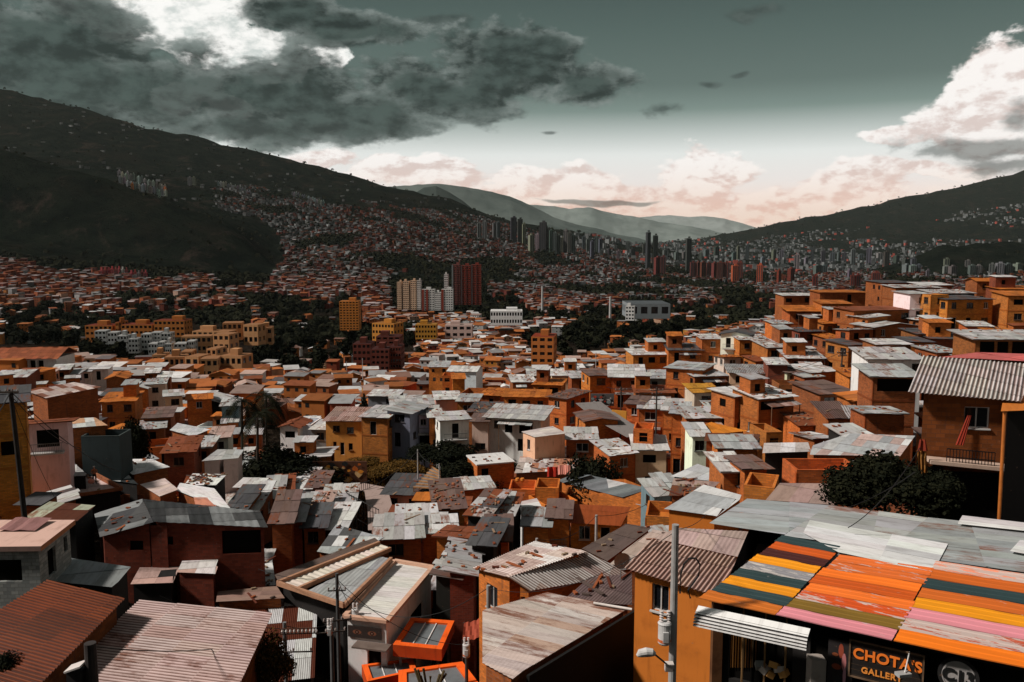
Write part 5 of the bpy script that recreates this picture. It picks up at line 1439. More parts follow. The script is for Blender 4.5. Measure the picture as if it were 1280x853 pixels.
H(250, 281, 497, 150, -12, 8, 1, 'k', 'rw', .22, 'low house with white sloping roof and black side', 'the black sided house')
H(234, 264, 500, 146, 12, 7, 2, 'O', 'xO', .2, 'bright orange house with brick red hip roof', 'the brick red roofed house')
H(277, 298, 508, 136, 8, 7, 2, 'g', 'fl', .1, rub=6)
H(350, 372, 534, 120, -10, 7, 3, 'w', 'yr', .3, 'white three storey house with red brown roof by the palms', 'the white house by the palms', win=1.3)
H(373, 389, 531, 122, -8, 7, 3, 'w', 't', label='white house with orange brick parapet in the row by the palms', anchor='the parapet house', win=1.3)
H(389, 408, 537, 120, -8, 7, 3, 'g', 'fw', .08, 'blue-grey house with white roof between parapet house and yellow house', 'the blue-grey row house', win=1.2)
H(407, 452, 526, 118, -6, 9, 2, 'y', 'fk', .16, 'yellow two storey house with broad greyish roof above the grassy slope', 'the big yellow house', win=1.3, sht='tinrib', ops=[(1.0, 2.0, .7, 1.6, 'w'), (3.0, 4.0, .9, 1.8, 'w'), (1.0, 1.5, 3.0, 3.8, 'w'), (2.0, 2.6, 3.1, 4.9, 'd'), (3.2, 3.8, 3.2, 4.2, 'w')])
H(452, 484, 521, 115, -14, 8, 3, 'o', 'fl', .12, 'brown brick house with pale roof attached to the big yellow house', 'the brown house beside yellow', rub=5)
H(484, 512, 513, 116, -18, 9, 3, 'g', 'rg', .08, 'blue-grey house with grey sloping roof over the grassy slope', 'the blue-grey slope house')
H(512, 522, 517, 120, 0, 7, 2, 'p', 'fk', .1)
H(520, 546, 519, 118, 5, 7, 2, 'w', 'fl', .1, 'white house with carport opening above the grassy slope', 'the white carport house', ops=[(.4, 2.4, 2.9, 5.0, 'v'), (.6, 1.4, .6, 1.5, 'w')], balcony=True)
H(550, 586, 526, 112, 14, 6, 4, 'w', 'fn', .08, 'white four storey house with balconies dropping down the wooded bank', 'the tall white house', balcony=True, win=1.3, rub=3)
H(537, 551, 522, 116, 8, 6, 3, 'o', 'fw', .1, rub=4)
H(590, 610, 527, 120, -5, 6, 2, 'c', 'fb', .1, rub=2)
H(610, 676, 521, 121, -14, 9, 2, 'w', 'fl', .14, 'white house under a wide grey pitched roof by the wooded bank', 'the wide grey roofed house', over=.7, ops=[(.9, 1.7, .5, 1.6, 'w'), (2.5, 3.6, .5, 2.2, 'v'), (4.6, 6.6, .5, 2.2, 'v'), (4.4, 6.8, 3.0, 4.8, 'v')])
H(490, 541, 507, 130, 10, 8, 1, 'r', 'fl', .1, rub=2)
H(460, 496, 495, 165, -8, 7, 2, 'g', 'fw', .12, 'long blue-grey house with white roof behind the dark cypress', 'the long white roofed house')
H(560, 595, 464, 232, -10, 12, 2, 'l' if False else 'w', 'xw', .2, 'white tin warehouse with curved pale roof among brick terraces', 'the white tin warehouse', name='warehouse', win=.1)
H(536, 560, 459, 240, 0, 12, 2, 'O', 'fg', .1, win=.6)
H(553, 566, 470, 215, 0, 8, 2, 'O', 't'); H(566, 581, 474, 212, 6, 8, 2, 'O', 'fO', .15)
H(575, 600, 492, 158, -12, 9, 1, 'o', 't', rub=10); H(600, 625, 494, 155, -14, 9, 2, 'n', 'fO', .06, rub=10)
H(545, 575, 500, 140, 8, 8, 2, 'p', 'fw', .1, rub=3); H(572, 596, 502, 138, -6, 7, 2, 'o', 'fg', .1, rub=3)
H(586, 618, 515, 128, -10, 8, 1, 'n', 'fd', .12, rub=20)
H(597, 642, 582, 101, 18, 6.5, 2, 'O', 'pw', label='bright orange brick block with pale flat roof and almost no windows', anchor='the orange brick block', win=.25, rub=8, seed=4)
# centre
H(630, 685, 496, 140, -6, 8, 2, 'O', 'fO', .06, 'long orange brick house with thin orange roof line and three windows', 'the long orange house', rub=3)
H(667, 701, 481, 151, -12, 8, 2, 'O', 'fO', .06, rub=4)
H(641, 668, 478, 160, 5, 9, 1, 'n', 'fw', .1, rub=18); H(660, 690, 470, 175, 0, 9, 1, 'n', 'fl', .1, rub=14)
H(686, 708, 496, 131, -38, 9, 3, 'O', 'fb', .08, 'orange corner house on stilts with rubble strewn dark roof', 'the stilt corner house', rub=30, win=1.1)
H(690, 722, 470, 170, 0, 9, 1, 'c', 'fw', .1, rub=14); H(715, 738, 473, 165, 5, 9, 2, 'n', 'fl', .1, rub=14)
H(738, 765, 470, 137, 10, 8, 3, 'O', 'fb', .06, 'tall orange house with plain front beside the white roofed house', 'the tall plain orange house', win=.6)
H(765, 803, 471, 135, -6, 11, 3, 'o', 'fw', .16, 'brick house with broad white sheet roof and long balcony', 'the broad white roofed house', balcony=True, win=1.2, over=.7)
H(802, 832, 473, 134, -8, 9, 3, 'g', 'fg', .1, 'pale blue-grey house with balcony next to broad white roof', 'the pale blue balcony house', balcony=True, rub=4)
H(833, 878, 460, 130, -30, 8, 4, 'o', 'fg', .08, 'tall brick house with pinkish end wall on the lane', 'the tall lane house')
H(795, 843, 491, 127, -4, 7, 2, 'O', 'fr', .08, rub=8, win=.6)
H(783, 803, 505, 120, -20, 7, 3, 'O', 'fb', .1, rub=2)
H(799, 829, 511, 117, -10, 7, 3, 'o', 'fl', .08, rub=3, balcony=True)
H(829, 858, 513, 114, -16, 9, 3, 'O', 'fl', .1, 'orange house with six dark windows and pale roof strip', 'the six windowed orange house', win=1.4)
H(732, 772, 527, 112, 9, 8, 2, 'O', 'yb', .16, 'orange brick gable house with faded brown roof in the centre', 'the brown gable house', win=.3)
H(708, 745, 549, 104, -4, 7, 1, 'n', 'fl', .1, rub=10)
H(763, 794, 569, 95, 20, 7, 3, 'o', 'fw', .12, 'brick house with rubble on its white roof and side balcony', 'the rubble roofed brick house', rub=16, balcony=False, win=.8)
H(793, 833, 562, 97, -5, 8, 3, 'p', 'fw', .10, 'house with smooth white roof and peach corner room', 'the peach corner house', win=1.3)
H(792, 816, 536, 99, -12, 6, 3, 'O', 't', label='orange brick tower house with open roof terrace over the white roof', anchor='the terrace tower house', win=.4)
H(636, 669, 612, 88, -4, 6, 2, 'O', 't', label='orange brick terrace house with pale floor and two orange pots', anchor='the pale floored terrace', win=0)
H(669, 698, 610, 87, -6, 6, 2, 'O', 't', win=0)
H(577, 616, 612, 94, 14, 5, 1, 'O', 'fw', .1, 'low orange hut with bright white roof beside the orange block', 'the white roofed hut', win=.2)
H(681, 722, 632, 84, 25, 6, 2, 'O', 't', win=0)
H(807, 851, 645, 70, -12, 7, 2, 'O', 't', label='vivid orange brick terrace house below the grey gable roof', anchor='the vivid orange terrace', win=.5, rub=4)
H(655, 686, 657, 74, -5, 6, 2, 'O', 'fg', .08, 'low orange house with grey flat roof by the ochre house', 'the grey flat roofed house', win=.4)
H(686, 711, 647, 75, -6, 6, 2, 'O', 'fb', .1, balcony=True, rub=3)
H(818, 850, 618, 80, 12, 7, 2, 'g', 'fl', .14)
# lower centre jumble
H(545, 580, 636, 82, 10, 9, 1, 'O', 'fb', .2, 'low orange house under a heap of dark broken roof strips', 'the broken strip roof', rub=40)
H(585, 640, 645, 72, -12, 9, 1, 'k', 'fm', .12, rub=50, seed=12)
H(546, 600, 671, 66, -10, 7, 1, 'O', 'br', .15, 'orange house with deep rust roof in the centre hollow', 'the deep rust roof', rub=6)
H(590, 634, 679, 60, -5, 6, 1, 'k', 'fd', .12, rub=14)
H(529, 558, 668, 70, 5, 7, 1, 'n', 'fw', .08, rub=4)
H(470, 526, 674, 68, 6, 8, 1, 'n', 'fl', .06, 'low patchy brick walled house with grey sheet roof near the cream roof', 'the patchy brick house', rub=4)
H(497, 545, 658, 76, 0, 9, 1, 'k', 'fm', .1, rub=14)
H(480, 530, 617, 92, -8, 9, 2, 'p', 'fd', .1, 'peach house with dark patched roof and orange edge by the railing', 'the dark patched roof', rub=6)
H(545, 575, 717, 56, 0, 9, 1, 'k', 'rm', .12, rub=20); H(541, 560, 735, 63, -10, 6, 2, 'k', 'fw', .15, label='narrow dark house with bright white pointed awning roof', anchor='the white awning house')
H(380, 430, 660, 74, 5, 9, 1, 'n', 'fd', .1, rub=8); H(365, 400, 640, 80, 0, 8, 1, 'k', 'fm', .1, rub=20)
H(405, 442, 628, 84, 4, 7, 1, 'r', 'fl', .1, 'dark red low house with brick weights on pale roof by the railing', 'the brick weighted roof', rub=30)
H(360, 405, 612, 90, 0, 9, 1, 'k', 'fw', .1, rub=24); H(330, 362, 622, 86, 6, 8, 1, 'n', 'fm', .12, rub=16)
H(318, 350, 604, 96, -8, 8, 2, 'n', 'fb', .1, rub=6); H(295, 322, 586, 98, 0, 6, 1, 'g', 'fg', .1)
H(283, 318, 640, 78, 0, 9, 1, 'n', 'fd', .15, rub=10); H(340, 372, 655, 72, 0, 9, 1, 'n', 'fb', .12, rub=8)
H(205, 242, 566, 92, 4, 8, 1, 'r', 'fr', .1, 'dark brown block house with reddish roof and no windows', 'the dark brown block', win=.3, rub=20)
H(262, 285, 548, 106, 6, 7, 2, 'P', 'fk', .1, rub=2)
H(243, 262, 560, 98, 0, 6, 1, 'n', 'fw', .1, rub=6)
# right part
H(949, 992, 499, 96, 22, 8, 3, 'o', 'fw', .10, 'three storey brick house with brick spotted white roof and open top balcony', 'the spotted white roof house', rub=46, ops=[(.25, 3.6, .35, 1.35, 'v'), (2.5, 3.2, 3.6, 4.4, 'w')], seed=3)
H(919, 937, 496, 99, 26, 7, 4, 'o', 'fw', .08, 'narrow brick house with plain white roof next to the spotted one', 'the narrow white roof house', win=1.2)
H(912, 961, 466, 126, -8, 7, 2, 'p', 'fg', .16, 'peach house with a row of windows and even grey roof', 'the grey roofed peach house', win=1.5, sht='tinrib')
H(961, 984, 456, 122, -8, 7, 3, 'r', 'fw', .1, rub=4, win=.2)
H(984, 1000, 466, 121, 10, 6, 2, 'c', 'fb', .1)
H(1014, 1050, 466, 120, 20, 8, 3, 'o', 'fw', .08, 'brick house with bright white edge roof on the right slope', 'the bright edged roof house', rub=2, win=.2)
H(1026, 1068, 493, 100, 16, 8, 3, 'n', 'fb', .14, 'brown brick house with faded brown roof and curved side balcony', 'the curved balcony house', win=.2)
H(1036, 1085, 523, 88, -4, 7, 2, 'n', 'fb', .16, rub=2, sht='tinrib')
H(1082, 1130, 517, 76, -5, 7, 2, 'n', 'bg', .05, 'narrow brick house with torn grey roof by the block house', 'the torn grey roof', rub=10, win=0)
H(1092, 1145, 470, 86, -3, 7, 3, 'n', 'fg', .10, 'brick house with deep black opening under a grey roof', 'the black opening house', ops=[(.4, 4.0, .3, 1.6, 'v')], over=.6)
H(1085, 1152, 449, 95, -2, 8, 3, 'w', 'fl', .12, 'white plank fronted house with stained grey roof on the right', 'the white plank house', ops=[(4.9, 5.8, .5, 1.5, 'w'), (.2, .8, .4, 1.6, 'v')], rub=4, win=.2)
H(869, 909, 471, 126, 10, 7, 2, 'n', 'fl', .06, rub=8, win=.2)
H(868, 900, 491, 111, 5, 6, 2, 'c', 'fy', .15, 'cream house with yellow sheet roof and open porch', 'the yellow roof house', win=1.2)
H(840, 859, 517, 104, -14, 8, 3, 'O', 'fg', .1, 'orange house with grey patched roof at the lane bend', 'the lane bend house', win=1.2, rub=4)
H(859, 904, 523, 101, 3, 7, 2, 'o', 'fl', .1, rub=12, win=.5)
H(884, 910, 508, 108, 0, 6, 1, 'n', 'fm', .1, rub=12)
H(866, 880, 545, 84, 0, 6, 3, 'w', 'fw', .1, win=1.2)
H(898, 946, 560, 74, -3, 5, 2, 'O', 'fg', .1, 'brick house with small blue-grey sheet set in its wall', 'the blue-grey sheet house', win=.2)
H(925, 960, 425, 152, 0, 8, 3, 'O', 'fm', .1, 'orange house with two dark upper windows under a cluttered roof', 'the cluttered roof house', rub=40, win=1.4)
H(901, 937, 418, 157, -22, 9, 2, 'w', 'yd', .2, 'white fronted house with black gable roof near the dark trees', 'the black gable house', balcony=True)
H(878, 902, 424, 160, 0, 8, 2, 'o', 'fw', .08, rub=5)
H(836, 878, 438, 160, -4, 10, 2, 'O', 'fd', .1, rub=18); H(792, 837, 444, 163, 4, 10, 2, 'O', 'fw', .06, rub=5)
H(960, 1000, 435, 140, 5, 10, 2, 'o', 'fm', .12, rub=46); H(985, 1030, 448, 132, -6, 9, 2, 'n', 'fm', .12, rub=40)
H(988, 1028, 389, 168, -4, 9, 3, 'o', 'fO', .14, 'brown house with orange lean-to roof and dark loggia on the right ridge', 'the orange lean-to house', win=.5, over=.8)
H(1028, 1064, 380, 166, -6, 10, 4, 'o', 'fO', .06, 'tall brown house with thin orange roof line on the right ridge', 'the thin orange roof house', ops=[(.6, 2.6, .6, 1.7, 'v'), (3.2, 4.6, .6, 1.7, 'v'), (.3, 1.1, 3.3, 4.2, 'w')])
H(1068, 1138, 389, 150, 12, 9, 3, 'n', 'fr', .05, 'big brown brick house with flat rusty roof on the ridge', 'the big brown ridge house', win=.5, rub=4)
H(1095, 1148, 409, 142, 14, 8, 2, 'n', 'yl', .14, 'brown gable house with pale grey roof below the big brown house', 'the pale gable house', win=.7, over=.6)
H(1097, 1138, 431, 118, 0, 7, 2, 'n', 'fw', .06, win=.4, rub=3); H(1138, 1165, 428, 122, 0, 7, 2, 'o', 'fd', .06)
H(1061, 1080, 432, 128, 20, 7, 3, 'o', 'fd', .1, win=1.2)
H(1138, 1163, 368, 152, 4, 8, 4, 'w', 'fl', .06, 'white four storey house with peeling balconies on the right ridge', 'the peeling white house', win=1.2, balcony=True)
H(1185, 1241, 375, 147, 8, 10, 3, 'O', 'fd', .06, 'three storey orange brick house with many windows on the ridge', 'the many windowed ridge house', win=1.4, seed=8)
H(1164, 1186, 369, 149, 6, 8, 4, 'O', 't', win=1.4)
H(1241, 1261, 392, 152, 0, 8, 3, 'n', 'fb', .1, win=.6)
H(1261, 1310, 370, 145, -6, 9, 4, 'O', 'fO', .12, 'orange brick house at the frame edge with stacked windows', 'the stacked window house', win=1.2)
H(1220, 1310, 424, 100, -3, 8, 2, 'n', 'fl', .12, 'open sided house with stained tin roof above the block house', 'the open sided house', ops=[(.5, 2.2, .3, 1.7, 'v'), (2.5, 3.8, .3, 1.7, 'v'), (4.2, 7.5, .3, 1.7, 'v')], over=.6, rub=8)
H(1103, 1140, 354, 192, 6, 10, 3, 'n', 'fd', .06, win=.9); H(1120, 1175, 360, 178, 0, 9, 2, 'n', 'fm', .08, rub=12, win=1)
H(1153, 1190, 357, 186, 0, 9, 2, 'n', 'fw', .1, win=.3); H(1222, 1252, 352, 182, -5, 8, 2, 'n', 'xO', .2, 'small brown house with glowing orange tent roof on the skyline', 'the orange tent roof')
H(1168, 1218, 367, 168, 0, 9, 1, 'k', 'fm', .1, rub=14); H(1252, 1300, 362, 176, 0, 9, 2, 'r', 'fO', .1)
H(1025, 1082, 366, 190, 0, 9, 2, 'n', 'fO', .05, win=.2); H(980, 1028, 370, 200, 0, 9, 1, 'n', 'fw', .06, win=.3)
H(1148, 1186, 418, 128, 0, 8, 2, 'n', 'fd', .08, win=.5, rub=4); H(1165, 1220, 424, 125, -5, 8, 2, 'r', 'fd', .06, win=.3)
H(1000, 1030, 500, 108, 0, 6, 1, 'k', 'fm', .1, rub=14); H(1055, 1090, 545, 70, 0, 5, 1, 'k', 'fl', .1, rub=10)
# brick parapets of the open terraces behind the gallery
H(996, 1078, 588, 57, 0, 5, 2, 'o', 't', label='long brick parapet terrace with empty floor behind the gallery', anchor='the long parapet terrace', win=0)
H(930, 968, 607, 50, -22, 5, 1, 'O', 't', label='small orange brick roof parapet standing among grey sheets', anchor='the small orange parapet', win=0)
H(905, 957, 590, 60, 0, 6, 1, 'o', 'fw', .05, rub=3)
for k_, (x_, y_, D_) in enumerate(((1000, 415, 150), (1036, 424, 145), (1062, 413, 141), (1112, 447, 112), (1132, 455, 106), (1160, 402, 146), (1172, 441, 112), (1197, 446, 110), (1006, 472, 118), (974, 481, 112), (1062, 471, 105), (1070, 502, 92), (1000, 532, 92), (1018, 549, 78), (958, 541, 86), (1210, 408, 130), (1240, 415, 126), (1085, 398, 146), (968, 405, 158), (945, 452, 140), (1030, 405, 155), (905, 447, 150), (880, 480, 128), (930, 520, 100))):
    rr_ = random.Random(k_); H(x_, x_ + rr_.uniform(19, 30), y_, D_, rr_.uniform(-14, 16), rr_.uniform(5, 8), rr_.choice((1, 2, 2)), rr_.choice('nooOrnc'), rr_.choice('fbtfl') + rr_.choice('wgrdbmO'), .1, rub=rr_.choice((0, 4, 12, 20)), win=1.1)
print('hand houses', len(HOUSES))

# ---- wall with painted figure, path, railing, pergola on the left of the centre
t = thing('mural_wall', 'low wall painted with orange and ochre shapes above the railing path', 'wall', at(425, 598, 100)); L = t.location
mb = MB(); mb.box(at(425, 590, 100) - L, (6.5, .2, 2.6)); mb.build('wall', M['stucco'], t, (.10, .04, .02, 1))
mb = MB(); r = random.Random(3)
for k in range(26):
    x, z = r.uniform(-3, 3), r.uniform(-1.1, 1.1); a_ = r.uniform(.2, .7)
    mb.poly([at(425, 590, 99.85) - L + Vector((x + a_ * math.cos(q * .785) * r.uniform(.5, 1), -.002 * k, z + a_ * .8 * math.sin(q * .785) * r.uniform(.5, 1))) for q in range(8)], None, 0, r.choice([(.75, .28, .03, 1), (.62, .30, .05, 1), (.5, .12, .02, 1), (.02, .02, .02, 1), (.7, .45, .2, 1)]))
mb.build('painting', M['stucco'], t, (1, 1, 1, 1))
t = thing('graffiti_wall', 'pale lane wall with black, red and blue-grey graffiti blobs', 'wall', at(753, 506, 124)); L = t.location
mb = MB(); mb.box(at(753, 500, 124) - L, (3.4, .2, 1.8)); mb.build('wall', M['stucco'], t, (.12, .12, .12, 1))
mb = MB()
for k in range(30):
    x, z = r.uniform(-1.5, 1.5), r.uniform(-.75, .75); a_ = r.uniform(.12, .35)
    mb.poly([at(753, 500, 123.85) - L + Vector((x + a_ * math.cos(q * .785), -.002 * k, z + a_ * .8 * math.sin(q * .785))) for q in range(8)], None, 0, r.choice([(.5, .06, .03, 1), (.6, .6, .6, 1), (.01, .01, .01, 1), (.25, .35, .36, 1), (.01, .01, .01, 1)]))
mb.build('painting', M['stucco'], t, (1, 1, 1, 1))
t = thing('yellow_wall', 'short yellow painted wall beside the lane below the graffiti', 'wall', at(774, 520, 118)); L = t.location
mb = MB(); mb.box(at(774, 519, 118) - L, (2.2, .2, 1.3), Matrix.Rotation(-.5, 3, 'Z')); mb.build('wall', M['stucco'], t, (.5, .22, .03, 1))
def strip(name, pts, w, col, dz=.08):
    mb = MB(); P = [at(*q) for q in pts]; ground = lambda x, y: max(gz(x, y), -999) + dz
    fine = []
    for a, b in zip(P, P[1:]):
        for k in range(8): fine.append(a.lerp(b, k / 8))
    fine.append(P[-1])
    for i in range(len(fine) - 1):
        a, b = fine[i], fine[i + 1]; s_ = Vector((-(b - a).y, (b - a).x, 0)).normalized() * w / 2
        mb.poly([a + s_, a - s_, b - s_, b + s_], None, 0)
    o = mb.build(name, M['stucco'], None, col + (1,)); tag(o, kind='structure'); return o
strip('path', [(415, 612, 96), (440, 606, 98), (470, 612, 94), (476, 640, 84), (478, 662, 76)], 2.6, (.34, .25, .22))
strip('road', [(735, 503, 122), (750, 515, 118), (772, 530, 113), (800, 545, 108)], 4.0, (.20, .18, .17))
t = thing('railing', 'tall black bar railing along the pale footpath', 'railing', at(450, 650, 84)); L = t.location; mb = MB()
ra, rb_ = at(428, 640, 88), at(474, 668, 76)
for k in range(15):
    q = ra.lerp(rb_, k / 14); mb.bar(q - L - Vector((0, 0, 1)), q - L + Vector((0, 0, 2.4)), .05)
for dz_ in (.2, 2.3): mb.bar(ra - L + Vector((0, 0, dz_)), rb_ - L + Vector((0, 0, dz_)), .06)
mb.build('bars', M['metal'], t, (.012, .012, .012, 1))
t = thing('railing', 'black railing with sloping handrail near the painted wall', 'railing', at(440, 612, 96)); L = t.location; mb = MB()
ra, rb_ = at(424, 622, 92), at(462, 611, 95)
for k in range(16):
    q = ra.lerp(rb_, k / 15); mb.bar(q - L - Vector((0, 0, .6)), q - L + Vector((0, 0, .9)), .05)
mb.bar(ra - L + Vector((0, 0, .9)), rb_ - L + Vector((0, 0, .9)), .1); mb.build('bars', M['metal'], t, (.012, .012, .012, 1))
pg_ = Plane(517, 610, 92, .12, .22)
PP = [pg_(*q) for q in ((517, 609), (551, 611), (550, 590), (540, 584))]
t = thing('pergola', 'slatted pergola roof with tan rafters and grey gaps below the grassy slope', 'pergola', PP[0]); L = t.location; mb = MB()
mb.poly([q - L - pg_.n * .08 for q in PP], None, 0, (.35, .33, .32, 1)); mb.build('sheet', M['plain'], t, (.5, .45, .42, 1))
for k in range(8):
    mb = MB(); s_ = k / 7; mb.bar(PP[0].lerp(PP[3], s_) - L, PP[1].lerp(PP[2], s_) - L, .14); mb.build('rafter', M['wood'], t, (.42, .22, .10, 1))
mb = MB()
for q in PP: mb.bar(q - L, Vector((q.x, q.y, gz(q.x, q.y) - .3)) - L, .12)
mb.build('post', M['wood'], t, (.3, .17, .09, 1))
for k, (x, y) in enumerate(((647, 601), (653, 601))):
    t = thing('plant_pot', ['round orange pot standing on the pale terrace floor near its brick wall', 'second round orange pot standing next to the first on the pale terrace'][k], 'pot', at(x, y + 1.5, 89.5)); mb = MB()
    mb.tube([(0, 0, 0), (0, 0, .15), (0, 0, .35), (0, 0, .42)], [.15, .24, .22, .18], 12); mb.build('pot', M['stucco'], t, (.6, .2, .03, 1))
# ------------------------------------------------------------------ wooded and open zones, given as picture polygons of ground
ZT = [[(0, 388), (60, 384), (120, 398), (132, 420), (190, 442), (200, 458), (150, 468), (120, 462), (80, 452), (70, 436), (0, 438)],
      [(320, 388), (425, 384), (440, 402), (440, 420), (500, 424), (535, 440), (520, 465), (420, 478), (330, 480), (275, 468), (300, 450), (330, 425)],
      [(690, 432), (720, 408), (760, 398), (850, 384), (978, 372), (985, 398), (930, 416), (870, 424), (835, 440), (790, 450), (720, 462), (690, 455)],
      [(650, 398), (700, 396), (760, 402), (700, 410)], [(150, 392), (200, 386), (240, 388), (240, 392), (180, 397)],
      [(600, 375), (640, 370), (650, 384), (610, 388)], [(735, 385), (790, 394), (760, 404), (720, 398)], [(283, 535), (390, 530), (400, 560), (380, 590), (330, 592), (290, 575)],
      [(270, 360), (320, 357), (320, 362), (270, 366)]]
ZS = [[(405, 583), (470, 560), (520, 548), (580, 548), (640, 582), (600, 600), (560, 606), (520, 602), (460, 604), (410, 600)],     # grassy slope
      [(415, 600), (480, 606), (485, 665), (470, 672), (430, 640)], [(730, 500), (770, 495), (820, 548), (790, 552), (735, 520)],
      [(1050, 590), (1300, 590), (1300, 660), (1050, 640)], [(122, 395), (320, 395), (320, 470), (200, 470), (125, 445)], [(-60, 430), (80, 432), (80, 486), (-60, 490)],
      [(436, 408), (515, 412), (515, 446), (436, 446)], [(486, 345), (612, 322), (612, 390), (486, 392)], [(420, 372), (455, 372), (455, 410), (420, 410)], [(608, 380), (660, 380), (660, 404), (608, 404)],
      [(775, 374), (845, 374), (845, 398), (775, 398)], [(655, 415), (695, 415), (695, 450), (655, 450)]]
def inside(p, poly):
    x, y = p; c = False
    for (a, b), (d, e) in zip(poly, poly[1:] + poly[:1]):
        if (b > y) != (e > y) and x < (d - a) * (y - b) / (e - b) + a: c = not c
    return c
ZPERSON = [[(80, 588), (168, 588), (175, 655), (80, 655)], [(480, 765), (610, 765), (610, 860), (480, 860)]]
inz = lambda p, Z: any(inside(p, q) for q in Z)

# ------------------------------------------------------------------ more single houses between the hand placed ones
rf = random.Random(21)
FX = np.array([f[0] for f in FOOT]); FY = np.array([f[1] for f in FOOT]); FR = np.array([f[2] for f in FOOT])
cand = []
Y = 58.0
while Y < 180:
    step = 5.4 + Y * .006
    X = -.66 * Y - 6
    while X < .66 * Y + 6:
        cand.append((X + rf.uniform(-1.5, 1.5), Y + rf.uniform(-1.5, 1.5))); X += step
    Y += step * .93
nfill = 0
for X, Y in cand:
    z = gz(X, Y); p = proj((X, Y, z))
    if not (-25 < p[0] < 1305) or p[1] > 760: continue
    if inz(p, ZT) or inz(p, ZS) or inz(proj((X, Y, z + 3.2)), ZS[:2] + ZPERSON) or inz(p, ZPERSON): continue
    w = rf.uniform(3.2, 5.0) + Y * .007; d = rf.uniform(3.2, 4.4) + Y * .006
    dd = np.hypot(FX - X, FY - Y)
    if (dd < FR * (.74 if p[0] > 900 else .8) + max(w, d) * .26).any(): continue
    n = 1 if Y < 100 else rf.choice((1, 1, 1, 2)) if Y < 140 else rf.choice((1, 1, 2, 2))
    yaw = rf.gauss(4, 16) + (X / max(Y, 60)) * -10
    wl = rf.choice('ooooOOOnnnnrwpcg') if Y > 95 else rf.choice('ooOnnnrkkw')
    rk = rf.choice('fffbblrtt'); rc = rf.choice('wwglOOrrbbrmmkd') if rk != 't' else 'O'
    yr = R(yaw); ex = Vector((math.cos(yr), math.sin(yr), 0)); ey = Vector((-math.sin(yr), math.cos(yr), 0))
    A = Vector((X, Y, z + n * 2.5 + rf.uniform(-.7, .4))) - ex * w / 2 - ey * d / 2
    house(0, 0, 0, Y, yaw, d, n, wl, rk + rc, rf.uniform(.06, .18), rub=rf.choice((0, 0, 3, 8, 18)) if rk in 'fbt' else 0, win=1.1, world=(A, w), seed=nfill + 1000)
    nfill += 1
print('filled', nfill, 'houses', len(HOUSES))

# ------------------------------------------------------------------ labels that single each house out
ADJ = {1: 'one storey', 2: 'two storey', 3: 'three storey', 4: 'four storey'}
for h in HOUSES:
    if not h['wall']: continue
    p = proj(h['o'].location + Vector((0, 0, 2.5 * h['n']))); h['px'], h['py'] = p
anchors = [h for h in HOUSES if h['anchor']]
used = set(h['label'] for h in HOUSES if h['label'])
for h in HOUSES:
    if h['label']: continue
    near = sorted(anchors, key=lambda a: (a['px'] - h['px']) ** 2 + 4 * (a['py'] - h['py']) ** 2)
    kindr = {'t': 'open roof terrace', 'p': 'flat roof'}.get(h['rk'], ('gable roof' if h['rk'] in 'xy' else 'tin roof'))
    roof = kindr if h['rk'] in 'tp' else h['roof'] + ' ' + kindr
    base = f"{ADJ.get(h['n'], 'tall')} {h['wall']} house with {roof}"
    extra = ['', ' and windowless front' if h['wins'] == 0 else ' and %s front opening%s' % (['no', 'one', 'two', 'three', 'four', 'five', 'six', 'seven', 'eight', 'nine', 'ten'][min(10, h['wins'])], '' if h['wins'] == 1 else 's')]
    if h['rub'] > 5: extra.insert(1, ' strewn with bricks')
    done = None
    for a in near[:7]:
        dx, dy = h['px'] - a['px'], h['py'] - a['py']
        rels = (['behind', 'uphill of'] if dy < 0 else ['in front of', 'below']) if abs(dy) > .45 * abs(dx) else ['next to', 'near']
        for ex_ in extra:
            for rl_ in rels[:1]:
                s = f"{base}{ex_} {rl_} {a['anchor']}"
                if s not in used and len(s.split()) <= 16: done = s; break
            if done: break
        if done: break
    if not done:
        for a in near:
            s = f"{h['wall']} house with {roof} not far from {a['anchor']}"
            if s not in used and len(s.split()) <= 16: done = s; break
    used.add(done); h['o']['label'] = done

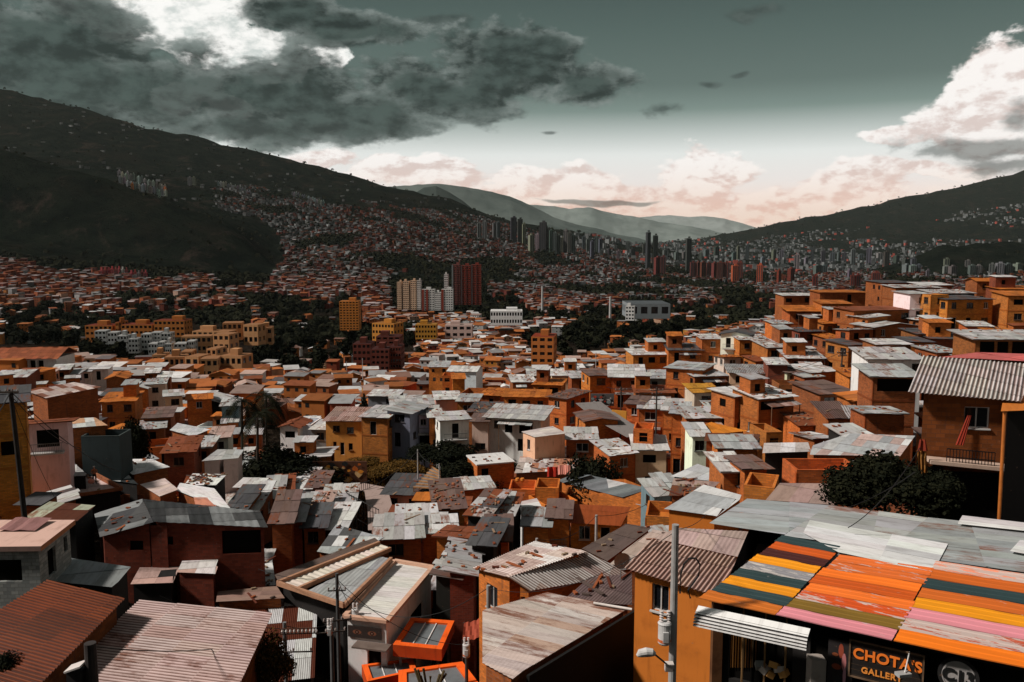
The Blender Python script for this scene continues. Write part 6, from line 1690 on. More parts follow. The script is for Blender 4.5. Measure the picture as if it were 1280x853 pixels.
# ------------------------------------------------------------------ the mass of houses further off
nr = np.random.RandomState(5)
WC = np.array([(.40, .125, .028), (.46, .15, .03), (.30, .085, .025), (.34, .07, .03), (.26, .05, .03), (.60, .34, .2), (.62, .60, .58), (.40, .40, .39), (.48, .22, .04), (.20, .06, .03)])
WCf = np.array([(.30, .06, .03), (.26, .045, .028), (.34, .08, .03), (.22, .05, .035), (.20, .04, .028), (.45, .3, .25), (.42, .42, .42), (.24, .23, .23), (.36, .10, .03), (.15, .05, .03)])
RC = np.array([(.68, .67, .66), (.50, .50, .50), (.34, .33, .33), (.44, .14, .035), (.40, .12, .03), (.30, .085, .03), (.22, .12, .09), (.46, .32, .27), (.12, .1, .1), (.6, .56, .53)])
QV, QC = [], []
def mass_house(x, y, z, w, d, h, yaw, wc, rc, sl, rt, win):
    c, s = math.cos(yaw), math.sin(yaw)
    def T(a, b, e): return (x + a * c - b * s, y + a * s + b * c, z + e)
    hw, hd = w / 2, d / 2
    f = lambda b: h + (b + hd) * sl
    B = [(-hw, -hd), (hw, -hd), (hw, hd), (-hw, hd)]
    for k in (0, 1, 3):
        a, b = B[k], B[(k + 1) % 4]
        QV.append([T(a[0], a[1], -3), T(b[0], b[1], -3), T(b[0], b[1], f(b[1])), T(a[0], a[1], f(a[1]))]); QC.append(wc)
    o = .35
    if rt == 0:
        QV.append([T(-hw - o, -hd - o, f(-hd - o) + .1), T(hw + o, -hd - o, f(-hd - o) + .1), T(hw + o, hd + o, f(hd + o) + .1), T(-hw - o, hd + o, f(hd + o) + .1)]); QC.append(rc)
    else:
        rz = h + hw * .35
        QV.append([T(-hw - o, -hd - o, h), T(0, -hd - o, rz), T(0, hd + o, rz), T(-hw - o, hd + o, h)]); QC.append(rc)
        QV.append([T(0, -hd - o, rz), T(hw + o, -hd - o, h), T(hw + o, hd + o, h), T(0, hd + o, rz)]); QC.append([q * .96 for q in rc[:3]] + [1])
        QV.append([T(-hw, -hd, h - .3), T(hw, -hd, h - .3), T(.1, -hd, rz - .1), T(-.1, -hd, rz - .1)]); QC.append(wc)
    if win:
        k = max(1, int(w / 2.3))
        for q in range(k):
            if nr.rand() < .3: continue
            for lv in range(max(1, int(h / 2.6))):
                a = -hw + (q + .5) * w / k; e0 = h - lv * 2.6 - 1.6
                QV.append([T(a - .45, -hd - .04, e0), T(a + .45, -hd - .04, e0), T(a + .45, -hd - .04, e0 + 1), T(a - .45, -hd - .04, e0 + 1)]); QC.append((.01, .01, .01, 1))
        if nr.rand() < .5:
            QV.append([T(-hw - .04, hd * .3, h - 1.6), T(-hw - .04, -hd * .3, h - 1.6), T(-hw - .04, -hd * .3, h - .6), T(-hw - .04, hd * .3, h - .6)]); QC.append((.01, .01, .01, 1))
def scatter(y0, y1, x0px, x1px, fn, cell0, cellk, far=False):
    Y = y0
    while Y < y1:
        st = cell0 + Y * cellk
        X0, X1 = (x0px - 640) / F * Y, (x1px - 640) / F * Y
        for X in np.arange(X0, X1, st):
            fn(X + nr.uniform(-.35, .35) * st, Y + nr.uniform(-.35, .35) * st, st)
        Y += st * .95
def col4(a, k): return [min(1, v * k) for v in a] + [1]
def near_mass(x, y, st):
    z = gz(x, y); p = proj((x, y, z))
    if inz(p, ZS) or (inz(p, ZT) and nr.rand() > .05): return
    if p[0] > 985 and p[1] < 372: pass
    if len(FX) and (np.hypot(FX2 - x, FY2 - y) < FR2 + 3.5).any(): return
    wc = col4(WC[min(9, int(nr.choice(10, p=[.26, .2, .15, .08, .04, .06, .1, .05, .04, .02])))], nr.uniform(.75, 1.2)); rc = col4(RC[nr.choice(10, p=[.10, .10, .09, .18, .15, .11, .09, .1, .04, .04])], nr.uniform(.5, 1.05))
    n = nr.choice([1, 1, 2, 2, 3]); 
    mass_house(x, y, z, nr.uniform(4.2, 7.6), nr.uniform(4.2, 6.2), n * 2.4 + nr.uniform(-.4, .6), nr.normal(.05, .25), wc, rc, nr.uniform(-.02, .16), int(nr.rand() < .12), True)
FX2 = np.array([f[0] for f in FOOT]); FY2 = np.array([f[1] for f in FOOT]); FR2 = np.array([f[2] for f in FOOT])
scatter(177, 640, -60, 1340, near_mass, 5.9, .0016)
# built up ground further off: share of plots built on, by picture position
DEN = [[(-20, 318), (60, 335), (120, 340), (180, 352), (260, 352), (300, 362), (345, 352), (345, 400), (-20, 400)],
       [(345, 352), (352, 300), (330, 285), (300, 268), (262, 244), (290, 232), (400, 250), (480, 262), (560, 258), (640, 285), (760, 305), (880, 325), (980, 336), (1290, 342), (1290, 400), (345, 400)]]
def noi(x, y, s, k=0.): return mnoise.noise(Vector((x / s, y / s, 5.5 + k)))
def mid_mass(x, y, st):
    z = gz(x, y); p = proj((x, y, z))
    if p[1] > 432 or inz(p, ZS) or (inz(p, ZT) and nr.rand() > .05): return
    pj = (p[0] + 26 * noi(x, y, 180, 9), p[1] + 11 * noi(x, y, 140, 11))
    if p[1] < 400 and not (inside(pj, DEN[0]) or inside(pj, DEN[1])):
        if y > 2300 and p[0] < 640 and nr.rand() < .013: mass_house(x, y, z, nr.uniform(7, 16), 8, 5, nr.normal(0, .4), col4((.16, .165, .165), nr.uniform(.3, 1.0)), col4((.13, .13, .13), nr.uniform(.5, 1.6)), 0, 0, False)
        return
    if y > 1400 and nr.rand() < .12: return
    g_ = noi(x, y, 150) + .5 * noi(x, y, 60, 3)
    if p[0] > 600: lim = -.05 if p[1] > 345 else .0
    elif p[1] < 285: lim = .06
    else: lim = .22
    if p[1] < 300 and p[0] < 420: lim = -.02
    if g_ > lim + .12: return
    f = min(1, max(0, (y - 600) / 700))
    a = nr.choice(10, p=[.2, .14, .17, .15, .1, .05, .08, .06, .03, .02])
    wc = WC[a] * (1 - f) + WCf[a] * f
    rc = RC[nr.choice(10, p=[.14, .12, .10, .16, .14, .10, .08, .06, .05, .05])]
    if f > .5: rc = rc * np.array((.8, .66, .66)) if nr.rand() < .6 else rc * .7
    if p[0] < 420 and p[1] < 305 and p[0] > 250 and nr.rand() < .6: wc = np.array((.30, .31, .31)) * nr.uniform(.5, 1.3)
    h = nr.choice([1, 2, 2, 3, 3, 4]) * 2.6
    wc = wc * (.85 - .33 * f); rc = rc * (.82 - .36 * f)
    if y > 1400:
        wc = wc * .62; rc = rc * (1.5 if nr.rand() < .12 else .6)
        if nr.rand() < .25: wc = np.array((.14, .145, .145)) * nr.uniform(.4, 1.6); rc = wc * 1.2
        h = nr.choice([1, 2, 3]) * 2.5
    mass_house(x, y, z, nr.uniform(5, 10), nr.uniform(6, 10), h, nr.normal(.0, .35), col4(wc, nr.uniform(.7, 1.25)), col4(rc, nr.uniform(.7, 1.1)), nr.uniform(-.02, .14), int(nr.rand() < .1), y < 1000)
scatter(640, 1500, -40, 1330, mid_mass, 9.2, .0010)
scatter(1500, 3900, -40, 1330, mid_mass, 7.8, .0021)
def far_mass(x, y, st):
    z = gz(x, y); p = proj((x, y, z))
    ok = (p[0] > 850 and p[1] > 255 + max(0, (1280 - p[0]) * .13)) or (620 < p[0] < 900 and p[1] > 296)
    if not ok: return
    if p[0] > 850 and p[1] < 300 and noi(x, y, 600) + .6 * noi(x, y, 200, 2) > -.02: return
    if noi(x, y, 350, 1) > .2: return
    wc = np.array((.13, .137, .137)) * nr.uniform(.3, 1.5)
    if nr.rand() < .1: wc = np.array((.34, .07, .05))
    mass_house(x, y, z, nr.uniform(12, 26), nr.uniform(10, 16), nr.choice([6, 8, 12, 20]), nr.normal(0, .5), col4(wc, 1), col4(wc, nr.uniform(.8, 1.6)), 0, 0, False)
scatter(3300, 8600, 600, 1340, far_mass, 26, .0042, True)
o = quads_mesh('houses', M['mass'], QV, QC); tag(o, 'mass of small brick houses filling the valley and climbing the far slopes', None, None, 'stuff')
print('mass quads', len(QV))

# ------------------------------------------------------------------ loose bricks and boards on the roofs
QV, QC = [], []
for p, (a, b, c), yw, colr in RUB:
    cs, sn = math.cos(yw), math.sin(yw)
    k = [(p.x + (x * cs - y * sn) * .5, p.y + (x * sn + y * cs) * .5, p.z + z * .5) for z in (-c, c) for x, y in ((-a, -b), (a, -b), (a, b), (-a, b))]
    for q in ((4, 5, 6, 7), (0, 1, 5, 4), (1, 2, 6, 5), (2, 3, 7, 6), (3, 0, 4, 7)): QV.append([k[i] for i in q]); QC.append(colr + (1,))
o = quads_mesh('rubble', M['mass'], QV, QC); tag(o, 'loose bricks and boards weighing down the tin roofs', None, None, 'stuff')

# ------------------------------------------------------------------ trees
def leaf_mesh(name, n, seed, shape, size, mat, clumps=9, squash=.8):
    r = np.random.RandomState(seed)
    C = []
    cc = r.normal(0, 1, (clumps, 3)); cc /= np.linalg.norm(cc, axis=1)[:, None]; cc *= r.uniform(.25, .72, (clumps, 1)); cc[:, 2] = cc[:, 2] * squash + .1
    cr = r.uniform(.26, .48, clumps)
    V, K = [], []
    for i in range(n):
        k = r.randint(clumps)
        d = r.normal(0, 1, 3); d /= np.linalg.norm(d)
        p = cc[k] + d * cr[k] * r.uniform(.55, 1.08)
        if shape == 'cone': p = np.array((p[0] * (1 - (p[2] + 1) * .45), p[1] * (1 - (p[2] + 1) * .45), p[2] * 1.2))
        nrm = d + r.normal(0, .6, 3); nrm /= np.linalg.norm(nrm)
        u = np.cross(nrm, r.normal(0, 1, 3)); u /= np.linalg.norm(u); v = np.cross(nrm, u)
        s = size * r.uniform(.5, 1.4); sv = s * r.uniform(.4, .8)
        V.append([p - u * s, p - v * sv, p + u * s, p + v * sv])
        b = r.uniform(.0, 1.0); K.append((b * r.uniform(.6, 1), b, b, 1))
    o = quads_mesh(name, mat, V, K); me = o.data; bpy.data.objects.remove(o); return me
LEAF = [leaf_mesh('crown', 900, s, 'round', .13, M['leaf'], 11) for s in range(4)]
BIG = [leaf_mesh('crown', 7500, 20 + s, 'round', .05, M['leaf'], 18, .75) for s in range(2)]
CON = leaf_mesh('crown', 1200, 9, 'cone', .10, M['leaf'], 16)
DRY = leaf_mesh('crown', 5000, 12, 'round', .05, M['leafdry'], 16)
def trunk_mesh(seed):
    r = random.Random(seed); mb = MB()
    mb.tube([(0, 0, -.3), (.03, .02, .3), (.0, .05, .7), (.05, 0, 1.1)], [.075, .055, .045, .02], 7)
    for k in range(4):
        a = k * 1.6 + r.random(); mb.tube([(0, .02, .55 + .1 * k), (.25 * math.cos(a), .25 * math.sin(a), .85 + .1 * k), (.45 * math.cos(a), .45 * math.sin(a), 1.1 + .08 * k)], [.03, .02, .01], 5)
    o = mb.build('trunk', M['bark']); me = o.data; bpy.data.objects.remove(o); return me
TRK = [trunk_mesh(s) for s in range(2)]
ntree = 0
def tree(x, y, h, wd, label, group, kind=None, name='tree', z=None):
    global ntree; ntree += 1
    z = gz(x, y) if z is None else z
    t = thing(name, label, 'tree' if name != 'bush' else 'bush', (x, y, z), rf.uniform(0, 6.28), group)
    me = kind or LEAF[ntree % 4]
    c = bpy.data.objects.new('crown', me); COL.objects.link(c); c.parent = t
    c.location = (0, 0, h * (.58 if name != 'bush' else .45)); c.scale = (wd / 2 * 1.15, wd / 2 * 1.15, h * (.46 if name != 'bush' else .5))
    k = bpy.data.objects.new('trunk', TRK[ntree % 2]); COL.objects.link(k); k.parent = t; k.scale = (h * .42, h * .42, h * .42 if name != 'bush' else h * .3); k.color = (.05, .035, .025, 1)
    return t
ZL = [('dark leafy tree in the belt behind the school', 'trees behind the school'), ('dark leafy tree in the wood between the beige blocks and brick blocks', 'trees in the middle wood'), ('dark leafy tree in the wood before the right ridge', 'trees before the right ridge'),
      ('dark tree in the row along the mid valley houses', 'trees along the mid valley'), ('dark tree above the orange apartment rows', 'trees above the orange rows'), ('dark tree beside the red twin towers', 'trees by the red towers'), ('dark tree by the grey warehouse', 'trees by the warehouse'), None, ('dark tree under the bare left spur', 'trees under the spur')]
for zi, (Z, lb) in enumerate(zip(ZT, ZL)):
    if lb is None: continue
    x0, x1 = min(q[0] for q in Z), max(q[0] for q in Z); y0, y1 = min(q[1] for q in Z), max(q[1] for q in Z)
    want = {0: 64, 1: 66, 2: 68, 3: 12, 4: 8, 5: 10, 6: 10, 8: 12}[zi]; got = 0
    for _ in range(6000):
        if got >= want: break
        px, py = rf.uniform(x0, x1), rf.uniform(y0, y1)
        if not inside((px, py), Z): continue
        # find the ground under this pixel
        lo, hi = 60.0, 3000.0
        for _k in range(30):
            m_ = math.sqrt(lo * hi); q = at(px, py, m_)
            if gz_base(q.x, m_) < q.z: lo = m_
            else: hi = m_
        q = at(px, py, lo)
        s = rf.uniform(.8, 1.25); k_ = 1 + max(0, (lo - 400) / 900)
        tree(q.x, q.y, 11 * s * k_ ** .3, 10 * s * k_ ** .5, lb[0], lb[1]); got += 1
def tree_px(px, py, D, h, wd, label, kind=None, name='tree', group=None):
    q = at(px, py, D); return tree(q.x, q.y, h, wd, label, group, kind, name, z=min(q.z, gz(q.x, q.y) + .5) if name != 'bush' or D > 60 else q.z)
# single trees read from the picture
tree_px(73 + 382, 504, 175, 10, 4.2, 'tall pointed dark cypress among the white roofed houses', CON, 'cypress_tree')
tree_px(513, 505, 170, 7, 11, 'broad brownish tree crown behind the blue-grey slope house', DRY)
for k, (x, y, D, h, w_) in enumerate(((608, 480, 200, 6, 9), (560, 466, 215, 6, 7), (634, 470, 215, 7, 4), (601, 476, 205, 5, 6))):
    tree_px(x, y, D, h, w_, ['round dark tree behind the white tin warehouse', 'small dark tree in front of the white tin warehouse', 'narrow dark tree among the orange terraces', 'low dark tree touching the round one by the warehouse'][k])
tree_px(741, 597, 92, 9, 6.5, 'dark tree standing alone beside the side balcony of the rubble roofed house', BIG[0])
tree_px(165, 575, 95, 9, 4.5, 'dark narrow tree between the teal house and the brick houses', BIG[1])
for k, (x, y, D, h, w_) in enumerate(((1075, 645, 40, 3.0, 3.6), (1105, 650, 39, 3.6, 4.4), (1138, 652, 38, 3.2, 3.6), (1062, 634, 42, 2.2, 2.6))):
    tree_px(x, y, D, h, w_, ['dark leafy bush behind the grey gallery roof sheets', 'largest of the dark bushes behind the gallery roof', 'dark bush under the hanging ochre cloth', 'small dark bush where the dusty pink roof ends'][k], BIG[k % 2], 'bush')
tree_px(1168, 640, 37, 2.2, 2.4, 'dark bush in the shade below the block house ledge', BIG[0], 'bush')
for k, (x, y, D, h, w_) in enumerate(((548, 600, 100, 3, 5), (575, 594, 104, 5, 7), (600, 600, 104, 5, 7), (530, 566, 110, 3, 5), (625, 578, 112, 6, 6), (640, 575, 113, 5, 5), (560, 575, 110, 5, 8), (500, 560, 114, 2.2, 4))):
    tree_px(x, y, D, h, w_, ['dark bush halfway down the grassy slope', 'dark tree under the tall white house', 'dark tree above the orange brick block', 'dark tree at the top of the grassy slope', 'dark tree under the wide grey roofed house', 'small dark tree beside the wide grey roofed house', 'wide dark tree hugging the bank of the tall white house', 'bush below the blue-grey slope house'][k], BIG[k % 2])
for k, (x, y, D, h, w_) in enumerate(((425, 575, 112, 3, 6), (455, 572, 110, 1.8, 5), (480, 585, 104, 1.6, 5), (440, 592, 104, 1.5, 5), (505, 590, 104, 2.4, 5))):
    tree_px(x, y, D, h, w_, ['dark shrub mound under the yellow house corner', 'ochre shrub mound on the grassy slope', 'ochre shrub mound lower on the grassy slope', 'low ochre shrubs above the painted wall', 'brownish shrub next to the dark slope trees'][k], DRY if k else BIG[0], 'bush')
for k, (x, y, D, h, w_) in enumerate(((340, 590, 100, 8, 9), (365, 600, 96, 7, 8), (392, 596, 98, 6, 8), (318, 575, 104, 6, 6), (375, 575, 104, 6, 6), (240, 575, 96, 4, 3.5))):
    tree_px(x, y, D, h, w_, ['dense dark tree below the palms', 'dark tree above the pale low roofs by the path', 'dark tree below the white house by the palms', 'dark tree at the edge of the palms', 'dark tree behind the painted wall', 'small bare looking tree before the broad low house'][k], BIG[k % 2])
# grass on the knoll
r9 = np.random.RandomState(8); GV, GC = [], []
for _ in range(17000):
    x, y = r9.normal(KX, 8), r9.normal(KY - 3, 5.5)
    if abs(x - KX) > 16 or abs(y - KY) > 13: continue
    z = gz(x, y); a = r9.uniform(0, 6.28); h_ = r9.uniform(.2, .6); w_ = r9.uniform(.06, .16)
    c_, s_ = math.cos(a) * w_, math.sin(a) * w_; lx, ly = r9.normal(0, .15, 2)
    GV.append([(x - c_, y - s_, z - .05), (x + c_, y + s_, z - .05), (x + c_ * .3 + lx, y + s_ * .3 + ly, z + h_), (x - c_ * .3 + lx, y - s_ * .3 + ly, z + h_)]); b_ = r9.uniform(.2, 1); GC.append((b_, b_, b_, 1))
o = quads_mesh('grass', M['leafdry'], GV, GC); tag(o, 'ochre dry grass on the knoll below the yellow house', None, None, 'stuff')
# trees standing between the estate blocks and by the school
for k in range(34):
    px, py = rf.uniform(112, 335), rf.uniform(412, 470); D = 16000 / (py - 362) * .9
    q = at(px, py, 330 + (470 - py) * 3); tree(q.x, q.y, rf.uniform(6, 9), rf.uniform(6, 9), 'dark tree squeezed between the estate apartment blocks', 'trees of the estate')
# palms
def palm(px, py, D, h, label):
    q = at(px, py, D); t = thing('palm_tree', label, 'palm', (q.x, q.y, q.z)); r = random.Random(int(px))
    mb = MB(); mb.tube([(0, 0, -1), (.1, 0, h * .5), (.25, 0, h)], [.22, .16, .13], 8); mb.build('trunk', M['bark'], t, (.06, .045, .035, 1))
    mb = MB(); top_ = Vector((.25, 0, h))
    for k in range(22):
        a = r.uniform(0, 6.28); up_ = r.uniform(-.1, 1.1); L_ = r.uniform(2.4, 3.4)
        pts = [top_ + Vector((math.cos(a), math.sin(a), 0)) * (L_ * s) + Vector((0, 0, L_ * (up_ * s - 1.15 * s * s))) for s in (0, .2, .4, .6, .8, 1)]
        sd = Vector((-math.sin(a), math.cos(a), 0))
        for i in range(5):
            for s_ in (-1, 1):
                for j in range(4):
                    f = pts[i].lerp(pts[i + 1], j / 4); wv_ = .55 * math.sin(math.pi * (i + j / 4 + .4) / 5.6)
                    d_ = (pts[i + 1] - pts[i]) * .5
                    mb.poly([f, f + (pts[i + 1] - pts[i]) * .16, f + d_ + sd * s_ * wv_ + Vector((0, 0, -.25 * wv_)), f + d_ * .9 + sd * s_ * wv_ + Vector((0, 0, -.28 * wv_))], None, 0, (r.random(), 0, 0, 1))
    mb.build('crown', M['leaf'], t)
palm(303, 588, 100, 8.5, 'taller dark palm with spread fronds in front of the white house row'); palm(322, 592, 98, 7.0, 'lower dark palm leaning into the dense tree')
palm(333, 575, 104, 8, 'dark palm standing behind the other two palms')
# plants by the canopies
t = thing('potted_plant', 'bare knobbly plant rising in front of the lowest orange canopy', 'plant', at(538, 868, 44)); mb = MB(); r = random.Random(4)
for k in range(9):
    a = r.uniform(-.9, .9); mb.tube([(a * .3, 0, 0), (a * .7, r.uniform(-.2, .2), .6), (a * 1.1, r.uniform(-.2, .2), r.uniform(1.0, 1.5))], [.05, .06, .07], 6)
mb.build('stem', M['bark'], t, (.10, .07, .03, 1))
tree_px(338, 870, 34, 3.0, 2.0, 'small yellowish plant against the end of the broad pink roof', DRY, 'bush')
tree_px(4, 860, 30, 1.6, 1.4, 'dark spray of leaves in the lower corner on the rust red roof', BIG[0], 'bush')
# far trees: one mass
FV, FC = [], []
r8 = np.random.RandomState(3)
def blob(x, y, z, w, h, k):
    n = 7
    for _ in range(n):
        d = r8.normal(0, 1, 3); d[2] = abs(d[2]); d /= np.linalg.norm(d)
        p = np.array((x, y, z + h * .35)) + d * np.array((w * .42, w * .42, h * .55))
        u = np.cross(d, r8.normal(0, 1, 3)); u /= np.linalg.norm(u); v = np.cross(d, u)
        s = w * r8.uniform(.26, .42)
        FV.append([p - u * s, p - v * s * .8, p + u * s, p + v * s * .8]); q = k * r8.uniform(.3, 1.1); FC.append((q, q, q, 1))
def far_trees(x, y, st):
    z = gz(x, y); p = proj((x, y, z))
    if p[1] > 432 or p[0] < -30 or p[0] > 1310: return
    built = inside(p, DEN[0]) or inside(p, DEN[1]) or (p[1] > 396 and not inz(p, ZT))
    g_ = noi(x, y, 150) + .5 * noi(x, y, 60, 3)
    if built and g_ < .2 and r8.rand() < .86: return
    if not built and (y > 1450 and r8.rand() < .93 or r8.rand() < .3): return
    w = r8.uniform(6, 10) * (1 + y / 9000); blob(x, y, z, w, w * r8.uniform(.6, .9), r8.uniform(.35, 1.0))
scatter(560, 1500, -30, 1310, far_trees, 9, .001)
scatter(1500, 4300, -30, 1310, far_trees, 9, .0033)
def far_trees2(x, y, st):
    z = gz(x, y); p = proj((x, y, z))
    if p[0] < 560 or p[0] > 1310 or r8.rand() < .86: return
    w = r8.uniform(14, 24); blob(x, y, z, w, w * .5, r8.uniform(.35, 1.0))
scatter(4300, 9300, 540, 1310, far_trees2, 34, .003)
o = quads_mesh('forest', M['leaf'], FV, FC); tag(o, 'dark woods and scattered trees covering the valley sides', None, None, 'stuff')
print('forest quads', len(FV), 'trees', ntree)
# ------------------------------------------------------------------ apartment blocks and towers
M['tower'] = M['stucco']
def block(name, label, cat, group, xL, xR, yT, yB, D, depth, col, floors=None, cols=None, yaw=0, parts=True, stripes=None, roof=(.5, .49, .48), roofbox=True, balc=None):
    """a flat roofed block between two picture columns; windows are recessed rows"""
    yw = R(yaw); A, w = house_w(xL, xR, yT, D, yw)
    w = abs(w); ex, ey = Vector((math.cos(yw), math.sin(yw), 0)), Vector((-math.sin(yw), math.cos(yw), 0))
    zb = at(640, yB, D).z - 3
    c = A + ex * w / 2 + ey * depth / 2; H = A.z - zb
    t = thing(name, label, cat, (c.x, c.y, zb), yw, group)
    r = random.Random(int(xL * 7 + yT))
    hx, hy = w / 2, depth / 2
    floors = floors or max(2, int(H / 2.9)); cols = cols or max(2, int(w / 3.2))
    fh, cw = H / floors, w / cols
    ops = []
    for f in range(floors):
        for k in range(cols):
            a, b = k * cw + cw * .18, (k + 1) * cw - cw * .18
            ops.append((a, b, f * fh + fh * .34, f * fh + fh * .80))
    mb = MB()
    detail = parts and floors * cols <= 90
    P = panel(mb, (-hx, -hy, 0), (1, 0, 0), w, 0, lambda u: H, ops, .25)
    nd = max(1, int(depth / 4)); so = []
    for f in range(floors):
        for k in range(nd): so.append((k * depth / nd + depth / nd * .25, (k + 1) * depth / nd - depth / nd * .25, f * fh + fh * .34, f * fh + fh * .8))
    P2 = panel(mb, (hx, -hy, 0), (0, 1, 0), depth, 0, lambda u: H, so if yaw < 0 or c.x < 0 else (), .25)
    P3 = panel(mb, (-hx, hy, 0), (0, -1, 0), depth, 0, lambda u: H, so if yaw > 0 or c.x > 0 else (), .25)
    panel(mb, (hx, hy, 0), (-1, 0, 0), w, 0, lambda u: H)
    mb.poly([(-hx, -hy, H), (hx, -hy, H), (hx, hy, H), (-hx, hy, H)], None, 0, tuple(roof) + (1,))
    # dark glass behind the openings (one sheet per storey)
    if stripes:
        for x0, x1, cc in stripes: mb.box((-hx + (x0 + x1) / 2 * w, -hy - .2, H / 2), ((x1 - x0) * w, .5, H - .2), None, 0, tuple(q / max(.02, col[i]) for i, q in enumerate(cc)) + (1,))
    mb.build('wall', M['stucco'], t, tuple(col) + (1,))
    for f in range(floors):
        m2 = MB()
        for (PP, L, use) in ((P, w, True), (P2, depth, yaw < 0 or c.x < 0), (P3, depth, yaw > 0 or c.x > 0)):
            if not use: continue
            m2.poly([PP(.1, f * fh + fh * .3, .24), PP(L - .1, f * fh + fh * .3, .24), PP(L - .1, f * fh + fh * .84, .24), PP(.1, f * fh + fh * .84, .24)], None, 0)
        if parts: m2.build('window_band', M['glass'], t)
        else: mb = m2
    if roofbox:
        m3 = MB(); m3.box((r.uniform(-.2, .2) * w, 0, H + 1.1), (w * .35, depth * .4, 2.2)); m3.build('roof_house', M['stucco'], t, tuple(q * .95 for q in col) + (1,))
    return t
OC, BE, WH, RB, GY = (.46, .16, .035), (.58, .32, .14), (.60, .59, .57), (.22, .035, .02), (.16, .17, .17)
block('apartment_tower', 'bright orange apartment tower standing alone at the wood edge', 'tower', None, 424, 448, 377, 408, 620, 14, (.56, .19, .03), 11, 6, 3)
for k, (a, b, y) in enumerate(((496, 501.5, 353), (503.5, 511, 352), (513, 520, 351), (521, 525.5, 351))):
    block('apartment_tower', ['narrow cream shaft, first of the cream tower cluster from the orange tower', 'wide cream tower with dark seams, second in the cream cluster', 'cream tower with light front, third in the cream cluster', 'slim pale tower ending the cream cluster beside the white and red towers'][k], 'tower', 'cream apartment towers', a, b, y, 384, 960, 14, (.60, .40, .27) if k < 3 else (.5, .45, .42), 14, 3, 0)
for k, (a, b, y, st) in enumerate(((527, 543, 362, [(.0, .18, RB), (.34, .5, RB)]), (543.5, 551, 366, None), (551.5, 566, 362, [(.0, .2, RB)]))):
    block('apartment_tower', ['white apartment tower with two dark red stripes beside the cream cluster', 'lower white apartment block with dark window rows between striped towers', 'white apartment tower with one red edge below the twin red towers'][k], 'tower', 'white and red apartment towers', a, b, y, 385, 950, 14, WH, 9, 5, 0, stripes=st)
for k, (a, b) in enumerate(((564.5, 575), (576, 588), (589, 601))):
    block('apartment_tower', ['tall red tower with grey edge, next to the white towers', 'tall red tower between two like it', 'tall red tower furthest from the white towers'][k], 'tower', 'tall red apartment towers', a, b, 331 + k % 2, 378, 1010, 16, RB if k else (.20, .06, .05), 18, 5, 0, stripes=[(.0, .18, GY), (.55, .68, (.10, .03, .025))] if k == 0 else [(.0, .14, (.08, .05, .05)), (.5, .6, (.10, .025, .02))])
block('apartment_tower', 'slim white tower just before the tall red towers', 'tower', None, 555, 560, 343, 362, 1020, 10, WH, 8, 2)
block('apartment_block', 'white low church like building with a pale front in mid valley', 'building', None, 613, 653, 389, 402, 640, 18, (.74, .73, .72), 2, 12, 0, roof=(.74, .73, .72))
block('warehouse', 'long grey roofed warehouse in the mid valley', 'warehouse', None, 786, 838, 380, 394, 680, 40, (.20, .22, .23), 1, 4, 0, roof=(.30, .32, .33), roofbox=False)
block('apartment_block', 'small white block with dark windows beside the grey warehouse', 'building', None, 782, 793, 383, 396, 660, 9, WH, 4, 3, -12)
block('apartment_block', 'brick building with horizontal window bands behind the orange terraces', 'building', None, 664, 692, 421, 446, 330, 14, (.44, .14, .03), 4, 3, -8, roof=(.4, .14, .05))
block('apartment_block', 'pink blocky building with curved front near the tree row', 'building', None, 556, 590, 407, 417, 520, 14, (.62, .45, .40), 2, 4, 0)
block('apartment_block', 'yellow orange long block in the mid valley', 'building', None, 519, 545, 406, 418, 510, 12, (.52, .24, .03), 3, 7, 0)
block('apartment_block', 'orange slab block stepping towards the wood', 'building', None, 465, 492, 404, 420, 490, 12, (.50, .20, .03), 3, 7, -20)
for k, (a, b, y0, y1, D) in enumerate(((441, 463, 430, 452, 360), (464, 486, 437, 455, 345), (487, 501, 434, 453, 350), (470, 500, 421, 434, 400))):
    block('apartment_block', ['dark red block at the wood edge, nearest the pale lamp poles', 'low dark red block between two dark red ones', 'small dark red block ending the row', 'dark red block rising behind the dark red row'][k], 'building', 'dark red apartment blocks', a, b, y0, y1, D, 12, (.13, .03, .018), 4, 4, 0, roof=(.3, .1, .05))
# orange rows, white blocks and beige blocks on the left
for k, (a, b, y) in enumerate(((106, 140, 407), (144, 148, 403), (151, 190, 406), (192, 230, 401))):
    block('apartment_block', ['long orange brick row house block nearest the dark wood', 'narrow orange stair tower between the orange rows', 'long orange brick row in the middle', 'orange brick row with taller back end'][k], 'building', 'orange brick apartment rows', a, b, y, y + 14, 470, 12, (.42, .14, .025), 3, max(2, (b - a) // 5), 0, roof=(.3, .1, .04))
nb = 0
for a, b, y0, y1, D in ((118, 132, 414, 424, 430), (134, 146, 416, 428, 420), (146, 158, 420, 432, 410), (176, 187, 418, 430, 400), (188, 200, 416, 432, 405), (201, 213, 417, 436, 400), (185, 196, 430, 442, 380), (197, 203, 428, 442, 380), (206, 214, 430, 440, 380), (217, 232, 430, 440, 370), (233, 242, 427, 438, 372), (160, 172, 424, 434, 395)):
    nb += 1; block('apartment_block', ['white stepped apartment block with dark window bands on the terrace estate'][0], 'building', 'white stepped apartment blocks', a, b, y0, y1, D, 8, (.50, .50, .49), 3 if y1 - y0 < 14 else 5, 3, 8, roof=(.55, .55, .54), roofbox=nb % 3 == 0)
nb = 0
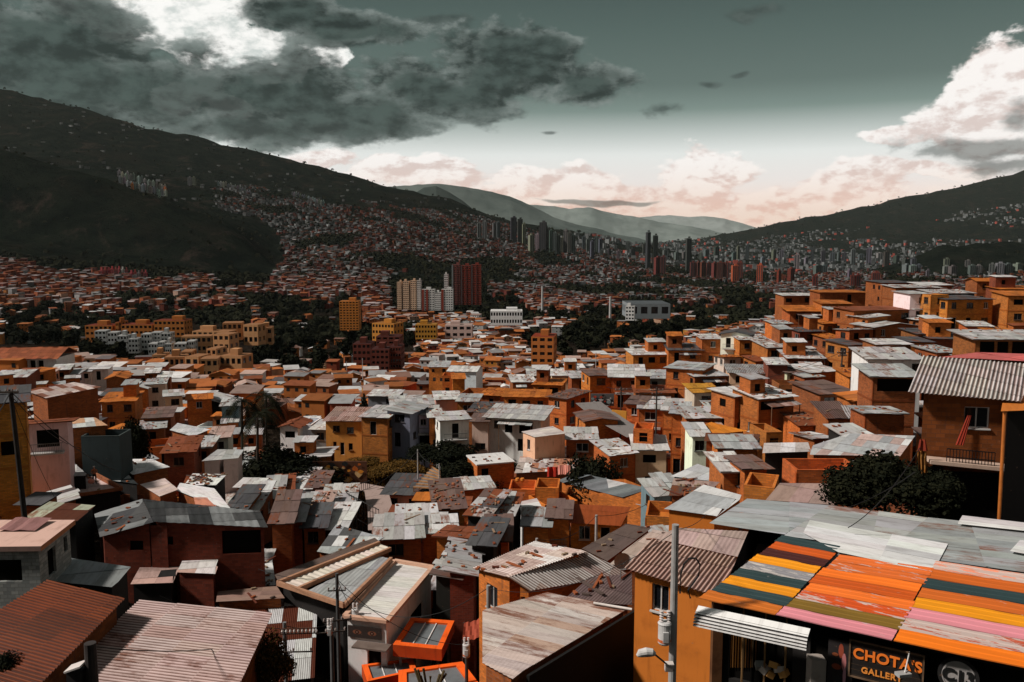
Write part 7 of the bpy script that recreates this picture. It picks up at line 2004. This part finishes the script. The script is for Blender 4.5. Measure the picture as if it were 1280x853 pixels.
for a, b, y0, y1, D in ((205, 230, 447, 465, 300), (231, 248, 446, 466, 296), (250, 272, 449, 464, 292), (274, 302, 445, 464, 300), (226, 240, 440, 448, 320), (258, 270, 436, 447, 322), (190, 206, 444, 460, 320), (266, 286, 418, 440, 350), (226, 264, 421, 434, 380), (240, 286, 414, 421, 400), (278, 302, 404, 418, 410), (304, 322, 406, 424, 405), (320, 340, 410, 424, 415)):
    nb += 1; block('apartment_block', 'beige orange apartment block with rows of dark windows on the estate', 'building', 'beige apartment blocks of the estate', a, b, y0, y1, D, 9, (.50, .25, .11), max(2, round((y1 - y0) * D / 1067 / 2.8)), max(2, int((b - a) / 6)), 10 if nb % 2 else -8, roof=(.5, .45, .42), roofbox=nb % 3 == 1)
# school with the tiled roof
A = at(4, 448, 190)
t = thing('school_building', 'long white building with red tiled roof and shaded gallery by the trees', 'school', (A.x + 6, A.y + 5, gz(A.x, A.y) - 1), R(3)); zb = t.location.z; H = A.z - zb
mb = MB(); L = 13.5
P = panel(mb, (-8, -5, 0), (1, 0, 0), L, 0, lambda u: H, [(.5 + k * 1.75, 1.9 + k * 1.75, H - 2.3 - 0, H - .5) for k in range(6)] + [(.5 + k * 1.75, 1.9 + k * 1.75, H - 4.9, H - 3.2) for k in range(6)], .8)
panel(mb, (L - 8, -5, 0), (0, 1, 0), 9, 0, lambda u: H); panel(mb, (L - 8, 4, 0), (-1, 0, 0), L, 0, lambda u: H); panel(mb, (-8, 4, 0), (0, -1, 0), 9, 0, lambda u: H)
mb.build('wall', M['stucco'], t, (.66, .64, .62, 1))
for k in range(6):
    for z0, z1 in ((H - 2.3, H - .5), (H - 4.9, H - 3.2)):
        m2 = MB(); m2.poly([P(.5 + k * 1.75, z0, .78), P(1.9 + k * 1.75, z0, .78), P(1.9 + k * 1.75, z1, .78), P(.5 + k * 1.75, z1, .78)], None, 0); m2.build('opening', M['dark'], t)
mb = MB(); rr_ = random.Random(2)
for s_ in (0, 1):
    sheets(mb, Vector((-8.8, -6, H)) if not s_ else Vector((L - 7.2, 5, H)), Vector((1 if not s_ else -1, 0, 0)), Vector((0, 1 if not s_ else -1, .35)), L + 1.6, 5.8, (.3, .09, .04), rr_, 1.2, 1.5)
mb.build('roof', M['tin'], t, (.30, .085, .035, .4))
m2 = MB(); m2.box((-1.2, -5.4, H - 2.75), (L, .9, .15)); m2.build('gallery_floor', M['plain'], t, (.5, .48, .46, 1))
# far high rises
rt = random.Random(11)
def hi(px, yT, D, wpx, label, group, col, hpx=None, cat='tower'):
    if hpx:                                      # move along the line of sight until the foot stands on the ground
        best = None
        for DD in np.linspace(D * .62, D * 1.5, 60):
            q = at(px, yT, DD); e_ = abs(proj((q.x, q.y, gz(q.x, q.y)))[1] - yT - hpx) + abs(DD / D - 1) * 3
            if best is None or e_ < best[0]: best = (e_, DD)
        D = best[1]
    q = at(px, yT, D); zb = gz(q.x, q.y)
    w = wpx * D / F; d = w * rt.uniform(.7, 1.1); H = q.z - zb
    if H < 6: H = 12
    t = thing('high_rise', label, cat, (q.x, q.y, zb), R(rt.uniform(-25, 25)), group)
    mb = MB(); k = tuple(c * rt.uniform(.8, 1.2) for c in col) + (1,)
    nc = max(2, int(wpx / 2.2))
    mb.box((0, 0, H / 2 - 2), (w, d, H + 4), None, 0, k)
    fl = max(4, min(14, int(H / 5)))
    for c in range(nc):                          # window shafts, set just proud of the wall
        for sgn in (-1, 1):
            mb.box((-w / 2 + (c + .5) * w / nc, sgn * (d / 2 + .1), H / 2), (w / nc * .45, .3, H * .94), None, 0, (.02, .022, .024, 1), skip=(2 if sgn < 0 else 0,))
    for f in range(fl): mb.box((0, 0, (f + .5) * H / fl), (w + .7, d + .7, .5), None, 0, tuple(c * .8 for c in k[:3]) + (1,))
    mb.box((w * .1, 0, H + H * .02 + 1), (w * .4, d * .5, 5), None, 0, k)
    mb.build('tower_body', M['mass'], t)
GREYT = (.10, .107, .105); DARKT = (.045, .048, .048); REDT = (.13, .025, .018); PALET = (.17, .17, .168)
lab = dict(valley='slim grey high rise in the far city along the valley floor', left='pale grey apartment tower of the estate high on the left mountain slope', ridge='small pale tower in the row along the slope shoulder', band='grey high rise in the dense dark cluster below the far hills', red='narrow dark red tower in the far city beyond the dark wood', pink='small pinkish red tower of the group under the bare spur', right='pale grey tower in the row behind the right ridge houses')
GRP = dict(valley='far valley high rises', left='towers of the mountain estate', ridge='towers on the slope shoulder', band='towers below the far hills', red='dark red far towers', pink='pinkish towers under the spur', right='towers behind the right ridge')
for k in range(34):
    px = 149 + (k % 17) * 3.6 + rt.uniform(-1, 1); row_ = k // 17
    y = 213 + (px - 149) * .30 + row_ * 9 + rt.uniform(-2, 3)
    hi(px, y, 2560 - row_ * 90, rt.uniform(2.6, 3.6), lab['left'], GRP['left'], (.24, .25, .245), 8)
hi(237, 222, 2600, 4, 'two grey towers'.replace('two grey towers', 'taller grey tower standing apart on the mountain slope'), GRP['left'], GREYT, 9); hi(242, 222, 2610, 4, 'grey tower joined to the taller one on the mountain slope', GRP['left'], GREYT, 9)
hi(165, 230, 2450, 3, 'orange painted tower in the estate on the mountain slope', GRP['left'], (.6, .17, .02), 8); hi(206, 235, 2450, 3, 'small orange red tower at the end of the mountain estate', GRP['left'], (.5, .12, .03), 6)
for k in range(14): hi(273 + k * 3.0, 226 + k * .9 + rt.uniform(-1, 2), 2900, 2.6, lab['ridge'], GRP['ridge'], (.22, .23, .225), 5)
for k in range(16): hi(365 + k * 2.6, 240 + k * .8 + rt.uniform(-1, 1), 3000, 2.4, lab['ridge'], GRP['ridge'], (.22, .23, .225), 5)
for x, y, D, w_, c in ((599, 279, 2300, 5, PALET), (606, 277, 2310, 5, GREYT), (618, 279, 2300, 4, GREYT), (623, 278, 2300, 4, GREYT), (642, 272, 2200, 7, DARKT), (650, 274, 2210, 6, DARKT), (655, 280, 2200, 4, PALET), (679, 278, 2150, 8, DARKT), (686, 286, 2150, 4, GREYT), (664, 294, 2050, 6, PALET), (672, 293, 2040, 5, PALET)) + tuple((689 + k * 4.6, 288 + (k % 4) * 3, 2000 + 30 * (k % 3), 4.5, GREYT) for k in range(7)) + tuple((730 + k * 5.2, 296 + (k % 3) * 3, 2200, 4.2, GREYT) for k in range(5)):
    hi(x, y, D, w_, lab['band'], GRP['band'], c, rt.uniform(14, 22))
hi(810.5, 290.5, 2900, 4.6, 'tall dark tower cutting the far ranges, slimmer of the pair', 'dark skyline pair', DARKT); hi(819.5, 294.5, 2900, 5.4, 'round shouldered dark tower beside the slim one on the far skyline', 'dark skyline pair', DARKT)
hi(861, 298, 3000, 6, 'lone dark tower before the right mountain foot', GRP['valley'], DARKT)
for k in range(52):
    px = 752 + k * 10.2 + rt.uniform(-3, 3)
    yb = 322 + (px - 752) * .022; H_ = rt.choice((8, 10, 12, 14, 18))
    hi(px, yb - H_ + rt.uniform(-2, 6), rt.uniform(2500, 3900), rt.uniform(3, 6), lab['valley'], GRP['valley'], rt.choice((GREYT, GREYT, DARKT, PALET)), H_ * .6 + 3)
for x, y, w_ in ((822, 322, 7), (829, 321, 6), (866, 328, 6), (873, 328, 6), (879, 328, 6), (886, 329, 6), (893, 329, 5)): hi(x, y, 1750, w_, lab['red'], GRP['red'], (.12, .03, .024), 20)
for x, y, w_ in ((900, 328, 7), (908, 328, 8), (925, 328, 7), (974, 338, 4), (989, 336, 6), (1066, 344, 5), (1072, 344, 6), (1095, 341, 9), (1019, 345, 6)): hi(x, y, 1700, w_, 'dark red tower in the far city nearer than the grey high rises', 'nearer dark red towers', REDT, 18)
hi(919, 332, 1680, 8, 'plain brick red tower with bright side in the far city', 'nearer dark red towers', (.36, .08, .04), 18); hi(950, 331, 1690, 7, 'brick red tower with dark back half in the far city', 'nearer dark red towers', (.34, .07, .04), 18)
for x, y, w_ in ((1133, 331, 7), (1141, 332, 7), (1148, 331, 6), (1183, 333, 7), (1191, 333, 8), (1215, 332, 7), (1223, 332, 7), (1240, 330, 6), (1250, 329, 8), (1260, 330, 8), (1272, 330, 8), (1022, 332, 8), (1030, 332, 7), (1062, 338, 4), (1160, 338, 4)): hi(x, y, 2100, w_, lab['right'], GRP['right'], rt.choice((PALET, GREYT, GREYT)), 11)
for k in range(13): hi(127 + k * 4.4 + (2 if k > 7 else 0), 336 + (k > 7) * 4 + rt.uniform(-1, 2), 1180, 3.6, lab['pink'], GRP['pink'], rt.choice(((.30, .05, .06), (.34, .07, .07), (.3, .28, .28))), 11)

# ------------------------------------------------------------------ the man on the roof terrace
def person(px, py, D, label, hgt=1.72, rz=0.4):
    q = at(px, py, D)
    t = thing('person', label, 'person', (q.x, q.y, q.z), rz)
    k = hgt / 1.75
    J = dict(pel=((0, 0, .95), .135), wai=((0, .0, 1.08), .125), che=((0, -.02, 1.28), .155), nek=((0, -.01, 1.47), .065), hea=((0, -.03, 1.60), .088), crn=((0, -.02, 1.72), .075),
             lh=((-.10, 0, .88), .095), lk=((-.12, -.02, .50), .068), la=((-.13, .03, .09), .045), lt=((-.15, -.13, .03), .04), rh=((.10, 0, .88), .095), rk=((.12, -.03, .50), .068), ra=((.13, .03, .09), .045), rt=((.16, -.13, .03), .04),
             ls=((-.19, 0, 1.40), .065), le=((-.27, -.02, 1.12), .048), lw=((-.10, -.20, 1.10), .036), lf=((-.02, -.24, 1.12), .03), rs=((.19, 0, 1.40), .065), re=((.28, -.02, 1.12), .048), rw=((.14, -.22, 1.14), .036), rf=((.06, -.26, 1.16), .03))
    E = ['pel wai', 'wai che', 'che nek', 'nek hea', 'hea crn', 'pel lh', 'lh lk', 'lk la', 'la lt', 'pel rh', 'rh rk', 'rk ra', 'ra rt', 'che ls', 'ls le', 'le lw', 'lw lf', 'che rs', 'rs re', 're rw', 'rw rf']
    names = list(J); me = bpy.data.meshes.new('body')
    me.from_pydata([tuple(c * k for c in J[n][0]) for n in names], [tuple(names.index(x) for x in e.split()) for e in E], [])
    o = bpy.data.objects.new('body', me); COL.objects.link(o); o.parent = t
    m = o.modifiers.new('skin', 'SKIN'); sv = me.skin_vertices[0].data
    for i, n in enumerate(names): sv[i].radius = (J[n][1] * k, J[n][1] * k * (.8 if n in ('che', 'wai', 'pel') else 1)); sv[i].use_root = n == 'pel'
    s = o.modifiers.new('sub', 'SUBSURF'); s.levels = s.render_levels = 2
    m2, g2, p2 = new_mat('skin_and_trousers'); oz = g2.sep(g2.node('ShaderNodeTexCoord').outputs['Object'])[2]
    finish(g2, p2, g2.mix(g2.ss(oz, 1.0 * k, 1.01 * k), (.010, .011, .014), (.36, .13, .06)), .7, None); me.materials.append(m2)
    mb = MB(); mb.tube([(0, -.02, 1.70 * k), (0, -.02, 1.74 * k), (0, -.02, 1.77 * k)], [.098, .09, .05], 12); mb.box((0, -.13, 1.70 * k), (.15, .14, .02)); mb.build('cap', M['stucco'], t, (.62, .60, .57, 1))
person(118.5, 605, 79, 'shirtless man in dark trousers and pale cap standing on the pink roof terrace')
t = thing('ball', 'round pinkish bundle at the feet of the man on the terrace', 'bundle', at(114, 602, 78)); mb = MB()
mb.tube([(0, 0, -.2), (0, 0, -.12), (0, 0, .05), (0, 0, .2), (0, 0, .25)], [.12, .25, .28, .18, .05], 10); t.name = 'bundle'; mb.build('cloth', M['stucco'], t, (.5, .2, .15, 1))
# red washing over the white flat roof
t = thing('washing', 'bright red cloth hanging above the brick edged white roof', 'washing', at(689, 590, 92)); L = t.location; mb = MB()
for k in range(6):
    f = lambda i, z: at(684 + i * 2.2, 589, 92) - L + Vector((0, -.1 * math.sin(i * 1.7), z))
    mb.poly([f(k, -.7), f(k + 1, -.6), f(k + 1, .5), f(k, .45)], None, 0)
mb.build('cloth', M['stucco'], t, (.55, .035, .015, 1))
t = thing('washing', 'salmon cloth hanging beside the bright red one', 'washing', at(705, 588, 92)); L = t.location; mb = MB()
for k in range(6):
    f = lambda i, z, y=0: at(697 + i * 2.6, 587, 92) - L + Vector((0, y - .1 * math.sin(i * 1.7), z))
    mb.poly([f(k, -.4, -.8), f(k + 1, -.3, -.8), f(k + 1, .5), f(k, .5)], None, 0)
mb.build('cloth', M['stucco'], t, (.55, .20, .15, 1))
